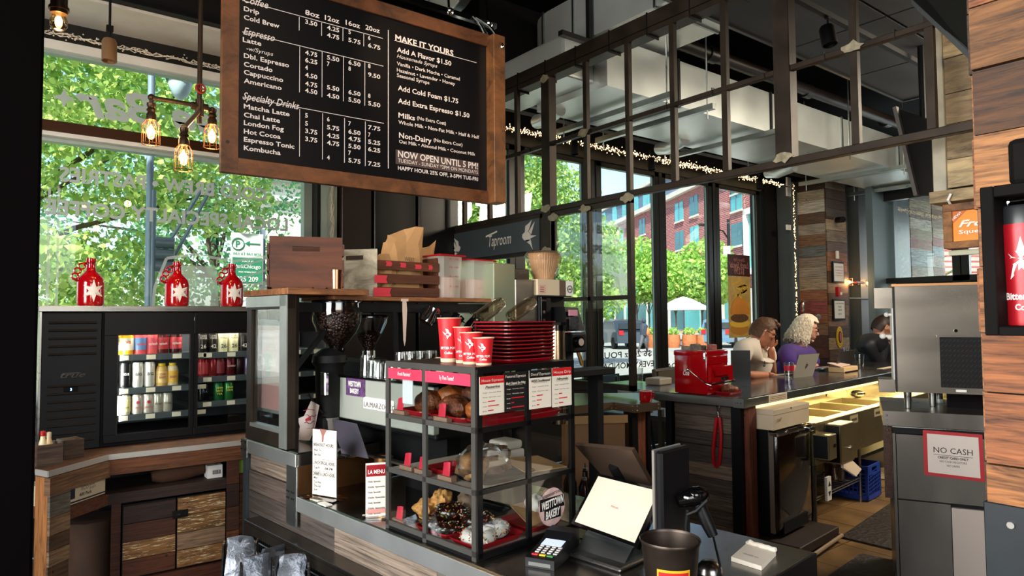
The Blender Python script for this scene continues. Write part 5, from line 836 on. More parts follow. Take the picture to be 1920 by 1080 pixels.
for v in (2.05,2.73):part('leg',MB().cyl((1.6,v,.92),.02,.14),blk,em)
a=C_(683,772,'u',1.499);pb_=part('badge',MB().box((1.494,C_(740,760,'u',1.5).y,C_(700,768,'u',1.5).z),(1.499,a.y,C_(700,746,'u',1.5).z),.002),white,em);part('lettering',letters(MB(),[('LA.MARZOCCO',-a.y+.008,C_(700,764,'u',1.5).z,.022,'L',.225,.0)],(1.493,0,0),(0,-1,0),(0,0,1)),M('badge grey','6A6C68',.5),pb_)
a,b=C_(650,705,'u',1.497),C_(684,745,'u',1.497);pb_=part('sticker',MB().box((1.494,b.y,b.z),(1.4985,a.y,a.z)),M('purple sticker','5A3A66',.5,var=.5,vs=60),em);part('lettering',letters(MB(),[('WESTTOWN',-(a.y+b.y)/2,(a.z+b.z)/2+.0,.022,'C',.10,.03),('BAKERY',-(a.y+b.y)/2,(a.z+b.z)/2-.028,.02,'C',.07,.03)],(1.4925,0,0),(0,-1,0),(0,0,1)),white,pb_)
def tumbler(lb,u,v,z,r,h,f='C',grp=None,up=False,mat=None,n=16):
 t=thing('drinking_glass',lb,'glass',(u,v,z),f,grp);m=MB()
 prof=[(0,h*.06),(r*.86,h*.06),(r,h),(r*.95,h),(r*.8,h*.12),(0,h*.12)];prof=prof if up else [(a_,h-b_) for a_,b_ in prof]
 part('body',m.lathe(prof+[prof[0]],(u,v,z),n),mat or dglass,t,smooth=True);part('base',MB().lathe([(0,0),(r*.86,0),(r*.86,h*.06),(0,h*.06)] if up else [(0,h),(r*.84,h),(r*.86,h*.94),(0,h*.94)],(u,v,z),n),dglass,t,smooth=True);return t
gi=0
for px,v_,h_ in ((655,2.45,.065),(668,2.5,.085),(680,2.42,.06),(700,2.40,.055),(714,2.34,.06),(728,2.3,.07)):
 p=C_(px,690,'v',v_);tumbler('upturned glass on the espresso machine, %s from the left'%ordn(gi),max(1.55,p.x),v_,1.3635,.032,h_,grp='upturned glasses on the espresso machine');gi+=1
tr_=solo('glass_tray',MB().box((1.62,2.02,1.363),(1.9,2.24,1.385),.004),blk_g,'black tray under the row of upturned glasses','tray',(1.75,2.1,1.363),'C');gi=0
for px in (753,772,791,808):
 p=C_(px,672,'v',2.13);tumbler('clear tumbler on the black tray, %s from the left'%ordn(gi),p.x,2.13,1.386,.027,.09,grp='tumblers on the black tray');gi+=1
p=C_(818,655,'v',2.13);solo('coaster_stack',MB().box((p.x-.02,2.06,1.386),(p.x+.03,2.11,1.45),.003),M('coaster stack','D2A48C',.8,var=.2,vs=60,stretch=(1,1,8)),'stack of pink paper coasters beside the tumblers','coasters',(p.x,2.08,1.386),'C')
a=C_(580,738,'u',1.42);tk=thing('paper_note','handwritten paper notes curling off a clip by the grinder','paper',(1.42,a.y,a.z),'C');q=lambda px,py,u=1.40:tuple(C_(px,py,'u',u))
m=MB();m.prism([q(583,752),q(598,760),q(590,800),q(580,826,1.37),q(560,825,1.37),q(562,800),q(558,785),q(570,780)],(.002,0,0));part('sheet',m,M('note paper','DCC9C2',.7),tk);m=MB();rg=random.Random(1)
for k in range(5):x,y=568+rg.random()*6,768+k*12;m.tube([q(x+i*4,y+rg.uniform(-2.5,2.5),1.397) for i in range(6)],.0014,4)
part('handwriting',m,M('marker red','A32436',.6),tk,kind='stuff');part('sticker',MB().prism([q(572,786,1.396),q(582,780,1.396),q(582,788,1.396),q(573,790,1.396)],(.001,0,0)),pk_,tk)
part('clip_arm',MB().tube([q(578,740,1.42),q(590,755,1.42),q(606,776,1.42)],.004,6).ball(q(578,740,1.42),.008),blk,tk)
p=C_(618,800,'u',1.45);cup('utensil_cup','grey plastic cup holding tools below the mirror panel','cup',1.47,C_(618,800,'u',1.47).y,1.06,.036,.043,.12,M('grey plastic','6E6A64',.4));solo('drip_shelf',MB().box((1.40,2.42,1.045),(1.499,2.78,1.058),.002),steel_d,'small steel drip shelf in front of the espresso machine','shelf',(1.45,2.6,1.045),'C')
bw=thing('tilted_board','smoky tilted acrylic panel leaning under the mirror panel','panel',(1.42,2.3,.925),'C');part('panel',MB().prism([q(622,785,1.46),q(668,795,1.46),q(690,860,1.42),q(640,850,1.42)],(.004,0,0)),M('smoky acrylic','4A4650',.2,.2),bw)
p=C_(647,915,'z',.92);cup('steel_cup','small brass coloured steel cup in the dark niche of the counter','cup',1.52,2.33,.921,.035,.038,.13,M('brass steel','9A7446',.3,.9))
def sheet_sign(name,lb,px0,px1,py_top,py_bot,u,mat_txt,ytilt=0):
 return
a,b=C_(585,930,'z',.921),C_(634,938,'z',.921);hs_=thing('hours_sign','acrylic holder with opening hours sheet on the counter corner','sign',(1.29,2.38,.92),'C')
pl_=Plane(fr(a),fr(b));sw=pl_.at(632,900)[0];zt_=pl_.at(585,802)[1];orgf=thing
hs_.rotation_euler=(0,0,0);hs_.location=fr((1.29,2.38,.92));ORG[hs_.name]=Vector(hs_.location)
part('holder',pl_.box(MB(),0,sw,.925,zt_,0,.004),GLASS('acrylic',(.96,.96,.94),.12),hs_);part('sheet',pl_.box(MB(),.003,sw-.003,.93,zt_-.004,-.0008,-.0001),M('hours sheet','E4DED2',.35),hs_);part('foot',pl_.box(MB(),-.012,sw+.02,.9205,.926,-.045,.045),GLASS('amber acrylic edge',(.95,.9,.78),.2),hs_)
zz=lambda py:pl_.at(610,py)[1];part('lettering',pl_.text(MB(),[('BREAKFAST HOURS',sw*.06,zz(838),.013,'L',sw*.8,.02),('Wed - Fri',sw*.08,zz(848),.011,'L',sw*.3),('Sat-Sun',sw*.08,zz(856),.011,'L',sw*.28),('LUNCH SPECIAL HOURS',sw*.06,zz(872),.013,'L',sw*.86,.02),('Tue-Fri    11AM-3PM',sw*.08,zz(881),.011,'L',sw*.75),('DINNER & LUNCH HOURS',sw*.06,zz(893),.013,'L',sw*.86,.02),('Mon',sw*.08,zz(900),.010,'L',sw*.15),('Tue-Wed',sw*.08,zz(908),.010,'L',sw*.3),('Thu-Sat',sw*.08,zz(915),.010,'L',sw*.28),('Sun',sw*.08,zz(922),.010,'L',sw*.15)],-.0014),ink,hs_)
m=MB();[pl_.box(m,sw*.05,sw*.95,z_,z_+.001,-.0016,-.0009) for z_ in (zz(862),zz(864),zz(884),zz(886))];part('rule_line',m,ink,hs_)
part('torn_tape',MB().prism([pl_.P(sw*.3,zt_-.001,-.001),pl_.P(sw*.6,zt_-.002,-.001),pl_.P(sw*.48,zt_-.025,-.001),pl_.P(sw*.46,zt_-.05,-.001),pl_.P(sw*.4,zt_-.05,-.001),pl_.P(sw*.4,zt_-.025,-.001)],-pl_.n*-.001),M('brown stain','8A5A50',.6),hs_)
a,b=C_(700,968,'z',.921),C_(722,972,'z',.921);a=Vector((1.262,2.045,.921));b=Vector((1.325,2.01,.921));pl_=Plane(fr(a),fr(b));ms_=thing('menu_card','small acrylic menu card with a red header beside the pastry case','sign',fr((1.3,2.01,.92)));sw=.07;zt_=pl_.at(705,868)[1]
part('card',pl_.box(MB(),0,sw,.925,zt_,0,.004),paper,ms_);part('header',pl_.box(MB(),.002,sw-.002,zt_-.045,zt_-.006,-.0014,-.0003),redd,ms_);part('footer',pl_.box(MB(),.002,sw-.002,.935,.95,-.0014,-.0003),M('pale rose','C98A80',.6),ms_);part('foot',pl_.box(MB(),-.01,sw+.01,.9205,.926,-.03,.03),MT['amber acrylic edge'],ms_)
part('lettering',pl_.text(MB(),[('LA MENU',.008,zt_-.036,.014,'L',sw*.8)],-.0022),white,ms_);part('lettering',pl_.text(MB(),[('Daily Specials',.008,zt_-.065-.018*k,.006,'L',sw*(.6+.2*(k%2))) for k in range(7)],-.0014),ink,ms_)
for k,(px,py) in enumerate(((597,937),(612,946))):p=C_(px,py,'z',.9205);solo('price_tile',MB().box((p.x-.02,p.y-.03,.9205),(p.x+.008,p.y+.03,.926),.001),M('tile white','CFCBC0',.3) if k==0 else MT['tile white'],'small flat metal tag on the counter, %s the hours sign'%('left of' if k==0 else 'in front of'),'tag',(p.x,p.y,.9205),'C')
# ================================================================== PASTRY CASE AND TILL (frame C)
U0,U1,V0,V1,B0,B1=1.255,1.672,1.458,1.908,.921,1.462
pc=thing('pastry_case','black framed glass pastry case with three shelves on the counter','display case',((U0+U1)/2,(V0+V1)/2,B0),'C')
cf=M('case front frame','55534F',.4,.55,var=.1);ck=M('case black frame','101011',.35,.3);t_=.018;um=(U0+U1)/2;vm=(V0+V1)/2+.015;zs3=[B0+.016,1.115,1.288]
def bars(mat,lst,nm='frame'):
 m=MB()
 for a,b in lst:m.box(a,b)
 part(nm,m,mat,pc)
bars(cf,[((U0-.003,v-t_/2,B0),(U0+.006,v+t_/2,B1-.0185)) for v in (V0+t_/2,vm,V1-t_/2)]+[((U0-.003,V0,z),(U0+.006,V1,z+t_*.9)) for z in (B0+.012,1.103,1.276)]+[((U0-.003,V0,B1-.0185),(U0+.006,V1,B1))])
bars(ck,[((u-t_/2,V0-.003,B0),(u+t_/2,V0+.006,B1-.0185)) for u in (U0+t_/2+.004,um,U1-t_/2)]+[((U0+.006,V0-.003,z),(U1,V0+.006,z+t_*.8)) for z in (B0+.006,1.103,1.276)]+[((U0+.006,V0-.003,B1-.0185),(U1,V0+.006,B1)),((U0+.0,V0,B1-.008),(U1,V1,B1-.001)),((U1-t_,V1-.01,B0),(U1,V1,B1)),((U1-.008,V0,B0),(U1,V0+.018,B1)),((U0,V0,B0),(U1+.02,V1,B0+.01))])
shm=M('case shelf liner','A39488',.6)
for z in zs3:part('shelf',MB().box((U0+.008,V0+.008,z-.006),(U1-.01,V1-.008,z),.001),shm,pc)
for a,b in ((V0+t_,vm-t_/2),(vm+t_/2,V1-t_)):
 for i,z in enumerate(zs3):part('pane',MB().box((U0,a,z+.003),(U0+.002,b,(zs3+[B1-.01])[i+1]-.008)),cglass,pc)
for a,b in ((U0+t_,um-t_/2),(um+t_/2,U1-t_)):
 for i,z in enumerate(zs3):part('pane',MB().box((a,V0,z+.003),(b,V0+.002,(zs3+[B1-.01])[i+1]-.008)),cglass,pc)
rose=M('rose header strip','C92F4B',.45,var=.15,vs=8)
for v0,v1,s_ in ((vm+t_/2,V1-t_,'Fresh Pastries!'),(V0+t_,vm-t_/2,'Try Them Toasted!')):
 h_=part('header_strip',MB().box((U0-.0045,v0,B1-.055),(U0-.0035,v1,B1-.021)),rose,pc);part('lettering',letters(MB(),[(s_,-(v0+v1)/2,B1-.043,.012,'C',.07,.0,.3)],(U0-.0055,0,0),(0,-1,0),(0,0,1)),white,h_)
cards=[(899,945,707,779,'C8141E','E5DCCB','House Espresso','Passerine',(.5,.8,.4),'red headed coffee card reading House Espresso, first on the case side'),(944,987,699,773,'101012','101012','Featured Espresso','Black Capped Sun Wing',(1,.2,1),'black coffee card reading Featured Espresso, second on the case side'),(992,1033,695,768,'101012','E5DCCB','Decaf Espresso','WESE Decaffeinated',(.5,.4,.2),'cream coffee card with black header reading Decaf Espresso'),(1035,1071,691,764,'C8141E','E5DCCB','House Drip','Hirundo',(.3,.8,.4),'red headed coffee card reading House Drip, last on the case side')]
for x0_,x1_,y0_,y1_,hc,bc,tt,nm,bars_,lb in cards:
 a,b=C_(x0_,720,'v',V0-.004),C_(x1_,720,'v',V0-.004);zt_,zb_=C_(x0_,y0_,'v',V0-.004).z,C_(x0_,y1_,'v',V0-.004).z;w_=b.x-a.x;t=thing('coffee_card',lb,'card',(a.x,V0-.005,zb_),'C');h_=zt_-zb_
 cm=lambda c:MT.get('card '+c) or M('card '+c,c,.5)
 part('card',MB().box((a.x,V0-.0052,zb_),(b.x,V0-.0036,zt_)),cm(bc),t);part('header',MB().box((a.x,V0-.0058,zt_-h_*.2),(b.x,V0-.0053,zt_)),cm(hc),t)
 tc=cm('E5DCCB') if bc=='101012' else ink;fr_=(0,V0-.0062,0)
 part('lettering',letters(MB(),[(tt,(a.x+b.x)/2,zt_-h_*.14,h_*.075,'C',w_*.88,0)],fr_,(1,0,0),(0,0,1)),cm('E5DCCB'),t)
 L=[(nm,(a.x+b.x)/2,zt_-h_*.31,h_*.065,'C',w_*(.6 if len(nm)<12 else.85),.02,.3)]
 for k,s_ in enumerate(('Origin   Colombia, Kenya','Notes   Chocolate, Sugar','Roast','Acidity','Body')):L.append((s_,a.x+w_*.1,zt_-h_*(.44+.12*k),h_*.026,'L',w_*(.75 if k<2 else.16),0))
 part('lettering',letters(MB(),L,fr_,(1,0,0),(0,0,1)).box((a.x+w_*.2,V0-.0061,zt_-h_*.335),(b.x-w_*.2,V0-.0056,zt_-h_*.33)),tc,t)
 m=MB();[m.box((a.x+w_*.32,V0-.0062,zt_-h_*(.675+.12*k)),(a.x+w_*(.32+.55*bb),V0-.0056,zt_-h_*(.65+.12*k))) for k,bb in enumerate(bars_)];part('level_bar',m,cm('C8141E'),t)
a=C_(1035,950,'v',V0-.003);bk_=thing('bakery_sticker','round pastries sticker with black lettering panels on the case glass','sticker',(a.x,V0-.004,a.z),'C');R1=.058
part('disc',MB().prism([(a.x+R1*math.cos(2*pi*i/32),V0-.004,a.z+R1*math.sin(2*pi*i/32)) for i in range(32)],(0,.001,0)),M('swirl sticker','C9A9A4',.5,var=.25,vs=30),bk_)
part('label_panel',MB().box((a.x-.055,V0-.0052,a.z-.006),(a.x+.055,V0-.0042,a.z+.03)).box((a.x-.036,V0-.0053,a.z-.036),(a.x+.038,V0-.0042,a.z-.002)),blk,bk_)
part('lettering',letters(MB(),[('WESTTOWN',0,.002,.024,'C',.1,.03,.15),('BAKERY',0,-.03,.024,'C',.066,.03,.15)],(a.x,V0-.0058,a.z),(1,0,.1),(0,0,1)),white,bk_);part('lettering',letters(MB(),[('PASTRIES BROUGHT TO YOU BY',0,.036,.009,'C',.095,.02)],(a.x,V0-.0052,a.z),(1,0,.12),(0,0,1)),ink,bk_)
def sq(a):
 c,s__=math.cos(a),math.sin(a);return math.copysign(abs(c)**.28,c),math.copysign(abs(s__)**.28,s__)
def tray(lb,u,v,z,wu,wv,mat,h=.016,grp=None,name='serving_tray',lip=.008):
 t=thing(name,lb,'tray',(u,v,z),'C',grp);m=MB();n_=20
 def ring(k,zz):return [m.v((u+(wu/2*k)*sq(2*pi*(i+.5)/n_)[0],v+(wv/2*k)*sq(2*pi*(i+.5)/n_)[1],z+zz)) for i in range(n_)]
 Rs=[ring(.88,0),ring(.97,h),ring(1.0,h+.001),ring(1.0,h-.003),ring(.99,h-.004)];Rs=[ring(.86,.0025),ring(.955,h),ring(1.0,h+.0015),ring(1.0,h-.0025),ring(.965,h-.003),ring(.88,0)]
 for A,B in zip(Rs,Rs[1:]):
  for i in range(n_):m._f([A[i],A[(i+1)%n_],B[(i+1)%n_],B[i]])
 m._f(Rs[0]);m._f(Rs[-1][::-1]);part('tray',m,mat,t);return t
def blob(u,v,z,rx,ry,rz_,seed,amp=.18,n=30,mm=20,rough_=2.4):
 m=MB().ball((u,v,z),(rx,ry,rz_),n,mm);sd=Vector((seed*3.1,seed*1.7,0))
 for q in m.bm.verts:d=q.co-Vector((u,v,z));q.co+=d*amp*noise.noise(q.co*rough_/max(rx,.01)+sd)
 return m
bun=M('golden brown crust','A0521E',.4,var=.35,vs=60,bump=.3,bs=60);choc=M('chocolate glaze','1E0C07',.22,coat=.4);crumb=M('pale crumb crust','C58A4A',.7,var=.4,vs=45,bump=.9,bs=45);glaze=M('white glaze','D9CFC8',.35);wrap=GLASS('plastic wrap',(.93,.93,.93),.3,.15);sprm=[M('sprinkle %d'%i,c,.4) for i,c in enumerate(('B8442E','D8A23A','E8DED2','6E2A22','3A5A3A','C86A5A'))]
seedm=M('seeded crust','6B3417',.5,var=.7,vs=140,bump=.6,bs=120)
def sprinkle(t,u,v,z,R_,r_,n,seed):
 rg=random.Random(seed);ms=[MB() for _ in sprm]
 for i in range(n):
  a=rg.uniform(0,2*pi);b=rg.uniform(-.3,pi+.3);d=Vector(((R_+r_*math.cos(b))*math.cos(a),(R_+r_*math.cos(b))*math.sin(a),r_*math.sin(b)*.85));p=Vector((u,v,z))+d*1.02;e=Vector((rg.gauss(0,1),rg.gauss(0,1),rg.gauss(0,.6))).normalized()*.0045;ms[rg.randrange(len(ms))].bar(p-e,p+e,.0017,3)
 for m,mt_ in zip(ms,sprm):part('sprinkles',m,mt_,t,kind='stuff')
def donut(lb,u,v,z,R_,r_,mat,spr,seed,tilt=(0,0),grp=None):
 t=thing('donut',lb,'donut',(u,v,z),'C',grp);zc2=z+r_*.85;m=MB();n_=28
 m.tube([(u+R_*math.cos(2*pi*i/n_),v+R_*math.sin(2*pi*i/n_),zc2+tilt[0]*math.cos(2*pi*i/n_)) for i in range(n_)],[r_*(1+.06*math.sin(i*1.3+seed)) for i in range(n_)],14,True);part('donut_ring',m,mat,t,smooth=True)
 if spr:sprinkle(t,u,v,zc2,R_,r_,spr,seed)
 return t
def roll(lb,u,v,z,rx,ry,rz_,mat,seed,amp=.2,cat='pastry',name='pastry',grp=None):
 t=thing(name,lb,cat,(u,v,z),'C',grp);part('crust',blob(u,v,z+rz_*.93,rx,ry,rz_,seed,amp),mat,t,smooth=True);return t
cardf=M('price card red','C32038',.5)
def pcard(u,v,z,lb):
 t=thing('price_card',lb,'price tag',(u,v,z),'C','price cards in the pastry case');part('card',MB().prism([(u,v-.017,z),(u,v+.017,z),(u+.008,v+.02,z+.035),(u+.006,v,z+.04),(u+.008,v-.012,z+.04)],(.001,0,0)),cardf,t)
 m=letters(MB(),[('Muffin',-v,z+.022,.006,'C',.022),('$4',-v,z+.01,.006,'C')],(u-.0008,0,0),(0,-1,0),(.2,0,1));part('lettering',m,white,t)
z=zs3[0]+.001;tr1=tray('red melamine tray of chocolate donuts, bottom shelf front',1.345,1.70,z,.15,.17,redd);tr2=tray('red tray of sprinkled donuts in the front corner, bottom shelf',1.37,1.545,z,.2,.14,redd);tray('red tray of wrapped pastries behind the bakery sticker',1.57,1.56,z,.15,.16,redd);tray('black tray at the back of the bottom shelf',1.52,1.78,z+.0,.2,.2,blk_g)
donut('chocolate donut with rainbow sprinkles, nearest in the bottom tray',1.322,1.665,z+.004,.032,.021,choc,170,1);donut('chocolate donut with sprinkles leaning at the back of the bottom tray',1.38,1.72,z+.004,.03,.02,choc,150,2);donut('chocolate donut with sprinkles on top of the bottom pile',1.35,1.69,z+.042,.031,.021,choc,190,3);donut('chocolate donut with sprinkles behind the mullion on the bottom shelf',1.325,1.735,z+.004,.028,.02,choc,140,4)
donut('white glazed donut with sprinkles, front corner of the bottom shelf',1.33,1.535,z+.004,.033,.021,glaze,190,5);donut('white glazed donut with sprinkles behind the corner one',1.405,1.56,z+.004,.033,.021,glaze,190,6);donut('chocolate donut with sprinkles stacked behind the glazed pair',1.38,1.60,z+.03,.03,.02,choc,120,7)
roll('lumpy golden scone at the left of the bottom shelf',1.355,1.83,z+.012,.036,.034,.03,crumb,1,.4);roll('pale lumpy scone on top at the left of the bottom shelf',1.40,1.80,z+.03,.034,.03,.035,crumb,2,.4);solo('black_dish',MB().box((1.31,1.79,z),(1.45,1.88,z+.011),.004),blk_g,'black dish under the golden scones','dish',(1.38,1.83,z),'C');roll('dusty muffin behind the chocolate donuts',1.43,1.70,z+.02,.04,.04,.045,M('dusty brown crust','6E5644',.8,var=.3,vs=40,bump=.6),3,.25)
wd_=M('wood block','8A6A58',.6)
for k,(u,v,zz_) in enumerate(((1.275,1.865,z),(1.275,1.62,zs3[1]+.001),(1.275,1.82,zs3[1]+.001),(1.275,1.74,zs3[1]+.001),(1.275,1.86,zs3[2]+.001),(1.275,1.64,zs3[2]+.001))):
 lbp=('bottom','middle','middle','middle','top','top')[k];solo('card_holder',MB().box((u-.008,v-.035,zz_),(u+.012,v+.03,zz_+.014)),wd_,'small wood price card block on the %s shelf, %s'%(lbp,('left','right end','left end','centre','left','right')[k]),'block',(u,v,zz_),'C');pcard(u,v,zz_+.0145,'red price card in a wood block on the %s shelf, %s'%(lbp,('left','right end','left end','centre','left','right')[k]))
pp2=paper;solo('parchment',MB().prism([(1.50,1.49,z+.02),(1.65,1.50,z+.025),(1.62,1.62,z+.05),(1.52,1.6,z+.06)],(0,0,.002)),kraft,'crumpled parchment sheet in the tray behind the bakery sticker','paper',(1.58,1.55,z+.02),'C')
roll('wrapped pale roll behind the bakery sticker',1.60,1.56,z+.03,.035,.04,.03,glaze,9,.25)
z=zs3[1]+.001;tray('dark metal tray holding a wrapped loaf, middle shelf',1.41,1.55,z,.22,.16,blk_s);roll('plastic wrapped iced bun on the middle shelf tray',1.33,1.56,z+.004,.045,.048,.042,M('iced crust','A8794E',.4,var=.6,vs=20),4,.25);roll('second wrapped bun on the middle shelf tray',1.42,1.57,z+.004,.045,.04,.03,M('iced crust dark','8A5E3C',.4,var=.6,vs=20),5,.25)
solo('plastic_wrap',blob(1.375,1.56,z+.055,.1,.07,.05,3,.35,16,9,5),wrap,'crinkled clear plastic wrap over the middle shelf buns','wrap',(1.375,1.56,z+.04),'C');tray('red tray behind the glass at the centre of the middle shelf',1.36,1.71,z,.12,.12,redd)
solo('kraft_sheet',MB().prism([(1.47,1.475,z+.012),(1.655,1.475,z+.002),(1.65,1.6,z+.02),(1.5,1.62,z+.03)],(0,0,.003)),kraft,'kraft paper bag lying flat at the right of the middle shelf','paper',(1.56,1.5,z+.005),'C');solo('napkin_stack',MB().box((1.56,1.66,z),(1.65,1.76,z+.04),.008).box((1.565,1.665,z+.04),(1.645,1.755,z+.07),.01),M('folded napkins','B3A59A',.9,var=.1),'stack of folded napkins at the back of the middle shelf','napkins',(1.6,1.7,z),'C')
z=zs3[2]+.001;tray('red tray of loaves, top shelf left',1.36,1.82,z,.16,.14,redd);tray('long red tray of loaves along the front of the top shelf',1.40,1.64,z,.24,.2,redd);tray('red tray behind the coffee cards on the top shelf',1.46,1.505,z,.36,.07,redd)
roll('seeded brown loaf at the left of the top shelf',1.35,1.80,z+.004,.05,.05,.038,seedm,6,.15,'bread','loaf');roll('orange brown loaf behind the mullion on the top shelf',1.41,1.76,z+.004,.05,.06,.045,bun,7,.15,'bread','loaf');roll('seeded twisted loaf in the front of the top shelf',1.34,1.66,z+.004,.045,.06,.035,seedm,8,.2,'bread','loaf');roll('second seeded loaf stacked behind on the top shelf',1.42,1.65,z+.03,.045,.05,.035,seedm,9,.2,'bread','loaf');roll('shiny brown roll at the right of the top shelf',1.36,1.575,z+.004,.035,.04,.03,bun,10,.15,'bread','loaf')
for k,(va,vb,zl,zh,c) in enumerate(((1.775,1.83,.06,.145,'D5D8DE'),)):solo('paper_slip',MB().box((U0+.01,va,z+zl-.02),(U0+.012,vb,z+zh-.02)),M('white slip',c,.5),'white paper slip hanging inside the left top pane','paper',(U0+.01,va,z+zl),'C')
ct_=B1
for k,(px,by,ty,w_,lb) in enumerate(((843,679,597,44,'tall red paper cup with swallow print, leftmost and biggest'),(868,681,614,34,'medium red paper cup half hidden behind the others'),(884,683,624,42,'red paper cup with swallow and coffee lettering in the middle'),(907,685,634,38,'smallest red paper cup at the front right of the cups'))):
 p=C_(px,by-1,'z',ct_+.001);v_=p.y;p=Vector((max(p.x,U0+.034),v_,ct_));D=(p.x*FW.x*1+0);d3=fr(p);dep=(d3-Vector((0,0,EYE))).dot(FW);h_=(by-ty)*dep/F;r1=w_/2*dep/F;r0=r1*.74
 t=thing('paper_cup',lb,'cup',(p.x,p.y,ct_),'C');part('cup',MB().lathe([(0,0),(r0,0),(r0,.001),(r1,h_),(r1+.0022,h_+.001),(r1+.0022,h_-.002),(r1-.001,h_-.003),(r0,.01),(0,.01)],p,30),redc,t,smooth=True);part('base_band',MB().lathe([(r0+.0004,.0005),(r0+(r1-r0)*.1+.0004,h_*.09)],p,30),M('pale cup paper','DDBE9C',.7) if k==0 else MT['pale cup paper'],t,smooth=True);part('rim',MB().tube([(p.x+(r1+.0012)*math.cos(2*pi*i/24),p.y+(r1+.0012)*math.sin(2*pi*i/24),ct_+h_) for i in range(24)],.0018,5,True),MT['pale cup paper'],t)
 vd=Vector((-.62,-.78,0)).normalized();sd_=Vector((-vd.y,vd.x,0));m=MB()
 def wrap_(x,y):
  rr=r0+(r1-r0)*y/h_+.0006;a=x/rr;d=vd*math.cos(a)+sd_*math.sin(a);return (p.x+d.x*rr,p.y+d.y*rr,ct_+y)
 for s_,cy,hh_ in (('BITTER POPS',.30,.05),('Coffee',.19,.05)):
  vs,fs=glyphs(s_,.02,.1 if s_=='Coffee' else 0);x0_=min(q[0] for q in vs);x1_=max(q[0] for q in vs);sc=(r1*1.5 if s_[0:2]=='BI' else r1*.7)/(x1_-x0_);bv=[m.v(wrap_((q[0]-(x0_+x1_)/2)*sc-.1*r1,h_*cy+q[1]*sc*1.1)) for q in vs];[m._f([bv[i] for i in f]) for f in fs]
 for sh_ in ([(-.3,.1),(-.1,.25),(.2,.2),(.35,.05),(.1,-.1),(-.2,-.12)],[(-.1,.2),(.0,.5),(.3,.6),(.15,.2)],[(.25,.1),(.6,.35),(.35,.0)],[(-.1,-.05),(.1,-.4),(.2,-.05)]):m.poly([wrap_(-x*r1*.9-.1*r1,h_*.62+y*r1*.9) for x,y in sh_])
 part('print',m,white,t)
n_t=11;pbot=C_(927,683,'z',ct_);u_a=C_(938,680,'v',1.50).x;u_b=C_(1046,668,'v',1.50).x;cu=(u_a+u_b)/2+.012;wu=(u_b-u_a)*.93;zt_=C_(975,594,'v',1.5).z;st_h=(zt_-ct_)/(n_t+1.2)
for k in range(n_t):
 if k==0:trb=M('tray red black','5A0A0E',.3)
 t=thing('serving_tray','%s tray in the stack on the case, %s from the bottom'%('red' if k%2==0 else 'black and red',ordn(k)),'tray',(cu,1.6,ct_+.001+k*st_h),'C','melamine trays stacked on the case');uu=cu-.016*k/10;vv=1.585-.002*k;z0_=ct_+.001+k*st_h;wv=.18;g_w=wu*(.94 if k else.92)
 m=MB()
 def ring(kk,zz,n_=24):return [m.v((uu+(g_w/2*kk)*sq(2*pi*(i+.5)/n_)[0],vv+(wv/2*kk)*sq(2*pi*(i+.5)/n_)[1],z0_+zz)) for i in range(n_)]
 hh_=st_h*.62;R4=[ring(.93,0),ring(.985,hh_*.8),ring(1.01,hh_),ring(1.01,hh_+st_h*.22),ring(.97,hh_+st_h*.22)]
 for A,B in zip(R4,R4[1:]):
  for i in range(24):m._f([A[i],A[(i+1)%24],B[(i+1)%24],B[i]])
 m._f(R4[0][::-1]);m._f(R4[-1]);part('tray_body',m,blk_g if k else redd,t)
 m=MB();A=ring(1.014,hh_*.95);B=ring(1.014,hh_+st_h*.25);Cc=ring(.96,hh_+st_h*.26)
 for i in range(24):m._f([A[i],A[(i+1)%24],B[(i+1)%24],B[i]]);m._f([B[i],B[(i+1)%24],Cc[(i+1)%24],Cc[i]])
 part('red_rim',m,redd,t)
ztop=ct_+n_t*st_h+st_h*.4
for k,(px,py) in enumerate(((915,585),(975,582))):
 p=C_(px,py,'v',2.05);ax=Vector((.75,-.1,.45)).normalized();t=thing('glass_jar','upturned glass jar leaning behind the tray stack, %s one'%('left','right')[k],'jar',(p.x,2.05,p.z),'C');part('body',MB().lathe([(0,0),(.028,0),(.03,.01),(.03,.12),(.024,.14),(.021,.14),(.021,.12),(.026,.11),(.026,.01),(0,.008)],p-ax*.06,20,ax),GLASS('amber jar glass',(.93,.88,.8),.14,.05) if k==0 else MT['amber jar glass'],t,smooth=True);part('stand_arm',MB().bar(p-ax*.07,(p.x-.03,2.08,1.362),.004),blk,t)
solo('jar_rack',MB().box((1.95,2.0,1.33),(2.6,2.12,1.362),.004).box((2.0,2.03,.92),(2.04,2.09,1.33)).box((2.5,2.03,.0),(2.54,2.09,1.33)),blk,'black rack behind the pastry case','rack',(2.2,2.05,1.33),'C')
bw=thing('coffee_brewer','stainless coffee brewer with a black control panel behind the trays','coffee brewer',(2.6,2.6,1.0),'C');bx0,bx1=2.517,2.80;zt1,ztb,zt2=C_(965,495,'v',2.6).z,C_(1008,525,'v',2.6).z,C_(1020,556,'v',2.6).z
part('tank',MB().box((2.365,2.60,1.30),(2.52,2.9,zt1-.0),.004),M('green reflection steel','B9C3A8',.2,.7,var=.12,vs=2),bw);part('tank_top',MB().box((2.522,2.63,ztb),(2.66,2.9,zt1-.02),.004),steel_d,bw)  # green reflection on the steel tank is put into its colour
part('body',MB().box((2.521,2.60,1.38),(2.69,2.9,ztb),.004),steel,bw);part('control_panel',MB().box((2.692,2.59,C_(1012,640,'v',2.6).z),(2.79,2.9,zt2-.001),.004),blk_s,bw);part('panel_face',MB().box((2.70,2.582,C_(1012,632,'v',2.6).z),(2.745,2.588,C_(1012,556,'v',2.6).z),.003),blk_g,bw)
zz_=lambda py:C_(1020,py,'v',2.6).z
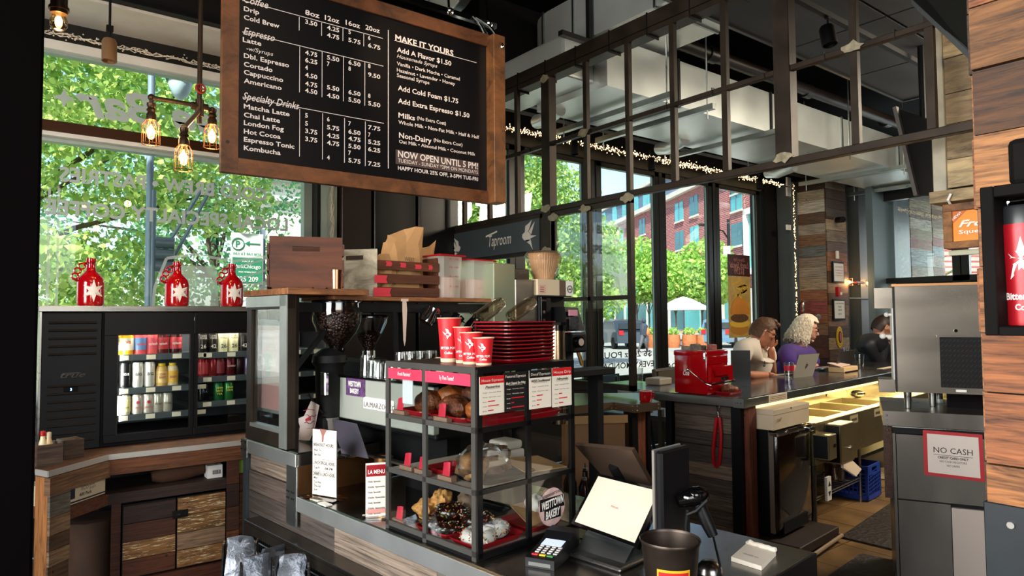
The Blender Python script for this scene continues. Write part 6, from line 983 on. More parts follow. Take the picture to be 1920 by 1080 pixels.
for py in (585,600,612):part('button',MB().cyl((2.722,2.583,zz_(py)),.008,.004,12,(0,-1,0)),steel,bw)
part('lettering',letters(MB(),[('FETCO',2.722,zz_(565),.009,'C',.035)],(0,2.5815,0),(1,0,0),(0,0,1)),steel,bw);part('top_plate',MB().box((2.692,2.58,zt2),(2.95,2.9,zt2+.006)),blk_s,bw);part('shroud',MB().box((2.80,2.62,C_(1040,590,'v',2.6).z),(2.93,2.9,zt2)),blk,bw);part('leg',MB().box((2.55,2.62,.0),(2.6,2.66,1.38)).box((2.86,2.86,.0),(2.9,2.9,1.6)),blk,bw)
bx=thing('filter_box','pale cardboard box with paper labels on the brewer top','box',(2.75,2.62,zt2+.007),'C');a=C_(1010,526,'v',2.58);b=C_(1050,526,'v',2.58);c_=C_(1072,526,'v',2.58);h_=C_(1030,524,'v',2.585).z-zt2-.007
part('carton',MB().box((a.x,2.585,zt2+.007),(b.x,2.75,zt2+.007+h_)),card,bx);part('dark_carton_face',MB().box((b.x,2.586,zt2+.007),(b.x+.055,2.75,zt2+.006+h_)),M('brown carton','5A4030',.7),bx);part('white_carton',MB().box((b.x+.056,2.586,zt2+.007),(b.x+.12,2.75,zt2+.004+h_)),white,bx)
part('label',MB().box((a.x+.01,2.5835,zt2+.017),(a.x+.06,2.5845,zt2+.065)),M('pale pink label','C99A8C',.7),bx);cx2,cz2=b.x+.088,zt2+.045;part('round_logo',MB().tube([(cx2+.02*math.cos(2*pi*i/16),2.584,cz2+.02*math.sin(2*pi*i/16)) for i in range(16)],.002,4,True).box((cx2-.01,2.583,cz2-.003),(cx2+.01,2.585,cz2+.003)),ink,bx)
m=MB();[m.box((a.x+.015,2.583,zt2+.025+.012*k),(a.x+.045,2.5835,zt2+.028+.012*k)) for k in range(3)];part('handwriting',m,ink,bx)
p=C_(1022,522,'v',2.66);ff=thing('filter_stack','stack of fluted paper coffee filters in a plastic bag on the brewer','coffee filters',(p.x,2.67,zt2+.008+h_),'C');zf_=zt2+.008+h_;r_=.098;h_=C_(1022,476,'v',2.66).z-zf_;m=MB();n_=72;Rg=[]
for (rr,zz2) in ((.0,0),(.056,0),(r_*.9,h_*.75),(r_*.86,h_*.78),(r_*.96,h_*.9),(r_*.9,h_*.92),(r_,h_),(r_*.8,h_*.96)):Rg.append([m.v((p.x+rr*(1+.035*(i%2))*math.cos(2*pi*i/n_),2.67+rr*.85*(1+.035*(i%2))*math.sin(2*pi*i/n_),zf_+zz2)) for i in range(n_)] if rr else None)
for A,B in zip(Rg[1:],Rg[2:]):
 for i in range(n_):m._f([A[i],A[(i+1)%n_],B[(i+1)%n_],B[i]])
m._f(Rg[1][::-1]);m._f(Rg[-1]);part('filters',m,M('coffee filter paper','C59C74',.8,var=.2,vs=5),ff);m=MB();pb2=[(0,-.002),(.062,.0),(.07,.02),(r_*1.0,h_*.6),(r_*1.12,h_*.95),(r_*.95,h_*1.08),(r_*.4,h_*1.04),(0,h_*1.06)];m.lathe(pb2,(p.x,2.67,zf_),30)
for v_ in m.bm.verts:v_.co+=Vector((1,1,.5))*.006*noise.noise(v_.co*40)
part('plastic_bag',m,GLASS('thin filter bag',(.96,.96,.95),.12,.1),ff)
g2=thing('batch_grinder','black batch grinder with a round dial and pink label','grinder',(2.95,2.55,1.0),'C');q=lambda px,py,v=2.5:C_(px,py,'v',v)
a,b=q(1064,590),q(1092,620);part('display_head',MB().prism([(a.x,2.5,q(1064,622).z),(q(1096,620).x,2.5,q(1096,620).z),(q(1089,580).x,2.52,q(1089,577).z),(q(1064,575).x,2.52,q(1064,575).z)],(0,.12,0)),blk_s,g2)
part('screen',MB().box((q(1067,600).x,2.494,q(1067,618).z),(q(1084,600).x,2.499,q(1084,594).z)),M('grinder screen','3A3C3E',.2,var=.5,vs=60),g2);part('label',MB().box((q(1067,590).x,2.500,q(1067,592).z),(q(1083,590).x,2.504,q(1083,581).z)),M('pink label','C98A9A',.6),g2)
part('housing',MB().box((q(1066,640).x,2.48,q(1066,662).z),(q(1096,640).x,2.62,q(1066,624).z),.012),blk,g2);d=q(1092,641,2.46);part('dial',MB().cyl((d.x-.03,2.475,d.z),.032,.03,22,(0,-1,0)),blk_g,g2,smooth=True);part('dial_face',MB().cyl((d.x-.03,2.444,d.z),.02,.004,20,(0,-1,0)),M('dial face','B9A8A0',.4),g2,smooth=True)
part('spout',MB().bar((q(1084,662).x,2.5,q(1084,660).z),(q(1089,682).x,2.49,q(1089,684).z),.012),M('brass spout','B58A52',.3,.9),g2);part('body',MB().box((q(1066,640).x,2.56,1.02),(q(1090,640).x,2.7,q(1066,645).z)),blk,g2)
for k,px in enumerate((1047,1056)):p=q(px,660,2.42);t=thing('airpot','steel airpot behind the tray stack, %s one'%('left','right')[k],'airpot',(p.x,2.45+.1*k,1.04),'C');part('body',MB().cyl((p.x+.02,2.45+.12*k,1.04),.045,q(px,620,2.45).z-1.04,20),M('champagne steel','B7A084',.22,1) if k==0 else MT['champagne steel'],t,smooth=True);part('lid',MB().cyl((p.x+.02,2.45+.12*k,q(px,620,2.45).z),.047,.03,20).box((p.x+.0,2.40+.12*k,q(px,620,2.45).z+.03),(p.x+.04,2.46+.12*k,q(px,620,2.45).z+.045)),blk_g,t,smooth=True)
# ---------------- till side of the counter
zc0=.9205
def lrig(name,lb,cat,o,yaw):return thing(name,lb,cat,(o[0],o[1],zc0),'C',rz=yaw)
a=C_(985,1062,'z',zc0);b=C_(1045,1072,'z',zc0);c_=C_(1085,1028,'z',zc0);yaw=math.atan2(b.y-a.y,b.x-a.x);ln=(Vector((c_.x,c_.y))-Vector((b.x,b.y))).length;wd2=(Vector((b.x,b.y))-Vector((a.x,a.y))).length
ln,wd2=min(.2,max(.15,ln)),.085
cr_=thing('card_reader','black card terminal with coloured keys beside the pastry case','card reader',(a.x,a.y,zc0),'C',rz=yaw)
def top(y):return.022+.03*(y/ln)**1.4
m=MB();prof=[(0,0),(ln,0),(ln,.058),(ln*.75,.058),(ln*.62,.042),(0,.026)];m.prism([(0,y,z) for y,z in prof],(wd2,0,0));part('housing',m,blk_s,cr_)
sl_=(.042-.026)/(ln*.62);f_z=lambda y:.026+sl_*y+.0008
part('screen',MB().prism([(.012,ln*.4,f_z(ln*.4)),(wd2-.012,ln*.4,f_z(ln*.4)),(wd2-.012,ln*.6,f_z(ln*.6)),(.012,ln*.6,f_z(ln*.6))],(0,0,.001)),M('reader screen','B8C4E0',.3,emit=.5),cr_)
for r_ in range(4):
 for k in range(4):x,y=.014+k*.018,.034+r_*.0125;part('key',MB().box((x,y,f_z(y)-.001),(x+.011,y+.007,f_z(y)+.0018)),M('key grey','B8B4B0',.5) if r_==k==0 else MT['key grey'],cr_)
for k,c in enumerate(('C81E1E','E0C020','2E7A3E')):part('key',MB().box((.011+k*.022,.018,f_z(.018)-.001),(.029+k*.022,.027,f_z(.018)+.002)),M('key '+c,c,.4),cr_)
part('card_slot',MB().box((.01,-.002,.006),(wd2-.01,.003,.016)),M('slot grey','5A5C58',.4),cr_);part('cable',MB().tube([(wd2-.01,ln,.03),(wd2+.02,ln+.03,.015),(wd2+.06,ln+.03,.006),(wd2+.11,ln+.0,.004)],.0025,6),blk,cr_)
A_=C_(1115,1030,'z',zc0);tb=thing('customer_tablet','tablet showing a pale welcome screen on a steel stand','tablet',(1.60,1.20,zc0),'C')
P4=[C_(x,y,'u',uu) for x,y,uu in ((1078,978,1.56),(1190,1018,1.50),(1228,912,1.615),(1122,893,1.675))]
o_=P4[0];ex=(P4[1]-P4[0]);ey=(P4[3]-P4[0]);ex=Vector(ex);ey=Vector(ey);nn_=ex.cross(ey).normalized()
if nn_.dot(toC(-FW))<0:nn_=-nn_
fp=lambda x,y,d=0:o_+ex*x+ey*y+nn_*d
part('casing',MB().prism([fp(-.05,-.06,-.012),fp(1.06,-.06,-.012),fp(1.06,1.06,-.012),fp(-.05,1.06,-.012)],nn_*.0115),blk_g,tb);part('screen',MB().prism([fp(0,0,0),fp(1,0,0),fp(1,1,0),fp(0,1,0)],nn_*.0006),M('tablet screen',(.5,.41,.32),.5,emit=.5,spec=.2),tb)
part('lettering',letters(MB(),[('Welcome',ex.length*.5,ey.length*.47,.008,'C',.034,0)],fp(0,0,.001),ex,ey.normalized()*1,.0005 if nn_.dot(ex.cross(ey))>0 else -.0005),M('welcome red','B0605A',.5),tb)
bb=fp(.5,.1,-.014);part('stand_base',MB().box((bb.x-.08,bb.y-.10,zc0),(bb.x+.07,bb.y+.10,zc0+.012),.004),steel,tb);part('stand_body',MB().prism([(bb.x-.035,bb.y-.085,zc0+.012),(bb.x-.035,bb.y+.085,zc0+.012),(bb.x+.03,bb.y+.085,bb.z),(bb.x+.03,bb.y-.085,bb.z)],(.015,0,0)).prism([(bb.x-.04,bb.y-.085,zc0+.012),(bb.x+.045,bb.y-.085,zc0+.012),(bb.x+.045,bb.y-.085,bb.z-.01),(bb.x+.0,bb.y-.085,bb.z-.03)],(0,.17,0)),zinc,tb)
st2=thing('till_screen','dark staff touch screen seen from behind above the tablet','monitor',(1.75,1.3,zc0),'C');P4=[C_(x,y,'u',uu) for x,y,uu in ((1084,828,1.74),(1186,838,1.70),(1222,882,1.66),(1140,890,1.69))]
Q=[C_(1082,829,'u',1.76),C_(1190,839,'u',1.66),C_(1226,905,'u',1.74),C_(1140,893,'u',1.83)];n2_=(Q[1]-Q[0]).cross(Q[3]-Q[0]).normalized();n2_=n2_ if n2_.z>0 else -n2_
part('casing',MB().prism(Q,n2_*-.014),M('dark tablet back','6A5648',.35,.7),st2,smooth=False);part('hub',MB().lathe([(0,0),(.05,0),(.055,.02),(.03,.035),(0,.035)],(Q[2]+Q[3])/2+n2_*-.02+Vector((-.0,0,-.02)),20,n2_*-1),blk_g,st2,smooth=True);mid=sum(Q,Vector())/4;part('stand',MB().tube([mid-n2_*.015,(mid.x+.05,mid.y,1.05),(mid.x+.05,mid.y,zc0)],.02,10).cyl((mid.x+.05,mid.y,zc0),.06,.012,20),blk,st2,smooth=True)
mo=thing('thin_monitor','thin upright monitor seen edge on beside the tablet','monitor',(1.60,1.12,zc0),'C');a=C_(1224,845,'u',1.56);zt_=a.z;w0=C_(1218,1000,'u',1.56);w1=C_(1238,1000,'u',1.56)
part('screen_body',MB().box((1.56,a.y-.028,zc0+.012),(1.70,a.y-.006,zt_),.006),blk_s,mo);part('bezel',MB().box((1.555,a.y-.006,zc0+.012),(1.69,a.y+.002,zt_+.003),.002),M('silver bezel','B5B0A8',.3,.8),mo);part('foot',MB().box((1.58,a.y-.05,zc0),(1.70,a.y+.03,zc0+.011),.003),blk,mo)
sc=thing('barcode_scanner','glossy black barcode scanner on a gooseneck stand','barcode scanner',(1.62,.98,zc0),'C');us=1.60;q=lambda px,py,u=us:C_(px,py,'u',u)
h0,h1=q(1270,940,1.60),q(1322,925,1.66);ax=(h1-h0).normalized();m=MB();rings=[]
part('head',MB().tube([h0,h0.lerp(h1,.25),h0.lerp(h1,.55),h0.lerp(h1,.85),h1+ax*.006],[.017,.021,.025,.024,.012],16).ball(h0.lerp(h1,.65)+Vector((0,0,.004)),(.028,.024,.022)),blk_g,sc,smooth=True);g0,g1=q(1312,950,1.65),q(1337,1005,1.66);part('grip',MB().tube([g0+Vector((0,0,.02)),g0,g0.lerp(g1,.6),g1],[.016,.018,.017,.014],12),blk_s,sc,smooth=True)
part('trigger_guard',MB().tube([q(1326,938,1.64),q(1305,958,1.62),q(1288,965,1.61)],.005,6),blk,sc);part('neck',MB().tube([q(1290,955,1.62),q(1286,985,1.62),(q(1292,1010,1.62).x,q(1292,1010,1.62).y,zc0+.01)],.006,8).cyl((q(1292,1010,1.62).x,q(1292,1010,1.62).y,zc0),.035,.01,20),blk,sc,smooth=True)
part('label',MB().box(tuple(q(1282,931,1.595)),tuple(q(1292,935,1.600)+Vector((0,0,0)))),white,sc);part('cable',MB().tube([g1,q(1343,1030,1.6),q(1350,1060,1.5),(1.42,q(1350,1060,1.5).y-.02,zc0+.003)],.003,6),blk,sc)
b0=C_(1258,1075,'z',zc0);bu=Vector((1.42,C_(1257,1040,'u',1.42).y,zc0));dep=(fr(bu)-Vector((0,0,EYE))).dot(FW);zt_=C_(1257,1012,'u',1.42).z;r1=56*dep/F;hb2=zt_-zc0
tp2=thing('tips_bucket','rusty grey tips bucket with a red and yellow label on the counter','bucket',bu,'C');bucm=M('aged dark tin','4A4038',.4,.8,var=.45,vs=9,rvar=.15);part('bucket',MB().lathe([(0,0),(r1*.76,0),(r1*.97,hb2),(r1,hb2+.004),(r1*1.02,hb2),(r1,hb2-.004),(r1*.93,hb2-.001),(r1*.72,.006),(0,.006)],bu,36),bucm,tp2,smooth=True)
lc=C_(1245,1065,'u',1.36);vd=Vector((-.72,-.69,0)).normalized();sd_=Vector((vd.y,-vd.x,0));sd_=-sd_ if sd_.x<0 else sd_
def bwrap(x,y,o=.001):
 rr=r1*(.76+.21*y/hb2)+o;a=x/rr;d=vd*math.cos(a)+sd_*math.sin(a);return (bu.x+d.x*rr,bu.y+d.y*rr,zc0+y)
def patch(x0_,x1_,y0_,y1_,o,mat,nm):
 m=MB();n_=10
 for i in range(n_):a,b=x0_+(x1_-x0_)*i/n_,x0_+(x1_-x0_)*(i+1)/n_;m.poly([bwrap(a,y0_,o),bwrap(b,y0_,o),bwrap(b,y1_,o),bwrap(a,y1_,o)])
 part(nm,m,mat,tp2)
ly1=C_(1257,1052,'u',1.42).z-zc0;ly0=ly1-.05;patch(-r1*.62,r1*.5,ly0,ly1,.001,M('label yellow','D9A21E',.5),'label_border');patch(-r1*.56,r1*.44,ly0+.006,ly1-.006,.0018,M('label red','B81A1E',.5),'label')
m=MB();vs,fs=glyphs('TIPS',.01);x0_=min(v[0] for v in vs);x1_=max(v[0] for v in vs);s_=r1*.8/(x1_-x0_);bv=[m.v(bwrap((v[0]-(x0_+x1_)/2)*s_-r1*.06,ly0+.012+v[1]*s_*.9,.0028)) for v in vs];[m._f([bv[i] for i in f]) for f in fs];part('lettering',m,ink,tp2)
p=C_(1330,1072,'z',zc0);solo('bell_knob',MB().lathe([(0,0),(.035,0),(.033,.012),(.02,.028),(0,.032)],(p.x,p.y,zc0),22),steel_d,'small round metal desk bell beside the tips bucket','bell',(p.x,p.y,zc0),'C',smooth=True)
a,b,c_=C_(1371,1052,'z',zc0),C_(1428,1070,'z',zc0),C_(1455,1042,'z',zc0);nb=thing('receipt_pad','cream guest check pad with a crumpled top on the counter','notepad',(a.x,a.y,zc0),'C');d_=a+(c_-b)
part('pad',MB().prism([(a.x,a.y,zc0),(b.x,b.y,zc0),(c_.x,c_.y,zc0),(d_.x,d_.y,zc0)],(0,0,.012)),paper,nb);m=MB();n_=8;pts_=[d_.lerp(c_,i/n_)+Vector((0,0,.012+.006*abs(math.sin(i*1.4)))) for i in range(n_+1)];m.tube(pts_,[.005+.003*abs(math.sin(i*2)) for i in range(n_+1)],8);part('crumpled_edge',m,paper,nb)
m=letters(MB(),[('ORDER No.',.02,.045,.008,'L',.05,0,.2)],(a.x,a.y,zc0+.0125),Vector((b.x-a.x,b.y-a.y,0)),Vector((d_.x-a.x,d_.y-a.y,0)));part('lettering',m,ink,nb)
# ================================================================== BAR, SINKS, GUESTS (frame C)
ZB=1.05;cb=lambda px,py:C_(px,py,'z',ZB)
bar=thing('bar_counter','long zinc topped bar counter with riveted edge and barn plank end','bar counter',(5,2.6,0),'C');dkz=M('dark zinc top','5E5C60',.16,.8,var=.25,vs=3,rvar=.1)
part('bar_top',MB().box((4.25,2.215,ZB-.055),(10.8,3.05,ZB),.008),dkz,bar);part('bar_top',MB().box((4.28,3.0,ZB-.054),(4.85,3.6,ZB-.001),.008),M('blue grey top','55666F',.2,.7),bar)
part('edge_strip',MB().box((4.24,2.208,ZB-.06),(10.8,2.2155,ZB-.004),.002).box((4.243,2.21,ZB-.06),(4.2505,3.25,ZB-.004),.002),zinc,bar);part('corner_plate',MB().box((4.236,2.204,ZB-.062),(4.30,2.209,ZB-.002)).box((4.236,2.204,ZB-.062),(4.2425,2.28,ZB-.002)),zinc,bar)
for y in (2.225,2.25,2.265):part('rivet',MB().ball((4.235,y,ZB-.03),.005,8,5),chrome,bar)
planks(bar,(4.33,2.33,0),(0,1,0),.46,.05,ZB-.06,.11,wood_g,(-1,0,0),th=.02,seg=(.5,1),rng=random.Random(12))
part('post',MB().box((4.29,2.80,0),(4.34,2.85,ZB-.055)).box((4.29,2.26,0),(4.34,2.33,ZB-.055)),M('black steel post','15171A',.4,.5),bar);part('wood_post',MB().box((4.34,2.225,0),(4.44,2.26,ZB-.06)),WOOD('red brown post',['6B321A'],(14,14,1.2)),bar)
part('leg',MB().box((4.31,3.2,0),(4.36,3.25,ZB-.055)).box((4.75,3.5,0),(4.8,3.55,ZB-.055)),M('blue steel leg','3E4E5A',.4,.5),bar);part('back_panel',MB().box((4.36,2.80,.05),(10.8,2.83,ZB-.055)),M('cream bar back','B8B08A',.6,var=.08),bar);part('under_shelf',MB().box((4.36,2.35,.0),(4.40,2.8,ZB-.06)),blk,bar)
part('led_strip',MB().box((4.46,2.235,ZB-.085),(10.7,2.25,ZB-.062)),M('warm led strip',(1,.78,.32),.5,emit=1.6),bar)
lamp('bar_led','AREA',fr((6.2,2.28,ZB-.09)),26,(1,.76,.36),to=fr((6.2,2.42,.4)),shape='RECTANGLE',size=3.2,size_y=.05).rotation_euler[2]+=0
lamp('bar_led','AREA',fr((9.0,2.28,ZB-.09)),14,(1,.76,.36),to=fr((9.0,2.42,.4)),shape='RECTANGLE',size=3.2,size_y=.05)
a,b=C_(1441,725,'v',2.205),C_(1475,735,'v',2.205);lt_=part('taped_label',MB().box((a.x,2.2035,ZB-.055),(b.x,2.2055,ZB-.006)),tan,bar);m=MB();[m.box((a.x+.02,2.2025,ZB-.022-.012*k),(b.x-.02,2.203,ZB-.019-.012*k)) for k in range(3)];part('printed_line',m,ink,lt_)
for px in (1360,1385):p=cb(px,745);
ku0,ku1,kv,kz=4.36,4.72,2.42,ZB;q=lambda px,py,v=2.36:C_(px,py,'v',v)
a0,a1,a2=C_(1277,735,'z',ZB+.001),C_(1326,741,'z',ZB+.001),C_(1374,733,'z',ZB+.001);dA_=(a0-a1);dB_=(a2-a1);L1_,L2_=dA_.length,dB_.length;yaw=math.atan2(dB_.y,dB_.x);dep=(fr(a1)-Vector((0,0,EYE))).dot(FW);hk=84*dep/F
rc=thing('red_cooler','red retro metal ice chest with bottle opener and wire handle on the bar end','ice chest',(a1.x,a1.y,ZB),'C',rz=yaw);L1_=min(.36,max(.26,L1_));L2_=min(.30,max(.2,L2_))
part('body',MB().box((0,0,.002),(L2_,L1_,hk-.03),.008),redg,rc,smooth=True);part('lid',MB().box((-.004,-.004,hk-.045),(L2_+.004,L1_+.004,hk-.004),.01).box((.01,-.006,hk-.10),(L2_-.01,.01,hk-.045),.002),redg,rc,smooth=True)
part('front_panel',MB().prism([(.015,-.001,hk*.28),(L2_+.03,-.001,hk*.28),(L2_+.03,-.001,hk*.62),(.015,-.001,hk*.62)],(0,-.022,0)).prism([(.05,-.022,hk*.57),(L2_-.0,-.022,hk*.57),(L2_-.04,-.022,hk*.42),(.08,-.022,hk*.42)],(0,-.012,0)),redg,rc);part('latch',MB().box((L2_*.5,-.03,hk*.30),(L2_*.85,-.022,hk*.38),.003).box((L2_*.6,-.04,hk*.32),(L2_*.8,-.03,hk*.36),.003),chrome,rc)
part('clasp',MB().tube([(-.002,.012,hk-.01),(-.008,.012,hk-.03),(-.006,.012,hk-.07)],.009,8),chrome,rc,smooth=True);part('wire_handle',MB().tube([(-.006,L1_*.55,hk*.55),(-.012,L1_*.3,hk*.42),(-.02,0,hk*.27),(-.012,-.035,hk*.24),(L2_+.03,-.04,hk*.26),(L2_+.04,-.02,hk*.29)],.0045,7).ball((-.004,L1_*.55,hk*.55),.014),chrome,rc,smooth=True);
part('badge',letters(MB(),[('Cola',-L1_*.62,hk*.42,.035,'C',.05,.02,.4)],(-.0015,0,0),(0,-1,0),(0,0,1)),white,rc)
for k,(x,y,c,s_) in enumerate(((.08,.2,'8E8A82',.07),(.16,.14,'4E4C48',.08),(.22,.08,'9A5A50',.05),(.06,.12,'6E6A62',.06))):
 w_=rc.matrix_world;po_=Vector((x,y));P=fr((a1.x+x*math.cos(yaw)-y*math.sin(yaw),a1.y+x*math.sin(yaw)+y*math.cos(yaw),0));solo('snack_packet',MB().box((P.x-s_/2,P.y-.03,ZB+hk-.012),(P.x+s_/2,P.y+.03,ZB+hk+.022+.006*k),.006),M('packet %d'%k,c,.4,var=.4,vs=40),'small snack packet poking out of the red chest, %s'%('leftmost','tallest grey one','pink one at right','one at the front')[k],'packet',(P.x,P.y,ZB+hk-.012))
a,b=cb(1374,727),C_(1407,727,'z',ZB);pq_=Plane(fr(cb(1372,724)),fr(cb(1412,724)));s0,s1=pq_.at(1372,724)[0],pq_.at(1408,724)[0];zt_=pq_.at(1390,657)[1];solo('chalkboard',pq_.box(MB(),s0,s1,ZB+.001,zt_,0,.012),M('dull black panel','1C1E20',.3,var=.4,vs=8),'flat dull black panel standing on the bar behind the red chest','panel',tuple(pq_.P((s0+s1)/2,ZB)))
p=C_(1366,738,'z',ZB);tr_=tray('red tray with a pastry at the bar corner',p.x,p.y,ZB+.001,.2,.13,redd,.018);roll('seeded brown pastry ring on the red tray at the bar corner',p.x-.01,p.y,ZB+.007,.055,.045,.03,seedm,14,.2);donut('brown bagel leaning on the seeded pastry at the bar corner',p.x+.045,p.y+.01,ZB+.012,.035,.02,bun,0,15)
def laptop(name,lb,P0,P1,h,mat,base_out,logo=None,lean=.05):
 P0,P1=Vector(P0),Vector(P1);t=thing(name,lb,'laptop',tuple((P0+P1)/2),'C');d=(P1-P0);nrm=Vector((-d.y,d.x,0)).normalized()
 if nrm.y<0:nrm=-nrm
 top_=Vector((0,0,h))-nrm*lean;part('lid',MB().prism([P0,P1,P1+top_,P0+top_],nrm*.006),mat,t);b_=part('base',MB().prism([P0,P1,P1+nrm*base_out,P0+nrm*base_out],(0,0,.012)),mat,t);k_=part('keyboard',MB().prism([P0+d*.08+nrm*.03,P1-d*.08+nrm*.03,P1-d*.08+nrm*(base_out-.08),P0+d*.08+nrm*(base_out-.08)],(0,0,.0135)),blk,t)
 sc_=part('screen',MB().prism([P0+top_*.05+d*.03+nrm*.0065,P1+top_*.05-d*.03+nrm*.0065,P1+top_*.96-d*.03+nrm*.0065,P0+top_*.96+d*.03+nrm*.0065],nrm*.0008),blk_g,t)
 if logo:part('logo',letters(MB(),[logo],P0+top_*.42-nrm*.001,d,top_,0),M('logo chrome','6A6A68',.2,.8) if 'logo chrome' not in MT else MT['logo chrome'],t)
 return t
silver=M('laptop silver','C9C4B4',.35,.4);dark_al=M('laptop dark','3A3632',.35,.5)
a,b=cb(1487,709),cb(1524,705);dd_=(b-a).length;dep=(fr(a)-Vector((0,0,EYE))).dot(FW);laptop('laptop','silver laptop with slanted logo open before the man in white',a,b,44*dep/F,silver,.24,('hp',dd_*.5,0,.05,'C',.045,.02,.5),.07)
a,b=cb(1567,696),cb(1592,690);dep=(fr(a)-Vector((0,0,EYE))).dot(FW);laptop('laptop','dark laptop open in front of the woman in purple',a,(b.x+.06,b.y,b.z),36*dep/F,dark_al,.22,('hp',.16,0,.03,'C',.03,.02,.5),.04)
p=cb(1480,718);tumbler('beer glass with a red print beside the silver laptop',p.x,p.y,ZB+.001,.04,.165,up=True);solo('red_print',MB().lathe([(.0385,.1),(.0405,.14)],(p.x,p.y,ZB+.001),24),M('glass red print','C01830',.4),'red emblem printed round the beer glass','print',(p.x,p.y,ZB+.1),'C');t_=bpy.data.objects['red_print'];gl=[o for o in bpy.data.objects if o.get('label','').startswith('beer glass')][0];t_.parent=gl;t_.location=(0,0,.1);t_.rotation_euler=(0,0,0);[t_.pop(k_) for k_ in ('label','category')]
p=cb(1612,690);tumbler('water glass on the bar beyond the dark laptop',p.x,p.y,ZB+.001,.045,.14,up=True)
p=cb(1587,684);tumbler('small clear glass between the dark laptop and the column',p.x+.5,p.y+.18,ZB+.001,.03,.17,up=True)
p=cb(1541,695);solo('computer_mouse',MB().ball((p.x,p.y,ZB+.018),(.06,.035,.018),16,8),M('blue grey mouse','46606A',.35),'blue grey computer mouse on the bar by her hands','mouse',(p.x,p.y,ZB),'C',smooth=True)
a,b=cb(1577,699),cb(1626,696);bk2=thing('book','thick spiral notebook lying on the bar before the dark laptop','book',tuple((a+b)/2),'C');wv=.19;part('pages',MB().box((a.x,a.y-.03,ZB+.001),(b.x,a.y+.12,ZB+.05),.004),M('page edges','D9B887',.7,var=.15,vs=80,stretch=(1,1,10)),bk2);m=MB()
for k in range(16):x=a.x+.02+k*(b.x-a.x-.04)/15;m.ball((x,a.y-.033,ZB+.006),.006,6,4)
part('spiral',m,blk,bk2,kind='stuff');part('open_cover',MB().prism([(a.x,a.y,ZB+.052),(b.x-.06,a.y+.02,ZB+.06),(b.x-.08,a.y+.14,ZB+.075),(a.x+.01,a.y+.13,ZB+.085)],(0,0,.006)),M('pink paper','DDBFAE',.7),bk2)
a=cb(1650,692);solo('menu_sheet',MB().box((a.x,a.y-.03,ZB+.001),(a.x+.5,a.y+.03,ZB+.004)),tan,'thin paper slip lying on the far bar top','paper',(a.x,a.y,ZB),'C')
def stool(lb,u,v):
 t=thing('bar_stool',lb,'stool',(u,v,0),'C','bar stools');sm=M('stool steel','4A5A66',.35,.7) if 'stool steel' not in MT else MT['stool steel']
 part('seat',MB().box((u-.18,v-.18,.73),(u+.18,v+.18,.76),.01),sm,t)
 for sx_ in (-1,1):
  for sy_ in (-1,1):part('leg',MB().beam((u+sx_*.22,v+sy_*.22,0),(u+sx_*.15,v+sy_*.15,.73),.025,.025),sm,t)
 part('backrest',MB().tube([(u-.16,v+.17,.76),(u-.17,v+.2,1.06),(u+.17,v+.2,1.06),(u+.16,v+.17,.76)],.014,6).box((u-.1,v+.18,.84),(u+.1,v+.2,1.05)),sm,t);part('foot_ring',MB().tube([(u-.2,v-.2,.25),(u+.2,v-.2,.25),(u+.2,v+.2,.25),(u-.2,v+.2,.25)],.01,6,True),sm,t);return t
p=C_(1245,800,'z',.76);stool('steel bar stool seen under the bar end',5.0,3.75)
p=cb(1385,705);solo('chair_back',MB().tube([(5.0,3.4,.8),(4.98,3.42,1.13),(5.5,3.46,1.13),(5.5,3.44,.8)],.02,8).box((5.02,3.40,.95),(5.46,3.43,1.12)).box((5.0,3.3,.7),(5.5,3.7,.74)).box((5.0,3.36,0),(5.04,3.4,.8)).box((5.46,3.36,0),(5.5,3.4,.8)),M('grey brown chair','6E665A',.4,.5),'grey metal chair back standing behind the bar end','chair',(5.2,3.4,0),'C')
mf=thing('mini_fridge','black retro mini fridge with chrome top trim at the bar end','refrigerator',(4.75,2.3,.1),'C');fu0,fu1,fv0,fv1,fz0,fz1=4.49,5.03,2.10,2.70,.10,.825
fv1=2.205+.5;fdk=M('brown black enamel','1A0F0A',.16,.2,coat=.5)
part('cabinet',MB().box((fu0,fv0+.06,fz0),(fu1,fv1,fz1),.01),blk_s,mf);part('door',MB().box((fu0+.0,fv0,fz0+.05),(fu1,fv0+.055,fz1-.01),.025),fdk,mf,smooth=True);part('door_edge',MB().box((fu0-.004,fv0+.03,fz0+.03),(fu0+.004,fv0+.062,fz1-.02)),M('pale edge trim','8A7F72',.35,.6),mf)
part('chrome_trim',MB().box((fu0-.006,fv0-.006,fz1-.045),(fu1+.006,fv0+.06,fz1-.018),.006).box((fu0+.12,fv0-.02,fz1-.025),(fu0+.3,fv0,fz1-.008),.006),chrome,mf);part('handle',MB().box((fu1-.09,fv0-.035,fz1-.06),(fu1-.01,fv0,fz1-.03),.008),chrome,mf);part('kick_plate',MB().box((fu0+.06,fv0-.004,fz0+.02),(fu1-.1,fv0+.01,fz0+.1)),blk,mf)
p=C_(1474,815,'v',fv0-.002);part('emblem',letters(MB(),[('Frigidaire',p.x,p.z,.02,'L',.2,.01,.4)],(0,fv0-.003,0),(1,0,0),(0,0,1)),chrome,mf)
solo('fridge_plinth',MB().box((fu0-.06,fv0-.16,.03),(fu1+.05,fv1,.095),.005).box((fu0-.02,fv0-.1,0),(fu0+.04,fv0-.04,.03)).box((fu1-.04,fv0-.1,0),(fu1+.02,fv0-.04,.03)),M('dark wooden plinth','2A1A10',.6),'dark wooden platform under the mini fridge','platform',(4.7,2.2,0),'C');solo('floor_pipe',MB().tube([(4.30,1.88,.045),(5.05,1.91,.045),(5.08,1.95,.04)],.013,8),M('pale pipe run','A48A6E',.4),'thin pale pipe along the floor before the plinth','pipe',(4.6,1.9,.04),'C')
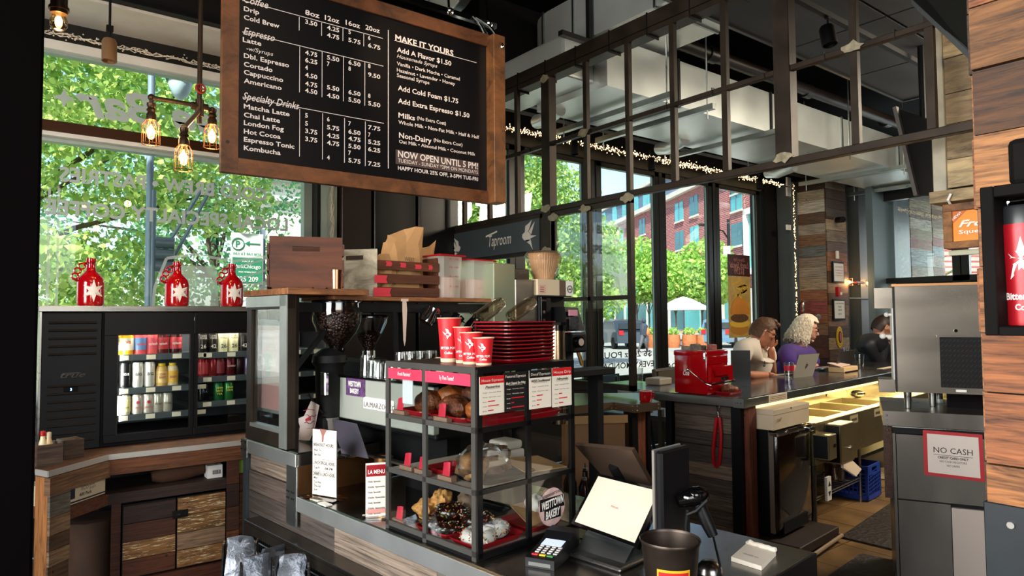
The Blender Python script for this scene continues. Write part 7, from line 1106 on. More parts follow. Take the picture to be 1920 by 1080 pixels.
bx=thing('pastry_box','large pale cardboard box with printed lid on the mini fridge','box',(4.7,2.3,fz1),'C');hb_=.15;b0=C_(1384,766,'v',2.5)
a,c_,d_=C_(1440,806,'z',fz1),C_(1513,790,'z',fz1),C_(1384,795,'z',fz1);hh_=.145;bu0,bu1,bv0,bv1=fu0-.03,fu1-.0,fv0+.01,fv0+.60
part('carton',MB().box((bu0,bv0,fz1),(bu1,bv1,fz1+.135),.003),card,bx);part('lid',MB().box((bu0-.003,bv0-.003,fz1+.10),(bu1+.003,bv1+.003,fz1+.14),.004),card,bx)
m=MB();[m.box((bu0+.05+.028*k,bv1-.12,fz1+.1403),(bu0+.066+.028*k,bv1-.06,fz1+.1412)) for k in range(12)];part('print_strip',m,M('box print','4A3A30',.7),bx,kind='stuff');part('tab_slot',MB().prism([(bu0+.25,bv0-.004,fz1+.135),(bu0+.275,bv0-.004,fz1+.135),(bu0+.262,bv0-.004,fz1+.12)],(0,-.001,0)),ink,bx)
m=letters(MB(),[('TAP',0,0,.025,'L',.07,0,.2)],(bu0+.04,bv0-.0045,fz1+.05),(1,0,.1),(0,0,1));part('lettering',m,M('pencil brown','7A4A38',.8),bx)
p=C_(1346,770,'u',4.30);sp2=thing('wrist_strap','red strap hanging from a chrome clip on the plank bar end','strap',(4.3,p.y,p.z),'C');q=lambda px,py:tuple(C_(px,py,'u',4.296));part('clip',MB().tube([q(1347,757),q(1350,765),q(1346,772),q(1343,764),q(1347,757)],.004,6).tube([q(1346,772),q(1348,784)],.009,8),chrome,sp2)
def rib(pts,hw_):
 m=MB();pts=[Vector(p_) for p_ in pts]
 for a,b in zip(pts,pts[1:]):d=(b-a).normalized();n=Vector((1,0,0)).cross(d)*hw_;m.prism([a-n,a+n,b+n,b-n],(-.004,0,0))
 return m
part('strap',MB().tube([q(1344,782),q(1340,815),q(1337,845),q(1338,868),q(1343,876),q(1349,868),q(1351,845),q(1352,815),q(1349,782)],.013,6),red,sp2,smooth=True)
z1=1.04;kc=[C_(x,y,'z',z1) for x,y in ((1060,763),(1150,754),(1190,759),(1238,754))];kp=[tuple(kc[0]),tuple(kc[1]),tuple(kc[2]),tuple(kc[3]),(kc[3].x+.35,kc[3].y+.42,z1),(kc[0].x+.2,kc[0].y+.9,z1)]
lc_=thing('side_counter','brown riveted steel edged counter under the divider screen','counter',(kc[2].x,kc[2].y,0),'C');part('top',MB().prism([(x,y,z1-.05) for x,y,z in kp],(0,0,.05)),M('brown steel top','6E5E4C',.28,.8,var=.2),lc_);
for a,b in zip(kp[:3],kp[1:4]):
 a,b=Vector(a),Vector(b);part('edge_plate',MB().beam(a-Vector((0,0,.025)),b-Vector((0,0,.025)),.008,.052),M('edge brown steel','8A7560',.35,.8) if 'edge brown steel' not in MT else MT['edge brown steel'],lc_)
 for e_,s_ in ((a,1),(b,-1)):
  for dz in (-.012,-.038):p=e_+(b-a).normalized()*.02*s_+Vector((0,0,dz));part('rivet',MB().ball(p+Vector((-.004,-.005,0)),.004,6,4),steel,lc_)
a,b,c_=[Vector(x) for x in kp[1:4]];p0=Vector(kp[0]);ab=(b-a).normalized()
part('kraft_panel',MB().prism([(p0.x+.03,p0.y+.03,.25),(a.x+.02,a.y+.04,.25),(b.x-.0,b.y+.05,.25),(b.x,b.y+.08,.25),(p0.x+.04,p0.y+.07,.25)],(0,0,.70)),M('plywood','9A7048',.6,var=.1,vs=2),lc_);part('plywood_strip',MB().beam((p0.x+.03,p0.y+.022,z1-.09),(b.x-.02,b.y+.042,z1-.09),.01,.05),M('pale plywood strip','B98E5A',.6),lc_)
part('black_post',MB().box((b.x+.0,b.y+.02,0),(b.x+.06,b.y+.08,z1-.05)),blk_s,lc_);part('wood_post',MB().box((b.x+.065,b.y+.03,0),(b.x+.16,b.y+.09,z1-.05)),WOOD('red wood post',['7A3F20'],(14,14,1.2)),lc_);part('black_post',MB().box((b.x+.165,b.y+.02,0),(b.x+.2,b.y+.08,z1-.05)),blk_s,lc_)
p=C_(1211,753,'z',z1);mg=thing('enamel_mug','small red enamel mug at the corner of the side counter','mug',(p.x,p.y,z1),'C');part('body',MB().lathe([(0,0),(.036,0),(.042,.01),(.042,.07),(.039,.07),(.039,.012),(0,.008)],(p.x,p.y,z1+.0005),24),redg,mg,smooth=True);part('handle',MB().tube([(p.x+.038,p.y-.01,z1+.06),(p.x+.06,p.y-.02,z1+.055),(p.x+.06,p.y-.02,z1+.025),(p.x+.038,p.y-.01,z1+.015)],.006,7),redg,mg,smooth=True);part('rim',MB().tube([(p.x+.0405*math.cos(2*pi*i/20),p.y+.0405*math.sin(2*pi*i/20),z1+.0705) for i in range(20)],.002,5,True),white,mg)
p=C_(1152,738,'z',ZB);tumbler('clear water glass behind the divider pane',4.75,3.42,ZB,.045,.12,up=True);solo('bread_box',MB().box((4.62,3.12,ZB),(4.80,3.26,ZB+.055),.01),M('pale tub','B5A996',.5),'pale shallow tub beside the water glass behind the pane','tub',(4.7,3.2,ZB),'C')
for k,(px,py) in enumerate(((1096,900),(1112,885),(1098,880))):
 p=C_(px,py,'v',2.15);t=thing('syrup_bottle','dark syrup bottle with steel pourer behind the tablet, %s'%('front','right','rear')[k],'bottle',(p.x,2.15+.05*k,.70),'C','syrup bottles behind the tablet');part('bottle',MB().lathe([(0,0),(.033,0),(.033,p.z-.70-.08),(.014,p.z-.70-.03),(.013,p.z-.70),(0,p.z-.70)],(p.x,2.15+.05*k,.70),16),M('syrup glass','2A1A12',.12,coat=.4) if k==0 else MT['syrup glass'],t,smooth=True);part('pourer',MB().bar((p.x,2.15+.05*k,p.z),(p.x,2.15+.05*k,p.z+.035),.004).cyl((p.x,2.15+.05*k,p.z),.012,.012,10),steel,t)
solo('speed_rail',MB().box((2.4,2.05,.62),(3.1,2.4,.70)).box((2.42,2.1,0),(2.46,2.14,.62)).box((3.04,2.3,0),(3.08,2.34,.62)),blk_s,'black shelf holding the syrup bottles behind the counter','shelf',(2.7,2.2,0),'C')
sk_=thing('bar_sink','stainless bar sink run with faucet, backsplash and tape labels','sink',(5.5,2.0,0),'C');yst=M('sink steel','A89C78',.3,.85,var=.15,vs=3,rvar=.1);sv0,sv1=2.10,2.60;su0,su1=5.08,8.2;zs_=.81
m=MB();m.box((su0,sv0,zs_-.012),(su1,sv0+.06,zs_)).box((su0,sv1-.05,zs_-.012),(su1,sv1,zs_));bas=[(5.42,5.82),(5.88,6.32),(6.38,6.82)];xs=[su0]+[x for b in bas for x in b]+[su1]
for a,b in zip(xs[::2],xs[1::2]):m.box((a,sv0+.06,zs_-.012),(b,sv1-.05,zs_))
part('rim',m,yst,sk_);part('front_apron',MB().box((su0,sv0-.012,.50),(su1,sv0-.0,zs_-.001),.003),yst,sk_);part('end_panel',MB().box((su0-.012,sv0,.50),(su0-.001,sv1,zs_)),yst,sk_);part('backsplash',MB().box((su0,sv1,zs_),(su1,sv1+.02,zs_+.10)).prism([(su0+.1,sv0+.1,zs_),(su0+.1,sv1,zs_),(su0+.1,sv1,zs_+.15),(su0+.1,sv0+.25,zs_+.15)],(.01,0,0)),yst,sk_)
for a,b in bas:m=MB();m.box((a,sv0+.06,.56),(a+.006,sv1-.05,zs_-.002)).box((b-.006,sv0+.06,.56),(b,sv1-.05,zs_-.002)).box((a,sv0+.06,.555),(b,sv1-.05,.56)).box((a,sv0+.06,.56),(b,sv0+.066,zs_-.002)).box((a,sv1-.056,.56),(b,sv1-.05,zs_-.002));part('basin',m,yst,sk_)
for x in (su0+.04,6.9,su1-.06):part('leg',MB().cyl((x,sv0+.03,0),.02,.50,12).cyl((x,sv1-.05,0),.02,.50,12),M('channel steel','6A6052',.4,.8) if 'channel steel' not in MT else MT['channel steel'],sk_)
part('cross_rail',MB().bar((su0+.03,sv1-.05,.42),(su1,sv1-.05,.5),.02),copper,sk_)
fx=5.75;part('faucet',MB().cyl((fx,sv1-.02,zs_),.016,.12,12).tube([(fx,sv1-.02,zs_+.1),(fx+.12,sv1-.1,zs_+.16),(fx+.24,sv1-.18,zs_+.17),(fx+.30,sv1-.21,zs_+.14),(fx+.30,sv1-.21,zs_+.09)],.011,8).cyl((fx-.02,sv1-.02,zs_+.12),.018,.04,10),chrome,sk_,smooth=True)
for u,s_ in ((5.75,'WASH'),(6.3,'RINSE'),(6.95,'SANITIZE')):
 l_=part('tape_label',MB().box((u,sv0-.014,.725),(u+.17,sv0-.0125,.79)),M('sink label','A89A78',.6) if 'sink label' not in MT else MT['sink label'],sk_);part('lettering',letters(MB(),[(s_,u+.085,.745,.022,'C',.11,.02)],(0,sv0-.015,0),(1,0,0),(0,0,1)),ink,l_)
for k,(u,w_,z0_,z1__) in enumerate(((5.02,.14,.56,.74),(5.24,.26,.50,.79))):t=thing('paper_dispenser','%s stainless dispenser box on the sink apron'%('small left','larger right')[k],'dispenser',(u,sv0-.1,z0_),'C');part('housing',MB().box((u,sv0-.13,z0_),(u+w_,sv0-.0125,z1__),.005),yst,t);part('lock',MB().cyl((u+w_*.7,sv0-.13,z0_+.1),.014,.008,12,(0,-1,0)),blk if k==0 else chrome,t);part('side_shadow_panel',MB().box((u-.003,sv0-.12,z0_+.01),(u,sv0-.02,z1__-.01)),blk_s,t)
solo('hand_towel',MB().prism([(5.3,sv0-.12,.50),(5.48,sv0-.12,.495),(5.52,sv0-.17,.43),(5.38,sv0-.18,.40),(5.28,sv0-.13,.47)],(0,.02,0)),tan,'paper towel hanging from the larger dispenser','paper towel',(5.4,sv0-.1,.45),'C')
t=thing('red_lid_jug','dark jug with a bright red lid beside the faucet','jug',(5.28,2.7,.825),'C');p=C_(1522,765,'v',2.70);part('jug',MB().cyl((p.x,2.70,.826),.066,p.z-.826+.02,20),M('dark jug','1E1210',.3),t,smooth=True);part('lid',MB().lathe([(0,.07),(.03,.065),(.035,.04),(.075,.035),(.078,0),(0,0)],(p.x,2.70,p.z+.02),20),red,t,smooth=True);solo('back_ledge',MB().box((5.1,2.625,.79),(8.2,2.79,.825)),yst,'steel ledge behind the sink under the bar top','ledge',(6,2.7,.79),'C')
for k in range(13):
 u=6.35+k*.155;tumbler('upturned beer glass drying behind the sink, %s in the row'%ordn(k),u,2.67+.02*(k%2),.831,.037,.14,grp='drying beer glasses',n=14)
 if k%2==0:tumbler('upturned beer glass in the second drying row, %s along'%ordn(k//2),u+.07,2.75,.831,.037,.145,grp='drying beer glasses rear row',n=12)
solo('drying_mat',MB().box((6.25,2.63,.826),(8.2,2.78,.83)),M('red drying mat','8E2418',.5),'red rubber drying mat under the beer glasses','mat',(7.2,2.7,.826),'C')
solo('steel_scoop',MB().ball((6.95,2.45,.845),(.09,.06,.035),14,8).bar((6.88,2.43,.845),(6.86,2.35,.86),.01),steel,'steel scoop lying upside down by the drying mat','scoop',(6.95,2.45,.815),'C',smooth=True);solo('gift_box',MB().box((6.1,2.66,.826),(6.22,2.77,.93)),M('brown box','5A3B22',.6),'small brown box against the cream bar back','box',(6.15,2.7,.9),'C')
solo('outlet',MB().box((5.98,2.795,.92),(6.06,2.80,1.0)),white,'white power outlet on the cream bar back','outlet',(6,2.8,.95),'C')
cr2=thing('milk_crate','blue plastic milk crate on the floor under the sink','crate',(6.5,2.25,0),'C');a,b=C_(1618,938,'z',.01),C_(1642,925,'z',.01);blu=M('crate blue','1B3FA0',.45);s_=.32;u0,v0=a.x,2.14;hc_=.30;m=MB()
for i in range(9):
 x=u0+.02+i*(s_-.04)/8
 m.box((x-.004,v0,.05),(x+.004,v0+.006,hc_-.08)).box((u0,v0+.02+i*(s_-.04)/8-.004,.05),(u0+.006,v0+.02+i*(s_-.04)/8+.004,hc_-.03))
for i in range(6):z=.07+i*.032;m.beam((u0+.01,v0+.004,z),(u0+s_-.01,v0+.004,z+.03),.005,.006).box((u0,v0,z-.004),(u0+.006,v0+s_,z+.004))
part('lattice',m,blu,cr2,kind='stuff');part('frame',MB().box((u0,v0,hc_-.08),(u0+.1,v0+.012,hc_)).box((u0+s_-.1,v0,hc_-.08),(u0+s_,v0+.012,hc_)).box((u0+.1,v0,hc_-.02),(u0+s_-.1,v0+.012,hc_)).box((u0+.1,v0,hc_-.09),(u0+s_-.1,v0+.012,hc_-.07)).box((u0,v0,.01),(u0+s_,v0+.012,.05)).box((u0,v0,.01),(u0+.02,v0+.02,hc_)).box((u0+s_-.02,v0,.01),(u0+s_,v0+.02,hc_)).box((u0,v0,hc_-.03),(u0+.012,v0+s_,hc_)).box((u0,v0,.01),(u0+.012,v0+s_,.05)),blu,cr2);part('inner_wall',MB().box((u0+.02,v0+s_-.01,.01),(u0+s_,v0+s_,hc_)).box((u0+s_-.01,v0+.02,.01),(u0+s_,v0+s_,hc_)).box((u0+.012,v0+.012,.01),(u0+s_-.01,v0+s_-.01,.02)),M('crate deep blue','10246A',.5),cr2)
p=C_(1540,980,'z',.005);wj=thing('water_jug','translucent white ribbed plastic jug on the floor beside the fridge','jug',(5.14,2.24,0),'C');wjm=M('milky plastic','B9ADA4',.45);pr_=[(0,0),(.075,0),(.08,.01)];
for k in range(5):pr_+=[(.08,.03+k*.03),(.074,.038+k*.03),(.08,.046+k*.03)]
part('body',MB().lathe(pr_+[(.08,.2),(.05,.27),(.025,.30),(.025,.33),(0,.33)],(5.14,2.24,.001),20),wjm,wj,smooth=True);part('handle',MB().tube([(5.18,2.2,.30),(5.215,2.18,.26),(5.215,2.18,.22)],.01,7),wjm,wj,smooth=True)
ws_=thing('wire_shelf','low wire shelf under the sink holding a tub','shelf',(5.7,2.3,0),'C');m=MB()
for k in range(16):m.bar((5.3+k*.06,2.2,.20),(5.3+k*.06,2.5,.20),.003,4)
part('wire',m,steel,ws_,kind='stuff');part('rim',MB().bar((5.28,2.2,.20),(6.25,2.2,.20),.005,5).bar((5.28,2.5,.20),(6.25,2.5,.20),.005,5).bar((5.28,2.2,.18),(6.25,2.2,.18),.004,5),steel,ws_)
for u in (5.28,6.25):part('shelf_post',MB().cyl((u,2.2,0),.012,.48,8).cyl((u,2.5,0),.012,.48,8),steel,ws_)
p=C_(1566,905,'v',2.32);t=thing('food_tub','clear plastic tub with red contents on the wire shelf','container',(p.x,2.32,.206),'C');part('tub',MB().lathe([(0,0),(.075,0),(.09,.19),(.086,.19),(.072,.005),(0,.005)],(p.x,2.32,.206),20),GLASS('frosty tub',(.75,.68,.6),.15,.2),t,smooth=True);part('contents',MB().cyl((p.x,2.32,.212),.068,.1,16),M('red contents','6A2A18',.7,var=.6,vs=30),t)
p=C_(1553,925,'v',2.17);t=thing('arrow_box','white box with two black arrows at the front of the wire shelf','box',(p.x,2.17,.16),'C');part('face',MB().box((p.x-.04,2.16,.16),(p.x+.04,2.18,.34)),white,t);part('arrow',MB().prism([(p.x-.025,2.159,.27),(p.x+.025,2.159,.27),(p.x,2.159,.31)],(0,-.001,0)).prism([(p.x-.025,2.159,.23),(p.x+.025,2.159,.23),(p.x,2.159,.19)],(0,-.001,0)),ink,t)
solo('floor_grate',MB().box((7.2,2.0,.001),(7.7,2.5,.012)),M('grate pattern','B5A58A',.5,var=.7,vs=60),'pale floor grate beyond the blue crate','floor grate',(7.4,2.2,0),'C')
matm=nt('rubber mat');m_,n_,l_,b_=matm;vo=n_.new('ShaderNodeTexVoronoi');vo.inputs['Scale'].default_value=26;vo.distance='CHEBYCHEV';tc_=n_.new('ShaderNodeTexCoord');l_.new(tc_.outputs['Object'],vo.inputs[0]);bp=n_.new('ShaderNodeBump');bp.inputs['Strength'].default_value=.9;bp.inputs['Distance'].default_value=.01;l_.new(vo.outputs[0],bp.inputs['Height']);l_.new(bp.outputs[0],b_.inputs['Normal']);b_.inputs['Base Color'].default_value=(*hx('241A12'),1);b_.inputs['Roughness'].default_value=.6;matm=m_
fz=lambda px,py:C_(px,py,'z',.012)
a=fz(1545,985);b=fz(1690,933);solo('rubber_mat',MB().prism([(5.12,1.95,.001),(8.2,2.05,.001),(8.2,.7,.001),(5.05,.7,.001)],(0,0,.012)),matm,'black textured rubber mat beside the sink','mat',(6,1.3,0),'C');solo('rubber_mat',MB().prism([(4.86,1.72,.001),(4.9,.3,.001),(2.1,.2,.001),(2.1,1.70,.001)],(0,0,.012)),matm,'black textured rubber mat behind the front counter','mat',(3.4,1,0),'C')
# ---------------- guests
skin_=M('skin','C48A6C',.5,var=.06,vs=30)
def skin_graph(V,E,R,lv=2):
 me=bpy.data.meshes.new('sk');me.from_pydata([tuple(v) for v in V],E,[]);ob=bpy.data.objects.new('sk',me);C.objects.link(ob);ob.modifiers.new('s','SKIN');sv_=me.skin_vertices[0].data
 for i,r in enumerate(R):sv_[i].radius=(r,r) if not isinstance(r,tuple) else r
 sv_[0].use_root=True;sb=ob.modifiers.new('b','SUBSURF');sb.levels=lv;sb.render_levels=lv;dg=bpy.context.evaluated_depsgraph_get();dg.update();out=bpy.data.meshes.new_from_object(ob.evaluated_get(dg));bpy.data.objects.remove(ob);return out
def add_mesh(mb,me):mb.bm.from_mesh(me);bpy.data.meshes.remove(me);return mb
def hand(mb,w,d,up,s=1.0,curl=.6,thumb=1):
 """palm and five separate fingers; w wrist, d hand direction, up = back of the hand"""
 w,d,up=Vector(w),Vector(d).normalized(),Vector(up).normalized();side=d.cross(up).normalized();up=side.cross(d)
 V=[w];E=[];R=[.027*s];V.append(w+d*.045*s);E.append((0,1));R.append((.036*s,.022*s));V.append(w+d*.08*s);E.append((1,2));R.append((.036*s,.018*s));add_mesh(mb,skin_graph(V,E,R,2))
 for k,(o,L_) in enumerate(((-.028,.062),(-.0095,.075),(.0095,.07),(.027,.056))):
  b=w+d*.075*s+side*o*s;p1=b+d*L_*.45*s-up*.10*curl*L_*s;d2=(d-up*curl).normalized();p2=p1+d2*L_*.33*s;d3_=(d-up*curl*2).normalized();p3=p2+d3_*L_*.25*s;mb.tube([b-d*.02*s,b,p1,p2,p3],[.009*s,.0095*s,.0088*s,.008*s,.0055*s],8)
 t0=w+d*.025*s+side*thumb*.03*s;mb.tube([t0-side*thumb*.012*s,t0,t0+(d*.8+side*thumb*.8)*.028*s-up*.01*s,t0+(d*1.3+side*thumb*.7)*.042*s-up*.018*s],[.011*s,.012*s,.010*s,.007*s],8)
def head(mb,c,f,up,s):
 c,f,up=Vector(c),Vector(f).normalized(),Vector(up).normalized();side=f.cross(up).normalized();up=side.cross(f);b0=MB();n_,m_2=22,16;b0.ball((0,0,0),1,n_,m_2)
 for q in b0.bm.verts:
  x,y,z=q.co;w_=.076*(1-.22*max(0,-z)**1.5);l_=.098*(1-.06*max(0,-z));dz=.118
  px=x*l_+(.012 if z<-.2 and x>0 else 0)*1;pz=z*dz
  if x>.55 and -.15<z<.15:px-=.006
  q.co=c+(f*px+side*y*w_+up*pz)*s
 tmp=bpy.data.meshes.new('h');b0.bm.to_mesh(tmp);b0.bm.free();add_mesh(mb,tmp);P=lambda x,y,z:c+(f*x+side*y+up*z)*s
 mb.tube([P(.088,0,.025),P(.104,0,-.005),P(.112,0,-.022),P(.096,0,-.034)],[.008*s,.011*s,.015*s,.010*s],8);mb.tube([P(.07,-.05,.03),P(.092,-.02,.033),P(.094,0,.03),P(.092,.02,.033),P(.07,.05,.03)],.008*s,6)
 for y in (-1,1):mb.tube([P(0,y*.075,.025),P(-.012,y*.084,.012),P(-.008,y*.082,-.02),P(.003,y*.075,-.03)],[.008*s,.010*s,.009*s,.006*s],7).ball(P(.085,y*.03,.008),.012*s,8,6)
 mb.tube([P(.088,-.024,-.058),P(.099,-.008,-.054),P(.1,.008,-.054),P(.088,.024,-.058)],.0055*s,6).tube([P(.088,-.02,-.066),P(.098,0,-.066),P(.088,.02,-.066)],.006*s,6).ball(P(.078,0,-.095),(.02*s,.02*s,.016*s),10,6);return P
def face_marks(t,P,s,lip,brow):
 m=MB()
 for y in (-1,1):m.ball(P(.094,y*.031,.009),.0062*s,8,6)
 part('eyes',m,M('eye dark','231A16',.2) if 'eye dark' not in MT else MT['eye dark'],t);m=MB()
 for y in (-1,1):m.tube([P(.09,y*.015,.036),P(.093,y*.032,.041),P(.08,y*.052,.034)],.0035*s,5)
 part('eyebrows',m,brow,t);part('lips',MB().tube([P(.091,-.022,-.0605),P(.1035,-.006,-.058),P(.1035,.006,-.058),P(.091,.022,-.0605)],.004*s,6),lip,t)
def glasses(t,P,s):
 m=MB()
 for y in (-1,1):m.tube([P(.105,y*.034+.022*math.cos(a),.012+.016*math.sin(a)) for a in [2*pi*i/14 for i in range(14)]],.0022*s,5,True);m.tube([P(.103,y*.056,.02),P(.06,y*.08,.02),P(-.005,y*.082,.022)],.0024*s,5)
 m.tube([P(.108,-.012,.016),P(.112,0,.019),P(.108,.012,.016)],.0022*s,5);part('glasses',m,blk,t)
def hair_cap(P,s,long_=False,vol=1.0,seed=1,n=40,m_2=28):
 """hair over the skull down to a hairline: forehead, temples and ears stay free"""
 mb=MB();b0=bmesh.new();bmesh.ops.create_uvsphere(b0,u_segments=n,v_segments=m_2,radius=1)
 def out(c):
  x,y,z=c
  if long_:return (x>.5 and z<.5) or (x>.15 and z<.05) or z<-.75
  return (x>.55 and z<.50) or (.2<x<=.55 and z<.22) or (-.12<x<=.2 and z<(.12 if x<.08 else -.05)) or (x<=-.12 and z<-.62)
 bmesh.ops.delete(b0,geom=[v for v in b0.verts if out(v.co)],context='VERTS')
 for v in b0.verts:
  x,y,z=v.co;nn=noise.noise(Vector((x*2.5,y*6,z*6))*1.6+Vector((seed,0,0)));k=vol*(1.03+.05*nn+.05*max(0,z)*max(0,x+.2));v.co=P(-.004+x*.103*k,y*.082*k,.008+z*.123*k)
 me=bpy.data.meshes.new('h');b0.to_mesh(me);b0.free();mb.bm.from_mesh(me);bpy.data.meshes.remove(me);bmesh.ops.solidify(mb.bm,geom=mb.bm.faces[:],thickness=-.007*s);return mb
pv=lambda px,py,v:Vector(C_(px,py,'v',v))
def person(lb,shirt_mat,pants,H_,fwd,upv,s,chest,pelvis,sh_l,el_l,wr_l,sh_r,el_r,wr_r,hands,knees,feet,sleeve=.55,hairf=None,torso=1.0,skin=skin_,collar=None):
 t=thing('person',lb,'person',(pelvis.x,pelvis.y,.75),'C');mb=MB();neck=chest+(Vector(H_)-chest)*.45+Vector((0,0,.0));ub=Vector(chest)+Vector((0,0,.07))
 V=[pelvis,(Vector(pelvis)+Vector(chest))/2,chest,ub,neck,Vector(H_)-Vector(upv).normalized()*.03*s,sh_l,el_l,wr_l,sh_r,el_r,wr_r,knees[0],feet[0],knees[1],feet[1]]
 E=[(0,1),(1,2),(2,3),(3,4),(4,5),(3,6),(6,7),(7,8),(3,9),(9,10),(10,11),(0,12),(12,13),(0,14),(14,15)];R=[.14,.115,.115,.07,.055,.06,.055,.042,.028,.055,.042,.028,.07,.045,.07,.045]
 R=[r*s*torso if i<4 else r*s for i,r in enumerate(R)];add_mesh(mb,skin_graph([Vector(v) for v in V],E,R))
 P=head(mb,H_,fwd,upv,s)
 for w,e,hd,up_,cu,th in ((wr_l,el_l,*hands[0]),(wr_r,el_r,*hands[1])):hand(mb,Vector(w),hd,up_,s,cu,th)
 body=part('body',mb,skin,t,smooth=True)
 V2=[Vector(pelvis)-Vector((0,0,.04)),(Vector(pelvis)+Vector(chest))/2,chest,ub,Vector(ub).lerp(neck,.6),sh_l,Vector(sh_l).lerp(Vector(el_l),sleeve),sh_r,Vector(sh_r).lerp(Vector(el_r),sleeve)]
 E2=[(0,1),(1,2),(2,3),(3,4),(3,5),(5,6),(3,7),(7,8)];R2=[.18,.17,.178,.14,.094,.085,.07 if sleeve<.8 else.058,.085,.07 if sleeve<.8 else.058]
 if sleeve>.8:V2+=[Vector(el_l),Vector(el_l).lerp(Vector(wr_l),.85),Vector(el_r),Vector(el_r).lerp(Vector(wr_r),.85)];V2[6]=Vector(sh_l).lerp(Vector(el_l),.5);V2[8]=Vector(sh_r).lerp(Vector(el_r),.5);E2+=[(6,9),(9,10),(8,11),(11,12)];R2+=[.062,.045,.062,.045]
 sm_=add_mesh(MB(),skin_graph(V2,E2,[r*s*(torso if i<4 else 1) for i,r in enumerate(R2)]));sm_.ball(Vector(chest).lerp(neck,.40)+Vector((-.01,.015,0)),(.115*s,.11*s,.105*s),24,16);part('shirt',sm_,shirt_mat,t,smooth=True)
 part('trousers',add_mesh(MB(),skin_graph([Vector(pelvis),knees[0],feet[0],knees[1],feet[1]],[(0,1),(1,2),(0,3),(3,4)],[.19*s,.085*s,.06*s,.085*s,.06*s])),pants,t,smooth=True)
 for f_ in feet:part('shoe',MB().ball(Vector(f_)+Vector((.04,-.02,-.02)),(.13,.05,.045),12,8),blk,t,smooth=True)
 return t,P
lipm=M('lips','9A4A42',.4);jeans=M('dark trousers','23262E',.8)
s=1.12;H_=pv(1430,624,3.02);fw_m=Vector((.58,-.68,-.48));up_m=Vector((.3,-.33,.88));ch=pv(1416,672,3.12);pel=Vector((ch.x-.02,3.28,.84));sk1=M('skin warm','C17F5E',.5,var=.08,vs=25)
shl,shr=pv(1391,655,2.98),pv(1437,655,3.22);ell,wrl=pv(1398,704,2.90),pv(1440,703,2.86);elr,wrr=pv(1448,699,3.05),pv(1446,652,2.97)
man,P=person('man in white t-shirt and glasses leaning on his hand at a laptop',M('white cotton','D9CDBE',.85,var=.04,bump=.1,bs=20),jeans,H_,fw_m,up_m,s,ch,pel,shl,ell,wrl,shr,elr,wrr,[(Vector((.9,-.1,-.05)),Vector((0,0,1)),.45,1),(Vector((-.35,-.1,.9)),Vector((.8,.1,.3)),1.5,-1)],[Vector((pel.x+.1,3.12,.80)),Vector((pel.x-.15,3.15,.80))],[Vector((pel.x+.1,3.3,.3)),Vector((pel.x-.2,3.3,.3))],skin=sk1)
hb_=M('brown hair','5A3A20',.6,var=.5,vs=60,bump=.5,bs=60);part('hair',hair_cap(P,s,False,1.04,2),hb_,man,smooth=True);part('hair_tufts',MB().tube([P(.06,.03,.115),P(.085,0,.118),P(.075,-.03,.112)],.02*s,8).tube([P(.0,0,.13),P(.05,0,.135),P(.08,-.02,.12)],.018*s,8),hb_,man,smooth=True);face_marks(man,P,s,lipm,hb_);glasses(man,P,s)
part('shirt_print',letters(MB(),[('LB',0,0,.05,'C',.05,.04)],pv(1433,687,2.93),(1,0,0),(0,0,1)),blk,man)
s=1.12;H_=pv(1511,617,3.05);fw_w=Vector((.45,-.84,-.28));up_w=Vector((.22,-.2,.95));ch=pv(1494,676,3.18);pel=Vector((ch.x,3.32,.84));sk2=M('skin pale','C9937C',.5,var=.06,vs=25)
wm,P=person('woman with long white curly hair in purple top typing on a laptop',M('purple cotton','4A2F7A',.85,var=.12,vs=6,bump=.1,bs=20),jeans,H_,fw_w,up_w,s,ch,pel,pv(1473,665,3.0),pv(1490,704,2.93),pv(1548,692,2.86),pv(1517,664,3.28),pv(1532,698,3.15),pv(1566,691,3.0),[(Vector((1,.1,.02)),Vector((0,0,1)),.45,1),(Vector((1,-.05,.02)),Vector((0,0,1)),.45,-1)],[Vector((pel.x+.1,3.14,.80)),Vector((pel.x-.15,3.15,.80))],[Vector((pel.x+.1,3.3,.3)),Vector((pel.x-.2,3.3,.3))],sleeve=.72,skin=sk2)
wh_=M('white blonde hair','E3D6BE',.6,var=.12,vs=30,bump=.5,bs=50);part('hair',hair_cap(P,s,True,1.1,5),wh_,wm,smooth=True);m=MB();rg=random.Random(9)
for k in range(420):
 a=rg.uniform(1.05,2*pi-1.05);z0_=rg.uniform(-.04,.115);kk=math.sqrt(max(.05,1-(z0_/.135)**2));rx,ry=-.015+.108*kk*math.cos(a),.098*kk*math.sin(a);L_=rg.uniform(.10,.16)+z0_*.6;ph=rg.uniform(0,6);pts_=[P(rx*(1+.35*q/kk)+.006*math.sin(q*16+ph),ry*(1+.35*q/kk)+.007*math.cos(q*15+ph),z0_-L_*q) for q in [i/8 for i in range(9)]];m.tube(pts_,[.0075*s*(1-.5*i/8) for i in range(9)],4)
part('curls',m,wh_,wm,smooth=True,kind='stuff');face_marks(wm,P,s,lipm,MT['brown hair']);glasses(wm,P,s);part('shirt_print',letters(MB(),[('CHICAGO',0,0,.03,'C',.16,.02)],pv(1505,683,2.93),(1,0,0),(0,0,1)),white,wm)
s=1.12;H_=pv(1655,614,3.0);ch=pv(1640,655,3.05);pel=Vector((ch.x-.02,3.25,.84))
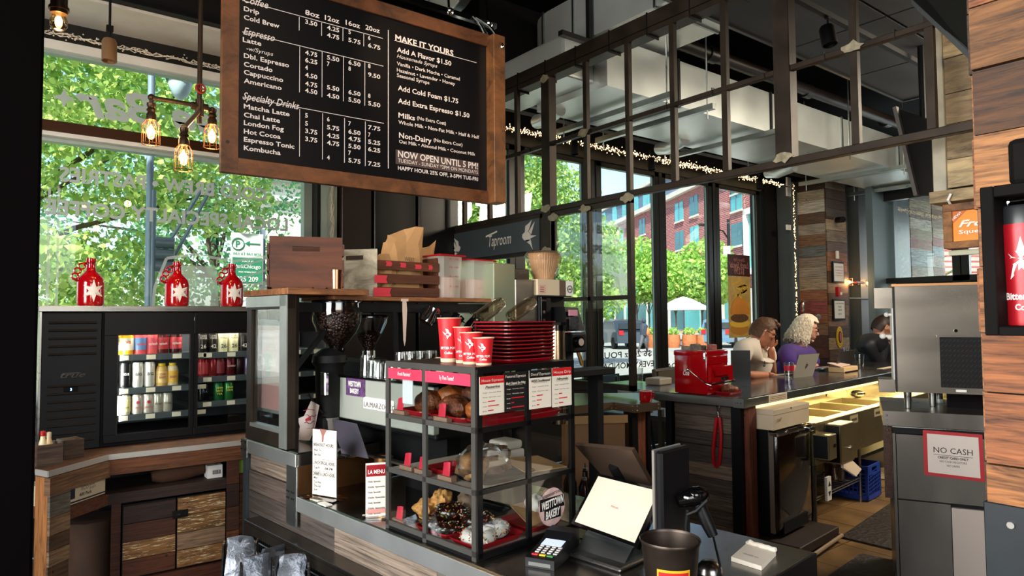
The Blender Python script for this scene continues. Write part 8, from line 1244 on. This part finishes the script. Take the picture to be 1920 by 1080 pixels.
m3,P=person('man in black jacket bent forward with hands at his face',M('black jacket','14171C',.6,var=.2,bump=.15,bs=14),jeans,H_,Vector((.62,-.62,-.52)),Vector((.36,-.33,.88)),s*1.05,ch,pel,pv(1626,645,2.9),pv(1648,682,2.85),pv(1664,640,2.9),pv(1655,650,3.2),pv(1668,682,3.1),pv(1670,640,3.05),[(Vector((.1,-.1,1)),Vector((.9,0,0)),1.2,1),(Vector((.1,-.1,1)),Vector((.9,0,0)),1.2,-1)],[Vector((pel.x+.1,3.14,.80)),Vector((pel.x-.15,3.15,.80))],[Vector((pel.x+.1,3.3,.3)),Vector((pel.x-.2,3.3,.3))],sleeve=.9,torso=1.15)
hd2=M('dark brown hair','2A160E',.5,var=.4,vs=60);part('hair',hair_cap(P,s,False,1.1,7),hd2,m3,smooth=True);face_marks(m3,P,s,lipm,hd2)
# ================================================================== RIGHT SIDE
XP=1.92;yp0=W_(1826,150,'x',XP).y
rp_=thing('trim_11',None,None,(XP,yp0,0));tag(rp_,kind='structure');part('core',MB().box((XP+.005,yp0-1.2,0),(XP+.5,yp0-.003,ZC)),blk,rp_)
planks(rp_,(XP,yp0-.9,0),(0,1,0),.9,.95,3.6,.155,wood_o,(-1,0,0),th=.02,seg=(.9,1),rng=random.Random(21));planks(rp_,(XP+.01,yp0,0),(1,0,0),.45,.95,3.6,.155,wood_o,(0,1,0),th=.012,seg=(.5,.6),rng=random.Random(21))
zk2=W_(1875,940,'x',XP).z;part('kick_plate',MB().box((XP-.026,yp0-.9,0),(XP-.002,yp0+.006,zk2),.002),M('blue black plate','1B2226',.45,.3,var=.2),rp_);b_=W_(1895,985,'x',XP-.03);part('bolt',MB().cyl((XP-.026,b_.y,b_.z),.008,.006,10,(-1,0,0)),steel,rp_)
XF=1.66;g=lambda px,py,x=XF:W_(px,py,'x',x);a,b=g(1838,352),g(1850,629);zt_,zb_=a.z,b.z;yl=g(1842,500).y
bs_=thing('box_shelf','black wooden box shelf on the plank pillar holding a red tumbler','shelf',(XF,yl-.2,zb_));bw_=M('black stained wood','0A0807',.7,var=.4,vs=6,spec=.1);T_=.024
part('side',MB().box((XF,yl-T_,zb_),(XP-.02,yl,zt_),.002),bw_,bs_);part('side',MB().box((XF,yl-.34,zb_),(XP-.02,yl-.34+T_,zt_),.002),bw_,bs_);part('top',MB().box((XF,yl-.34+T_,zt_-T_),(XP-.02,yl-T_,zt_),.002),bw_,bs_);part('bottom',MB().box((XF,yl-.34+T_,zb_),(XP-.02,yl-T_,zb_+T_*.8),.002),bw_,bs_)
c_=g(1886,262,1.70);solo('menu_holder',MB().box((1.70,c_.y-.3,zt_+.002),(1.74,c_.y,c_.z),.012),bw_,'black rounded board standing on top of the box shelf','board',(1.72,c_.y-.1,zt_))
tc2=g(1926,600,1.76);tz=zb_+T_*.8+.001;dep=(Vector((1.76,tc2.y,1.6))-Vector((0,0,EYE))).dot(FW);rT=45*dep/F;hT=g(1900,424,1.76).z-tz;tb2=thing('tumbler','red insulated tumbler with white star and black lid at the right edge','tumbler',(1.76,tc2.y,tz))
part('body',MB().lathe([(0,0),(rT*.84,0),(rT*.86,.01),(rT,hT*.95),(rT*.98,hT),(0,hT)],(1.76,tc2.y,tz),32),M('matt red steel','A5101C',.35,.2),tb2,smooth=True);part('lid',MB().lathe([(0,.04),(rT*.85,.04),(rT*.92,.034),(rT*.95,0),(0,0)],(1.76,tc2.y,tz+hT),32),M('lid grey black','26292A',.35),tb2,smooth=True);part('lid_loop',MB().tube([(1.75,tc2.y+.03,tz+hT+.04),(1.75,tc2.y+.02,tz+hT+.055),(1.75,tc2.y-.02,tz+hT+.055)],.006,6),chrome,tb2)
vdT=Vector((-1.76,-tc2.y,0)).normalized();sdT=Vector((-vdT.y,vdT.x,0));sdT=-sdT if sdT.dot(RT)<0 else sdT
def twrap(x,y,o=.0008):rr=rT*(.86+.14*min(1,y/hT))+o;an=x/rr;d=vdT*math.cos(an)+sdT*math.sin(an);return (1.76+d.x*rr,tc2.y+d.y*rr,tz+y)
sy=g(1910,487,1.74).z-tz;m=MB();cv=m.v(twrap(-.006,sy));n_=14;vs=[m.v(twrap(-.006+(.047 if i%2==0 else.018)*math.cos(pi/2+2*pi*i/n_),sy+(.047 if i%2==0 else.018)*math.sin(pi/2+2*pi*i/n_))) for i in range(n_)];[m._f([cv,vs[i],vs[(i+1)%n_]]) for i in range(n_)];part('star',m,white,tb2)
m=MB()
for s_,w_,yy in (('Bitter Pops',.075,g(1900,562,1.74).z-tz),('Coffee',.04,g(1900,578,1.74).z-tz-.004)):
 vs,fs=glyphs(s_,.03);x0_=min(v[0] for v in vs);x1_=max(v[0] for v in vs);sc_=w_/(x1_-x0_);bv=[m.v(twrap((v[0]-(x0_+x1_)/2)*sc_,yy+v[1]*sc_*1.2)) for v in vs];[m._f([bv[i] for i in f]) for f in fs]
part('lettering',m,white,tb2)
q=lambda px,py,x:W_(px,py,'x',x);hs2=thing('hanging_screen','black tilted menu screen hung at the top right corner','screen',(2.2,.9,3.0));A=[q(1700,-12,2.9),q(1712,2,2.9),q(1824,106,2.25),q(1860,60,2.2),q(1860,-40,2.4)];part('case',MB().prism(A,(.03,.03,.35)),blk,hs2);part('edge',MB().beam(A[1],A[2],.012,.02),M('grey screen edge','5A6064',.4,.4),hs2);part('mount',MB().bar((2.5,.9,3.2),(2.5,.9,ZC),.02),blk,hs2)
XH=3.86;q=lambda px,py,x=XH:W_(px,py,'x',x);yh=q(1752,250).y;zh=q(1752,380).z;hd3=thing('trim_12',None,None,(XH,yh-1,zh));tag(hd3,kind='structure');part('core',MB().box((XH+.03,yh-2.2,zh),(XH+.6,yh,ZC)),blk,hd3)
planks(hd3,(XH,yh-2.2,0),(0,1,0),2.14,zh+.06,4.2,.17,wood_t,(-1,0,0),th=.03,seg=(1.8,2.2),rng=random.Random(31));part('corner_board',MB().box((XH-.04,yh-.06,zh),(XH+.03,yh,ZC),.003),M('pale grey board','A7A08E',.7,var=.15,vs=10),hd3);part('bottom_board',MB().box((XH-.045,yh-2.2,zh-.01),(XH+.1,yh+.02,zh+.05),.003),wood_t,hd3)
XS=3.80;q=lambda px,py,x=XS:W_(px,py,'x',x);ya,zt_,zb_=q(1768,430).y,q(1770,384).z,q(1772,467).z;fs_=thing('frozen_drink_sign','orange frozen drink sign in a wooden frame hung under the clad header','sign',(XS,ya-.3,zb_));wfr=WOOD('sign frame wood',['8A5E34','7A5230'],(3,3,3));yw=.9
yi,zti,zbi=q(1785,430).y,q(1786,396).z,q(1787,453).z
part('frame_board',MB().box((XS,ya-yw,zti),(XS+.05,ya,zt_),.002),wfr,fs_);part('frame_board',MB().box((XS,ya-yw,zb_),(XS+.05,ya,zbi),.002),wfr,fs_);part('frame_board',MB().box((XS,yi,zbi),(XS+.05,ya,zti),.002),wfr,fs_);part('panel',MB().box((XS+.015,ya-yw,zbi),(XS+.03,yi,zti)),M('orange sign print','E58A12',.45),fs_)
part('corner_banner',MB().prism([(XS+.012,yi,zti),(XS+.012,yi-.062,zti),(XS+.012,yi,zti-.062)],(.002,0,0)),M('dark orange','C4601A',.5),fs_);O3=(XS+.010,yi,zbi);hh_=zti-zbi;part('lettering',letters(MB(),[('Frozen',.026,hh_*.46,hh_*.22,'L',.21,.03,.35),('Squeeze',.026,hh_*.24,hh_*.13,'L',.15,.02)],O3,(0,-1,0),(0,0,1)),white,fs_);part('lettering',letters(MB(),[('NEW!',0,.004,.013,'C',.05,.02)],(XS+.009,yi-.025,zti-.034),(0,-.75,.6),(0,.6,.75)),white,fs_)
part('hook',MB().tube([(XS+.02,yi+.01,zt_),(XS-.01,yi+.01,zt_+.02),(XS+.0,yi+.0,zt_+.05)],.006,6),white,fs_);part('side_board',MB().box((XS+.05,ya-.01,zb_),(XS+.3,ya+.0,zt_)),wfr,fs_);part('light_bar',MB().box((XS+.06,ya-yw,zb_-.03),(XS+.1,ya-.0,zb_-.005)),M('pale sign bar','BDBCA0',.5),fs_)
K0,K1=fr((4.256,1.364,0)),fr((4.428,.87,0));PK=Plane(K0,K1);sk3=lambda px,py,d=0:PK.at(px,py,d);zt_=1.05;Lk=1.6
kc_=thing('steel_cabinet','stainless back counter cabinet with riveted edge beside the aisle','cabinet',(K0.x,K0.y,0));cst=M('smeared stainless','847E76',.3,.85,var=.3,vs=2.2,stretch=(1,1,.4),rvar=.12)
def pk(name,s0,s1,z0,z1,d0,d1,mat,par=None,lb=None):return part(name,PK.box(MB(),s0,s1,z0,z1,d0,d1),mat,par or kc_,lb)
zl=sk3(1668,798)[1];zg=sk3(1670,812)[1];s_l=sk3(1668,790)[0];pk('worktop',-.0,Lk,zl,zt_,0,.75,cst);pk('dark_gap',.05,Lk,zg,zl,.02,.7,blk);m=MB();p_=sk3(1683,900)[0];zs2=sk3(1690,936)[1]
pk('side_stile',.045,p_-.004,0,zg,0,.7,cst);pk('upper_panel',p_,Lk,zs2+.004,zg-.003,0,.02,cst);pk('carcass',p_,Lk,0,zg-.003,.021,.7,blk);sw=sk3(1786,1000)[0];pk('lower_door',p_,sw-.004,0,zs2-.004,0,.02,cst);pk('white_panel',sw,Lk,0,zs2-.02,-.002,.02,M('beige panel','BFAFA2',.6))
for k in range(4):z=zt_-.025-k*.028;part('rivet',MB().ball(PK.P(.02,z,-.001),.006,8,5),steel,kc_)
pk('trim_strip',.045,Lk,zl-.006,zl-.002,-.006,0,steel);part('wood_post',PK.box(MB(),-.0,.04,.55,zl,.03,.07),wood_d,kc_)
Q4=[sk3(x,y,-.004) for x,y in ((1730,806),(1842,815),(1847,904),(1733,890))];ns=thing('no_cash_sign','white NO CASH paper sign with red tape border on the steel cabinet','sign',tuple(PK.P(Q4[0][0],Q4[3][1],-.004)));PT_=lambda a,d=-.003:PK.P(a[0],a[1],d);cxs,czs=sum(a[0] for a in Q4)/4,sum(a[1] for a in Q4)/4;sh_=lambda a,k:(cxs+(a[0]-cxs)*k,czs+(a[1]-czs)*k)
part('tape_border',MB().prism([PT_(a) for a in Q4],-PK.n*-.0015),M('red tape','B01A22',.45),ns);Qi=[sh_(a,.86) for a in Q4];part('sheet',MB().prism([PT_(a,-.0055) for a in Qi],-PK.n*-.001),M('sign sheet','D8C9BC',.5,bump=.25,bs=12),ns)
ux=(PT_(Qi[1])-PT_(Qi[0])).normalized();uz=(PT_(Qi[0])-PT_(Qi[3])).normalized();wS=(PT_(Qi[1])-PT_(Qi[0])).length;hS=(PT_(Qi[0])-PT_(Qi[3])).length
part('lettering',letters(MB(),[('NO CASH',wS*.5,hS*.53,hS*.15,'C',wS*.76,0),('CREDIT CARD ONLY',wS*.5,hS*.385,hS*.06,'C',wS*.60,.03),('NO CASH REGISTERS',wS*.5,hS*.29,hS*.055,'C',wS*.53,0),('NO SAFES',wS*.5,hS*.19,hS*.055,'C',wS*.25,0)],PT_(Qi[3],-.0075),ux,uz,0),ink,ns)
a=PT_(Qi[3],-.0075)+ux*wS*.12+uz*hS*.475;part('rule_line',MB().beam(a,a+ux*wS*.76,.001,.002),ink,ns)
dsp=thing('drink_dispenser','large stainless frozen drink machine with vent grille and white levers','drink machine',tuple(PK.P(.3,zt_+.08,.1)));mst=M('machine stainless','9E968A',.24,.9,var=.12,vs=1.6,stretch=(1,1,3),rvar=.08);d_=.10
m0_,m1_=sk3(1680,700,d_)[0],Lk;zmb,zmt=sk3(1690,735,d_)[1],sk3(1690,537,d_)[1]
def pd3(name,s0,s1,z0,z1,d0,d1,mat):return part(name,PK.box(MB(),s0,s1,z0,z1,d0,d1),mat,dsp)
pd3('body',m0_,m1_,zmb,zmt,d_,.62,mst);pd3('top_cover',m0_-.01,m1_,zmt,zmt+.014,d_-.01,.63,M('copper edge top','B98A5E',.4,.7));pd3('front_seam',m0_-.004,m0_+.006,zmb,zmt,d_-.004,d_,blk_s)
a,b=sk3(1761,628,d_),sk3(1868,733,d_);gv=pd3('vent_recess',a[0],a[0]+.45,b[1]+.01,a[1]-.012,d_-.003,d_-.001,blk);pd3('vent_frame',a[0]-.012,a[0]+.46,a[1]-.012,a[1],d_-.01,d_-.001,mst);m=MB();
for k in range(22):
 for j in range(10):c_=PK.P(a[0]+.012+k*.0195,b[1]+.022+j*(a[1]-b[1]-.04)/9.5,d_-.004);m.beam(c_-Vector((0,0,.006))-PK.d*.006,c_+Vector((0,0,.006))+PK.d*.006,.003,.003)
part('vent_mesh',m,M('vent mesh','2E2620',.4,.5),dsp,kind='stuff');bq=sk3(1792,620,d_);part('lock',MB().cyl(PK.P(bq[0],bq[1],d_-.001),.009,.006,14,PK.n),chrome,dsp,smooth=True);l_=sk3(1802,733,d_);part('label',PK.box(MB(),l_[0]-.025,l_[0]+.025,l_[1]-.006,l_[1]+.008,d_-.012,d_-.008),white,dsp)
for px in (1702,1748):s_=sk3(px,750,.15 if px<1710 else.3)[0];part('leg',MB().lathe([(.016,0),(.018,.01),(.022,zmb-zt_)],PK.P(s_,zt_+.001,.15 if px<1710 else.3),14),steel,dsp,smooth=True)
a,b=sk3(1658,540,d_+.1),sk3(1676,578,d_+.1);pd3('head',m0_-.10,m0_-.006,sk3(1665,578,d_+.05)[1],sk3(1665,540,d_+.05)[1],d_+.02,d_+.3,mst);pd3('front_panel',m0_-.012,m0_-.005,zmb+.02,sk3(1672,578,d_)[1],d_+.01,d_+.3,white)
for px,py,n_ in ((1662,590,1),(1655,630,2),(1668,632,1)):s_,z_=sk3(px,py,d_+.08);part('lever_knob',MB().ball(PK.P(s_,z_,d_+.08),.014 if n_==1 else.018,12,8).bar(PK.P(s_,z_,d_+.08),PK.P(m0_-.008,z_,d_+.08),.008),white,dsp,smooth=True)
s_,z_=sk3(1668,724,d_+.05);pd3('drip_tray',m0_-.09,m0_-.006,zmb-.005,zmb+.07,d_,d_+.2,mst)
p=PK.P(sk3(1760,748,.42)[0],zt_+.001,.42);tumbler('glass seen under the drink machine',p.x,p.y,zt_+.001,.05,.07,'W',up=True);solo('black_bin',PK.box(MB(),sk3(1775,750,.3)[0],sk3(1775,750,.3)[0]+.5,zt_+.001,zmb-.01,.3,.5),M('smoked bin','141012',.12),'smoked black bin under the drink machine','bin',tuple(PK.P(.6,zt_,.3)))
xq=lambda px,py,y=4.925:W_(px,py,'y',y)
def frame_pic(lb,x0_,y0_,x1_,y1_,y,bc,items,inkm,name='framed_notice'):
 a,b=xq(x0_,y0_,y),xq(x1_,y1_,y);t=thing(name,lb,'notice',(a.x,y,b.z));part('frame',MB().box((a.x,y-.02,b.z),(b.x,y,a.z),.004),blk,t);part('sheet',MB().box((a.x+.025,y-.023,b.z+.025),(b.x-.025,y-.0205,a.z-.025)),bc,t);part('lettering',letters(MB(),[(s_,(a.x+b.x)/2,b.z+(a.z-b.z)*f_,(a.z-b.z)*h_,'C',(b.x-a.x)*w_,.01) for s_,f_,h_,w_ in items],(0,y-.0245,0),(1,0,0),(0,0,1)),inkm,t)
rdi=M('notice red','B8323A',.6);frame_pic('framed notice with red occupancy lettering on the planked column',1559,490,1581,531,4.92,white,[('OCCUPANCY',.72,.07,.7),('BY MORE THAN',.56,.05,.65),('93 PERSONS',.44,.05,.6),('IS UNLAWFUL',.32,.05,.65)],rdi);frame_pic('framed licence with red top and grid below the red alarm',1560,561,1583,600,4.92,white,[('LICENSE',.78,.05,.7),('TAX',.6,.08,.3),('2024',.45,.08,.3),('CITY',.25,.08,.3)],ink)
a=xq(1568,547);fa=thing('fire_alarm','small red fire alarm strobe on the planked column','fire alarm',(a.x,4.92,a.z));part('housing',MB().box((a.x-.04,4.87,a.z-.07),(a.x+.04,4.92,a.z+.07),.006),red,fa);part('strobe',MB().box((a.x-.0,4.86,a.z-.05),(a.x+.05,4.872,a.z-.01),.004),white,fa)
a=xq(1573,632);ov=thing('oval_sign','yellow oval enamel brewing sign with a red centre on the planked column','sign',(a.x,4.92,a.z));hw_,hv=.085,.155;E_=lambda kx,kz,y:[(a.x+hw_*kx*math.cos(2*pi*i/32),y,a.z+hv*kz*math.sin(2*pi*i/32)) for i in range(32)]
part('plate',MB().prism(E_(1,1,4.92),(0,-.012,0)),M('sign yellow','D9B21E',.4),ov);part('inner_oval',MB().prism(E_(.55,.56,4.907),(0,-.004,0)),blk,ov);part('emblem',MB().prism(E_(.36,.44,4.902),(0,-.003,0)),M('emblem pink','B8506A',.5),ov);m=MB()
for i,c_ in enumerate('THREE FLOYDS BREWING '):
 an=pi*1.1-i*2*pi/21;x,z=a.x+hw_*.78*math.cos(an),a.z+hv*.78*math.sin(an)
 if c_!=' ':letters(m,[(c_,0,-.009,.018,'C')],(x,4.9065,z),(math.sin(an),0,-math.cos(an)),(math.cos(an),0,math.sin(an)),0)
part('lettering',m,ink,ov,kind='stuff')
a=xq(1566,413,4.93);cm_=thing('security_camera','small dark camera fitting on the planked column','camera',(a.x,4.9,a.z));part('mount',MB().cyl((a.x,4.93,a.z),.04,.03,14,(0,-1,0)),M('cam beige','8A8070',.5),cm_);part('barrel',MB().cyl((a.x,4.9,a.z),.045,.14,16,(-.6,-1,-.1)),blk_s,cm_,smooth=True);a=xq(1568,478,4.93);solo('thermostat',MB().box((a.x-.03,4.90,a.z-.06),(a.x+.03,4.93,a.z+.06),.006),white,'white thermostat on the planked column','thermostat',(a.x,4.9,a.z))
for k,(px,py) in enumerate(((1508,566),(1532,594))):
 p=W_(px,py,'x',XCOL-.05);t=thing('pipe_hook','pipe elbow coat hook on the planked column, %s'%('upper left' if k==0 else 'lower with flange'),'hook',tuple(p));part('pipe',MB().cyl((p.x+.05,p.y,p.z),.04,.012,14,(-1,0,0)).tube([(p.x+.05,p.y,p.z),(p.x-.02,p.y,p.z),(p.x-.035,p.y,p.z-.02),(p.x-.035,p.y,p.z-.1),(p.x-.035,p.y-.0,p.z-.12),(p.x-.06,p.y-.02,p.z-.13),(p.x-.1,p.y-.03,p.z-.13)],.018,8),M('galvanised pipe','A8A59C',.3,.8) if k==0 else MT['galvanised pipe'],t,smooth=True)
for k,(y0_,y1_) in enumerate(((332,347),(351,366),(421,430))):a,b=W_(1486,y0_,'x',10.03),W_(1486,y1_,'x',10.03);p=W_(1486,(y0_+y1_)/2,'y',5.28);h_=(a.z-b.z)/2;solo('wall_tag',MB().box((p.x-.05,5.33,p.z-h_),(p.x+.05,5.359,p.z+h_),.002),white,'small white sensor on the grey jamb, %s'%('top','second down','lowest')[k],'sensor',(p.x,5.34,p.z))
a,b=W_(1592,529,'y',4.94),W_(1628,531,'y',4.94);sc3=thing('pipe_sconce','red pipe wall sconce with two glowing caged bulbs on the grey wall','wall lamp',((a.x+b.x)/2,4.96,a.z));mx=(a.x+b.x)/2;part('pipe',MB().cyl((mx,5.0,a.z),.03,.06,12,(0,-1,0)).bar((mx-.12,4.93,a.z),(mx+.12,4.93,a.z),.02),M('sconce red iron','6A2A22',.45,.4),sc3,smooth=True)
for sgn,X_ in ((-1,a.x),(1,b.x)):
 part('bulb_glass',MB().ball((X_,4.93,a.z),(.055,.04,.04),14,10),bulbg,sc3,smooth=True);part('filament',MB().ball((X_,4.93,a.z),(.035,.018,.018),10,8),bulbw,sc3);m=MB()
 for j in range(6):an=2*pi*j/6;m.tube([(X_-sgn*.07,4.93+.02*math.cos(an),a.z+.02*math.sin(an)),(X_-sgn*.02,4.93+.065*math.cos(an),a.z+.065*math.sin(an)),(X_+sgn*.07,4.93+.055*math.cos(an),a.z+.055*math.sin(an))],.004,4)
 part('cage',m,cage,sc3);bulb_light('bulb',(X_,4.90,a.z),7)
part('conduit',MB().bar((mx-.25,4.985,a.z-.24),(mx+.75,4.985,a.z-.24),.012),grey_w,sc3)
XQ=10.7;q=lambda px,py:W_(px,py,'x',XQ);w4=tag(thing('window_4',None,None),kind='structure');zb4=q(1700,524).z;yA,yB=q(1650,500).y,q(1870,500).y;zt4=q(1700,372).z;m=MB();m.box((XQ,yB,zb4-.05),(XQ+.08,yA,zb4+.03)).box((XQ,yB,zt4),(XQ+.1,yA+.1,zt4+.35)).box((XQ,yA-.05,0),(XQ+.08,yA+.04,zt4))
for px in (1793,1808):y_=q(px,500).y;m.box((XQ,y_-.06,.9),(XQ+.08,y_+.05,zt4))
part('frame',m,dfr,w4);ys4=[yA-.05,q(1793,500).y+.05,q(1808,500).y+.05,yB];part('pane',MB().box((XQ+.04,q(1793,500).y+.05,zb4+.03),(XQ+.046,yA-.05,zt4)),glass,w4);part('pane',MB().box((XQ+.04,yB,zb4+.03),(XQ+.046,q(1808,500).y-.06,zt4)),glass,w4);part('pane',MB().box((XQ+.04,q(1793,500).y+.05,1.0),(XQ+.046,yA-.05,zb4-.05)),glass,w4)
part('lower_wall',MB().box((XQ+.01,yB-3,0),(XQ+.09,q(1680,560).y,zb4-.05)),blk,w4)
TVx=6.2;q=lambda px,py,x=TVx:W_(px,py,'x',x);tv=thing('television','black television tilted down near the end of the long duct','television',tuple(q(1700,300)));A=[q(1676,200),q(1716,366),q(1752,366),q(1752,228)];part('case',MB().prism([Vector(a_)+Vector((.06,0,0)) for a_ in A],(.05,-.02,0)),M('tv dark','0B0B0C',.3),tv);part('edge',MB().beam(Vector(A[0])+Vector((.03,0,0)),Vector(A[1])+Vector((.03,0,0)),.05,.03),M('tv pale edge','6E6A66',.4),tv);part('mount',MB().bar((TVx+.1,A[2].y+.1,A[3].z-.1),(TVx+.1,A[2].y+.1,ZC),.03),blk,tv)
BY=YS-.03;q=lambda px,py:W_(px,py,'y',BY);a,b=q(1364,476),q(1409,632);bp_=thing('burger_poster','hanging burger and fries poster in the last door pane','poster',(a.x,BY,b.z));W3,H3=b.x-a.x,a.z-b.z;part('sheet',MB().box((a.x,BY,b.z),(b.x,BY+.004,a.z-H3*.26)),M('poster tan','B99A55',.5,var=.2,vs=8),bp_);part('header',MB().box((a.x,BY-.001,a.z-H3*.26),(b.x,BY+.004,a.z)),M('poster maroon','3E1518',.5),bp_)
part('lettering',letters(MB(),[('Dine-in Only',-a.x-W3*.5,a.z-H3*.08,.05,'C',W3*.5,0,.3),('Lunch Special',-a.x-W3*.5,a.z-H3*.16,.09,'C',W3*.85,.01,.3),('$12.99',-a.x-W3*.5,a.z-H3*.235,.09,'C',W3*.45,.01)],(0,BY-.003,0),(-1,0,0),(0,0,1),0),M('poster lettering','B07A72',.6),bp_)
el=lambda m,cx,cz,rx,rz2,a0=0,a1=2*pi,o=.002:m.prism([(a.x+W3*(cx+rx*math.cos(a0+(a1-a0)*i/20)),BY-o,b.z+H3*(cz+rz2*math.sin(a0+(a1-a0)*i/20))) for i in range(21 if a1-a0<6 else 20)],(0,-.001,0))
m=MB();rg=random.Random(6)
for k in range(16):x,z=rg.uniform(.05,.8),rg.uniform(.5,.66);m.beam((a.x+W3*x,BY-.006,b.z+H3*z),(a.x+W3*(x+.2),BY-.006,b.z+H3*(z+rg.uniform(-.06,.06))),.002,.028)
part('fries',m,M('fries yellow','D6A83A',.6),bp_,kind='stuff');part('lower_bun',el(MB(),.47,.10,.42,.07),M('bun tan','B57A32',.6),bp_);part('cheese',el(MB(),.48,.17,.45,.05,o=.003),M('cheese yellow','DDB545',.5),bp_);part('patty',el(MB(),.47,.235,.40,.055,o=.004),M('patty brown','5A3A22',.8,var=.5,vs=40),bp_);part('upper_bun',el(MB(),.5,.28,.43,.21,0,pi,.005),M('bun orange','C98232',.4,var=.15,vs=5),bp_)
struct('trim_13',MB().box((XG+.1,.1,3.75),(XG+.3,1.2,4.1)),blk)
lamp('pillar_spot','SPOT',(.55,-.55,3.2),22,(1,.66,.36),to=(XP,.45,1.9),spot_size=.75,spot_blend=.9,shadow_soft_size=.05)
lamp('header_spot','SPOT',(2.5,-.6,3.6),60,(1,.78,.5),to=(3.9,.9,2.7),spot_size=.8,spot_blend=.9,shadow_soft_size=.05)
lamp('bar_ambient_fill','AREA',fr((7.6,.3,3.7)),150,(1,.86,.66),to=fr((6.6,2.2,1.0)),shape='RECTANGLE',size=1.6,size_y=1.0)  # area lamp without a fixture, added as ambient light for the bar region
lamp('far_window_daylight','AREA',(13.45,3.8,2.3),90,(.9,.96,1),to=(11,3.9,2.2),shape='RECTANGLE',size=3.2,size_y=1.8)
# ================================================================== pieces that stand apart become parts of their own
def split_loose(o):
 bm=bmesh.new();bm.from_mesh(o.data);bm.verts.ensure_lookup_table();seen=set();comps=[]
 for v in bm.verts:
  if v.index in seen:continue
  st_=[v];seen.add(v.index);comp=[]
  while st_:
   q_=st_.pop();comp.append(q_.index)
   for e in q_.link_edges:
    w_=e.other_vert(q_)
    if w_.index not in seen:seen.add(w_.index);st_.append(w_)
  comps.append(comp)
 if not 1<len(comps)<=14:bm.free();return
 fs=[(tuple(v.index for v in f.verts),f.material_index,f.smooth) for f in bm.faces];co=[v.co.copy() for v in bm.verts];bm.free()
 for i,comp in enumerate(comps):
  mp_={v:k for k,v in enumerate(comp)};me=bpy.data.meshes.new(o.name);sel=[f for f in fs if f[0][0] in mp_];me.from_pydata([co[v] for v in comp],[],[[mp_[v] for v in f[0]] for f in sel]);me.polygons.foreach_set('use_smooth',[f[2] for f in sel])
  for m in o.data.materials:me.materials.append(m)
  if i==0:first=me
  else:c=bpy.data.objects.new(o.name.split('.')[0],me);C.objects.link(c);c.parent=o.parent;c.matrix_parent_inverse=o.matrix_parent_inverse;c.location=o.location;c.rotation_euler=o.rotation_euler
 o.data=first
for o in list(bpy.data.objects):
 if o.type=='MESH' and o.parent and not o.get('kind') and not o.children and o.name.split('.')[0] in ('post','leg','upright','rod','strap','clip','weld_patch','support_rail','hanger','mullion','slat','rim','cross_rail','black_post','hair_tufts','print_block','edge_strip','bottom_slat','metal_edging','mast_arm','trestle','grid_bar','legs','shelf_post','refill'):split_loose(o)
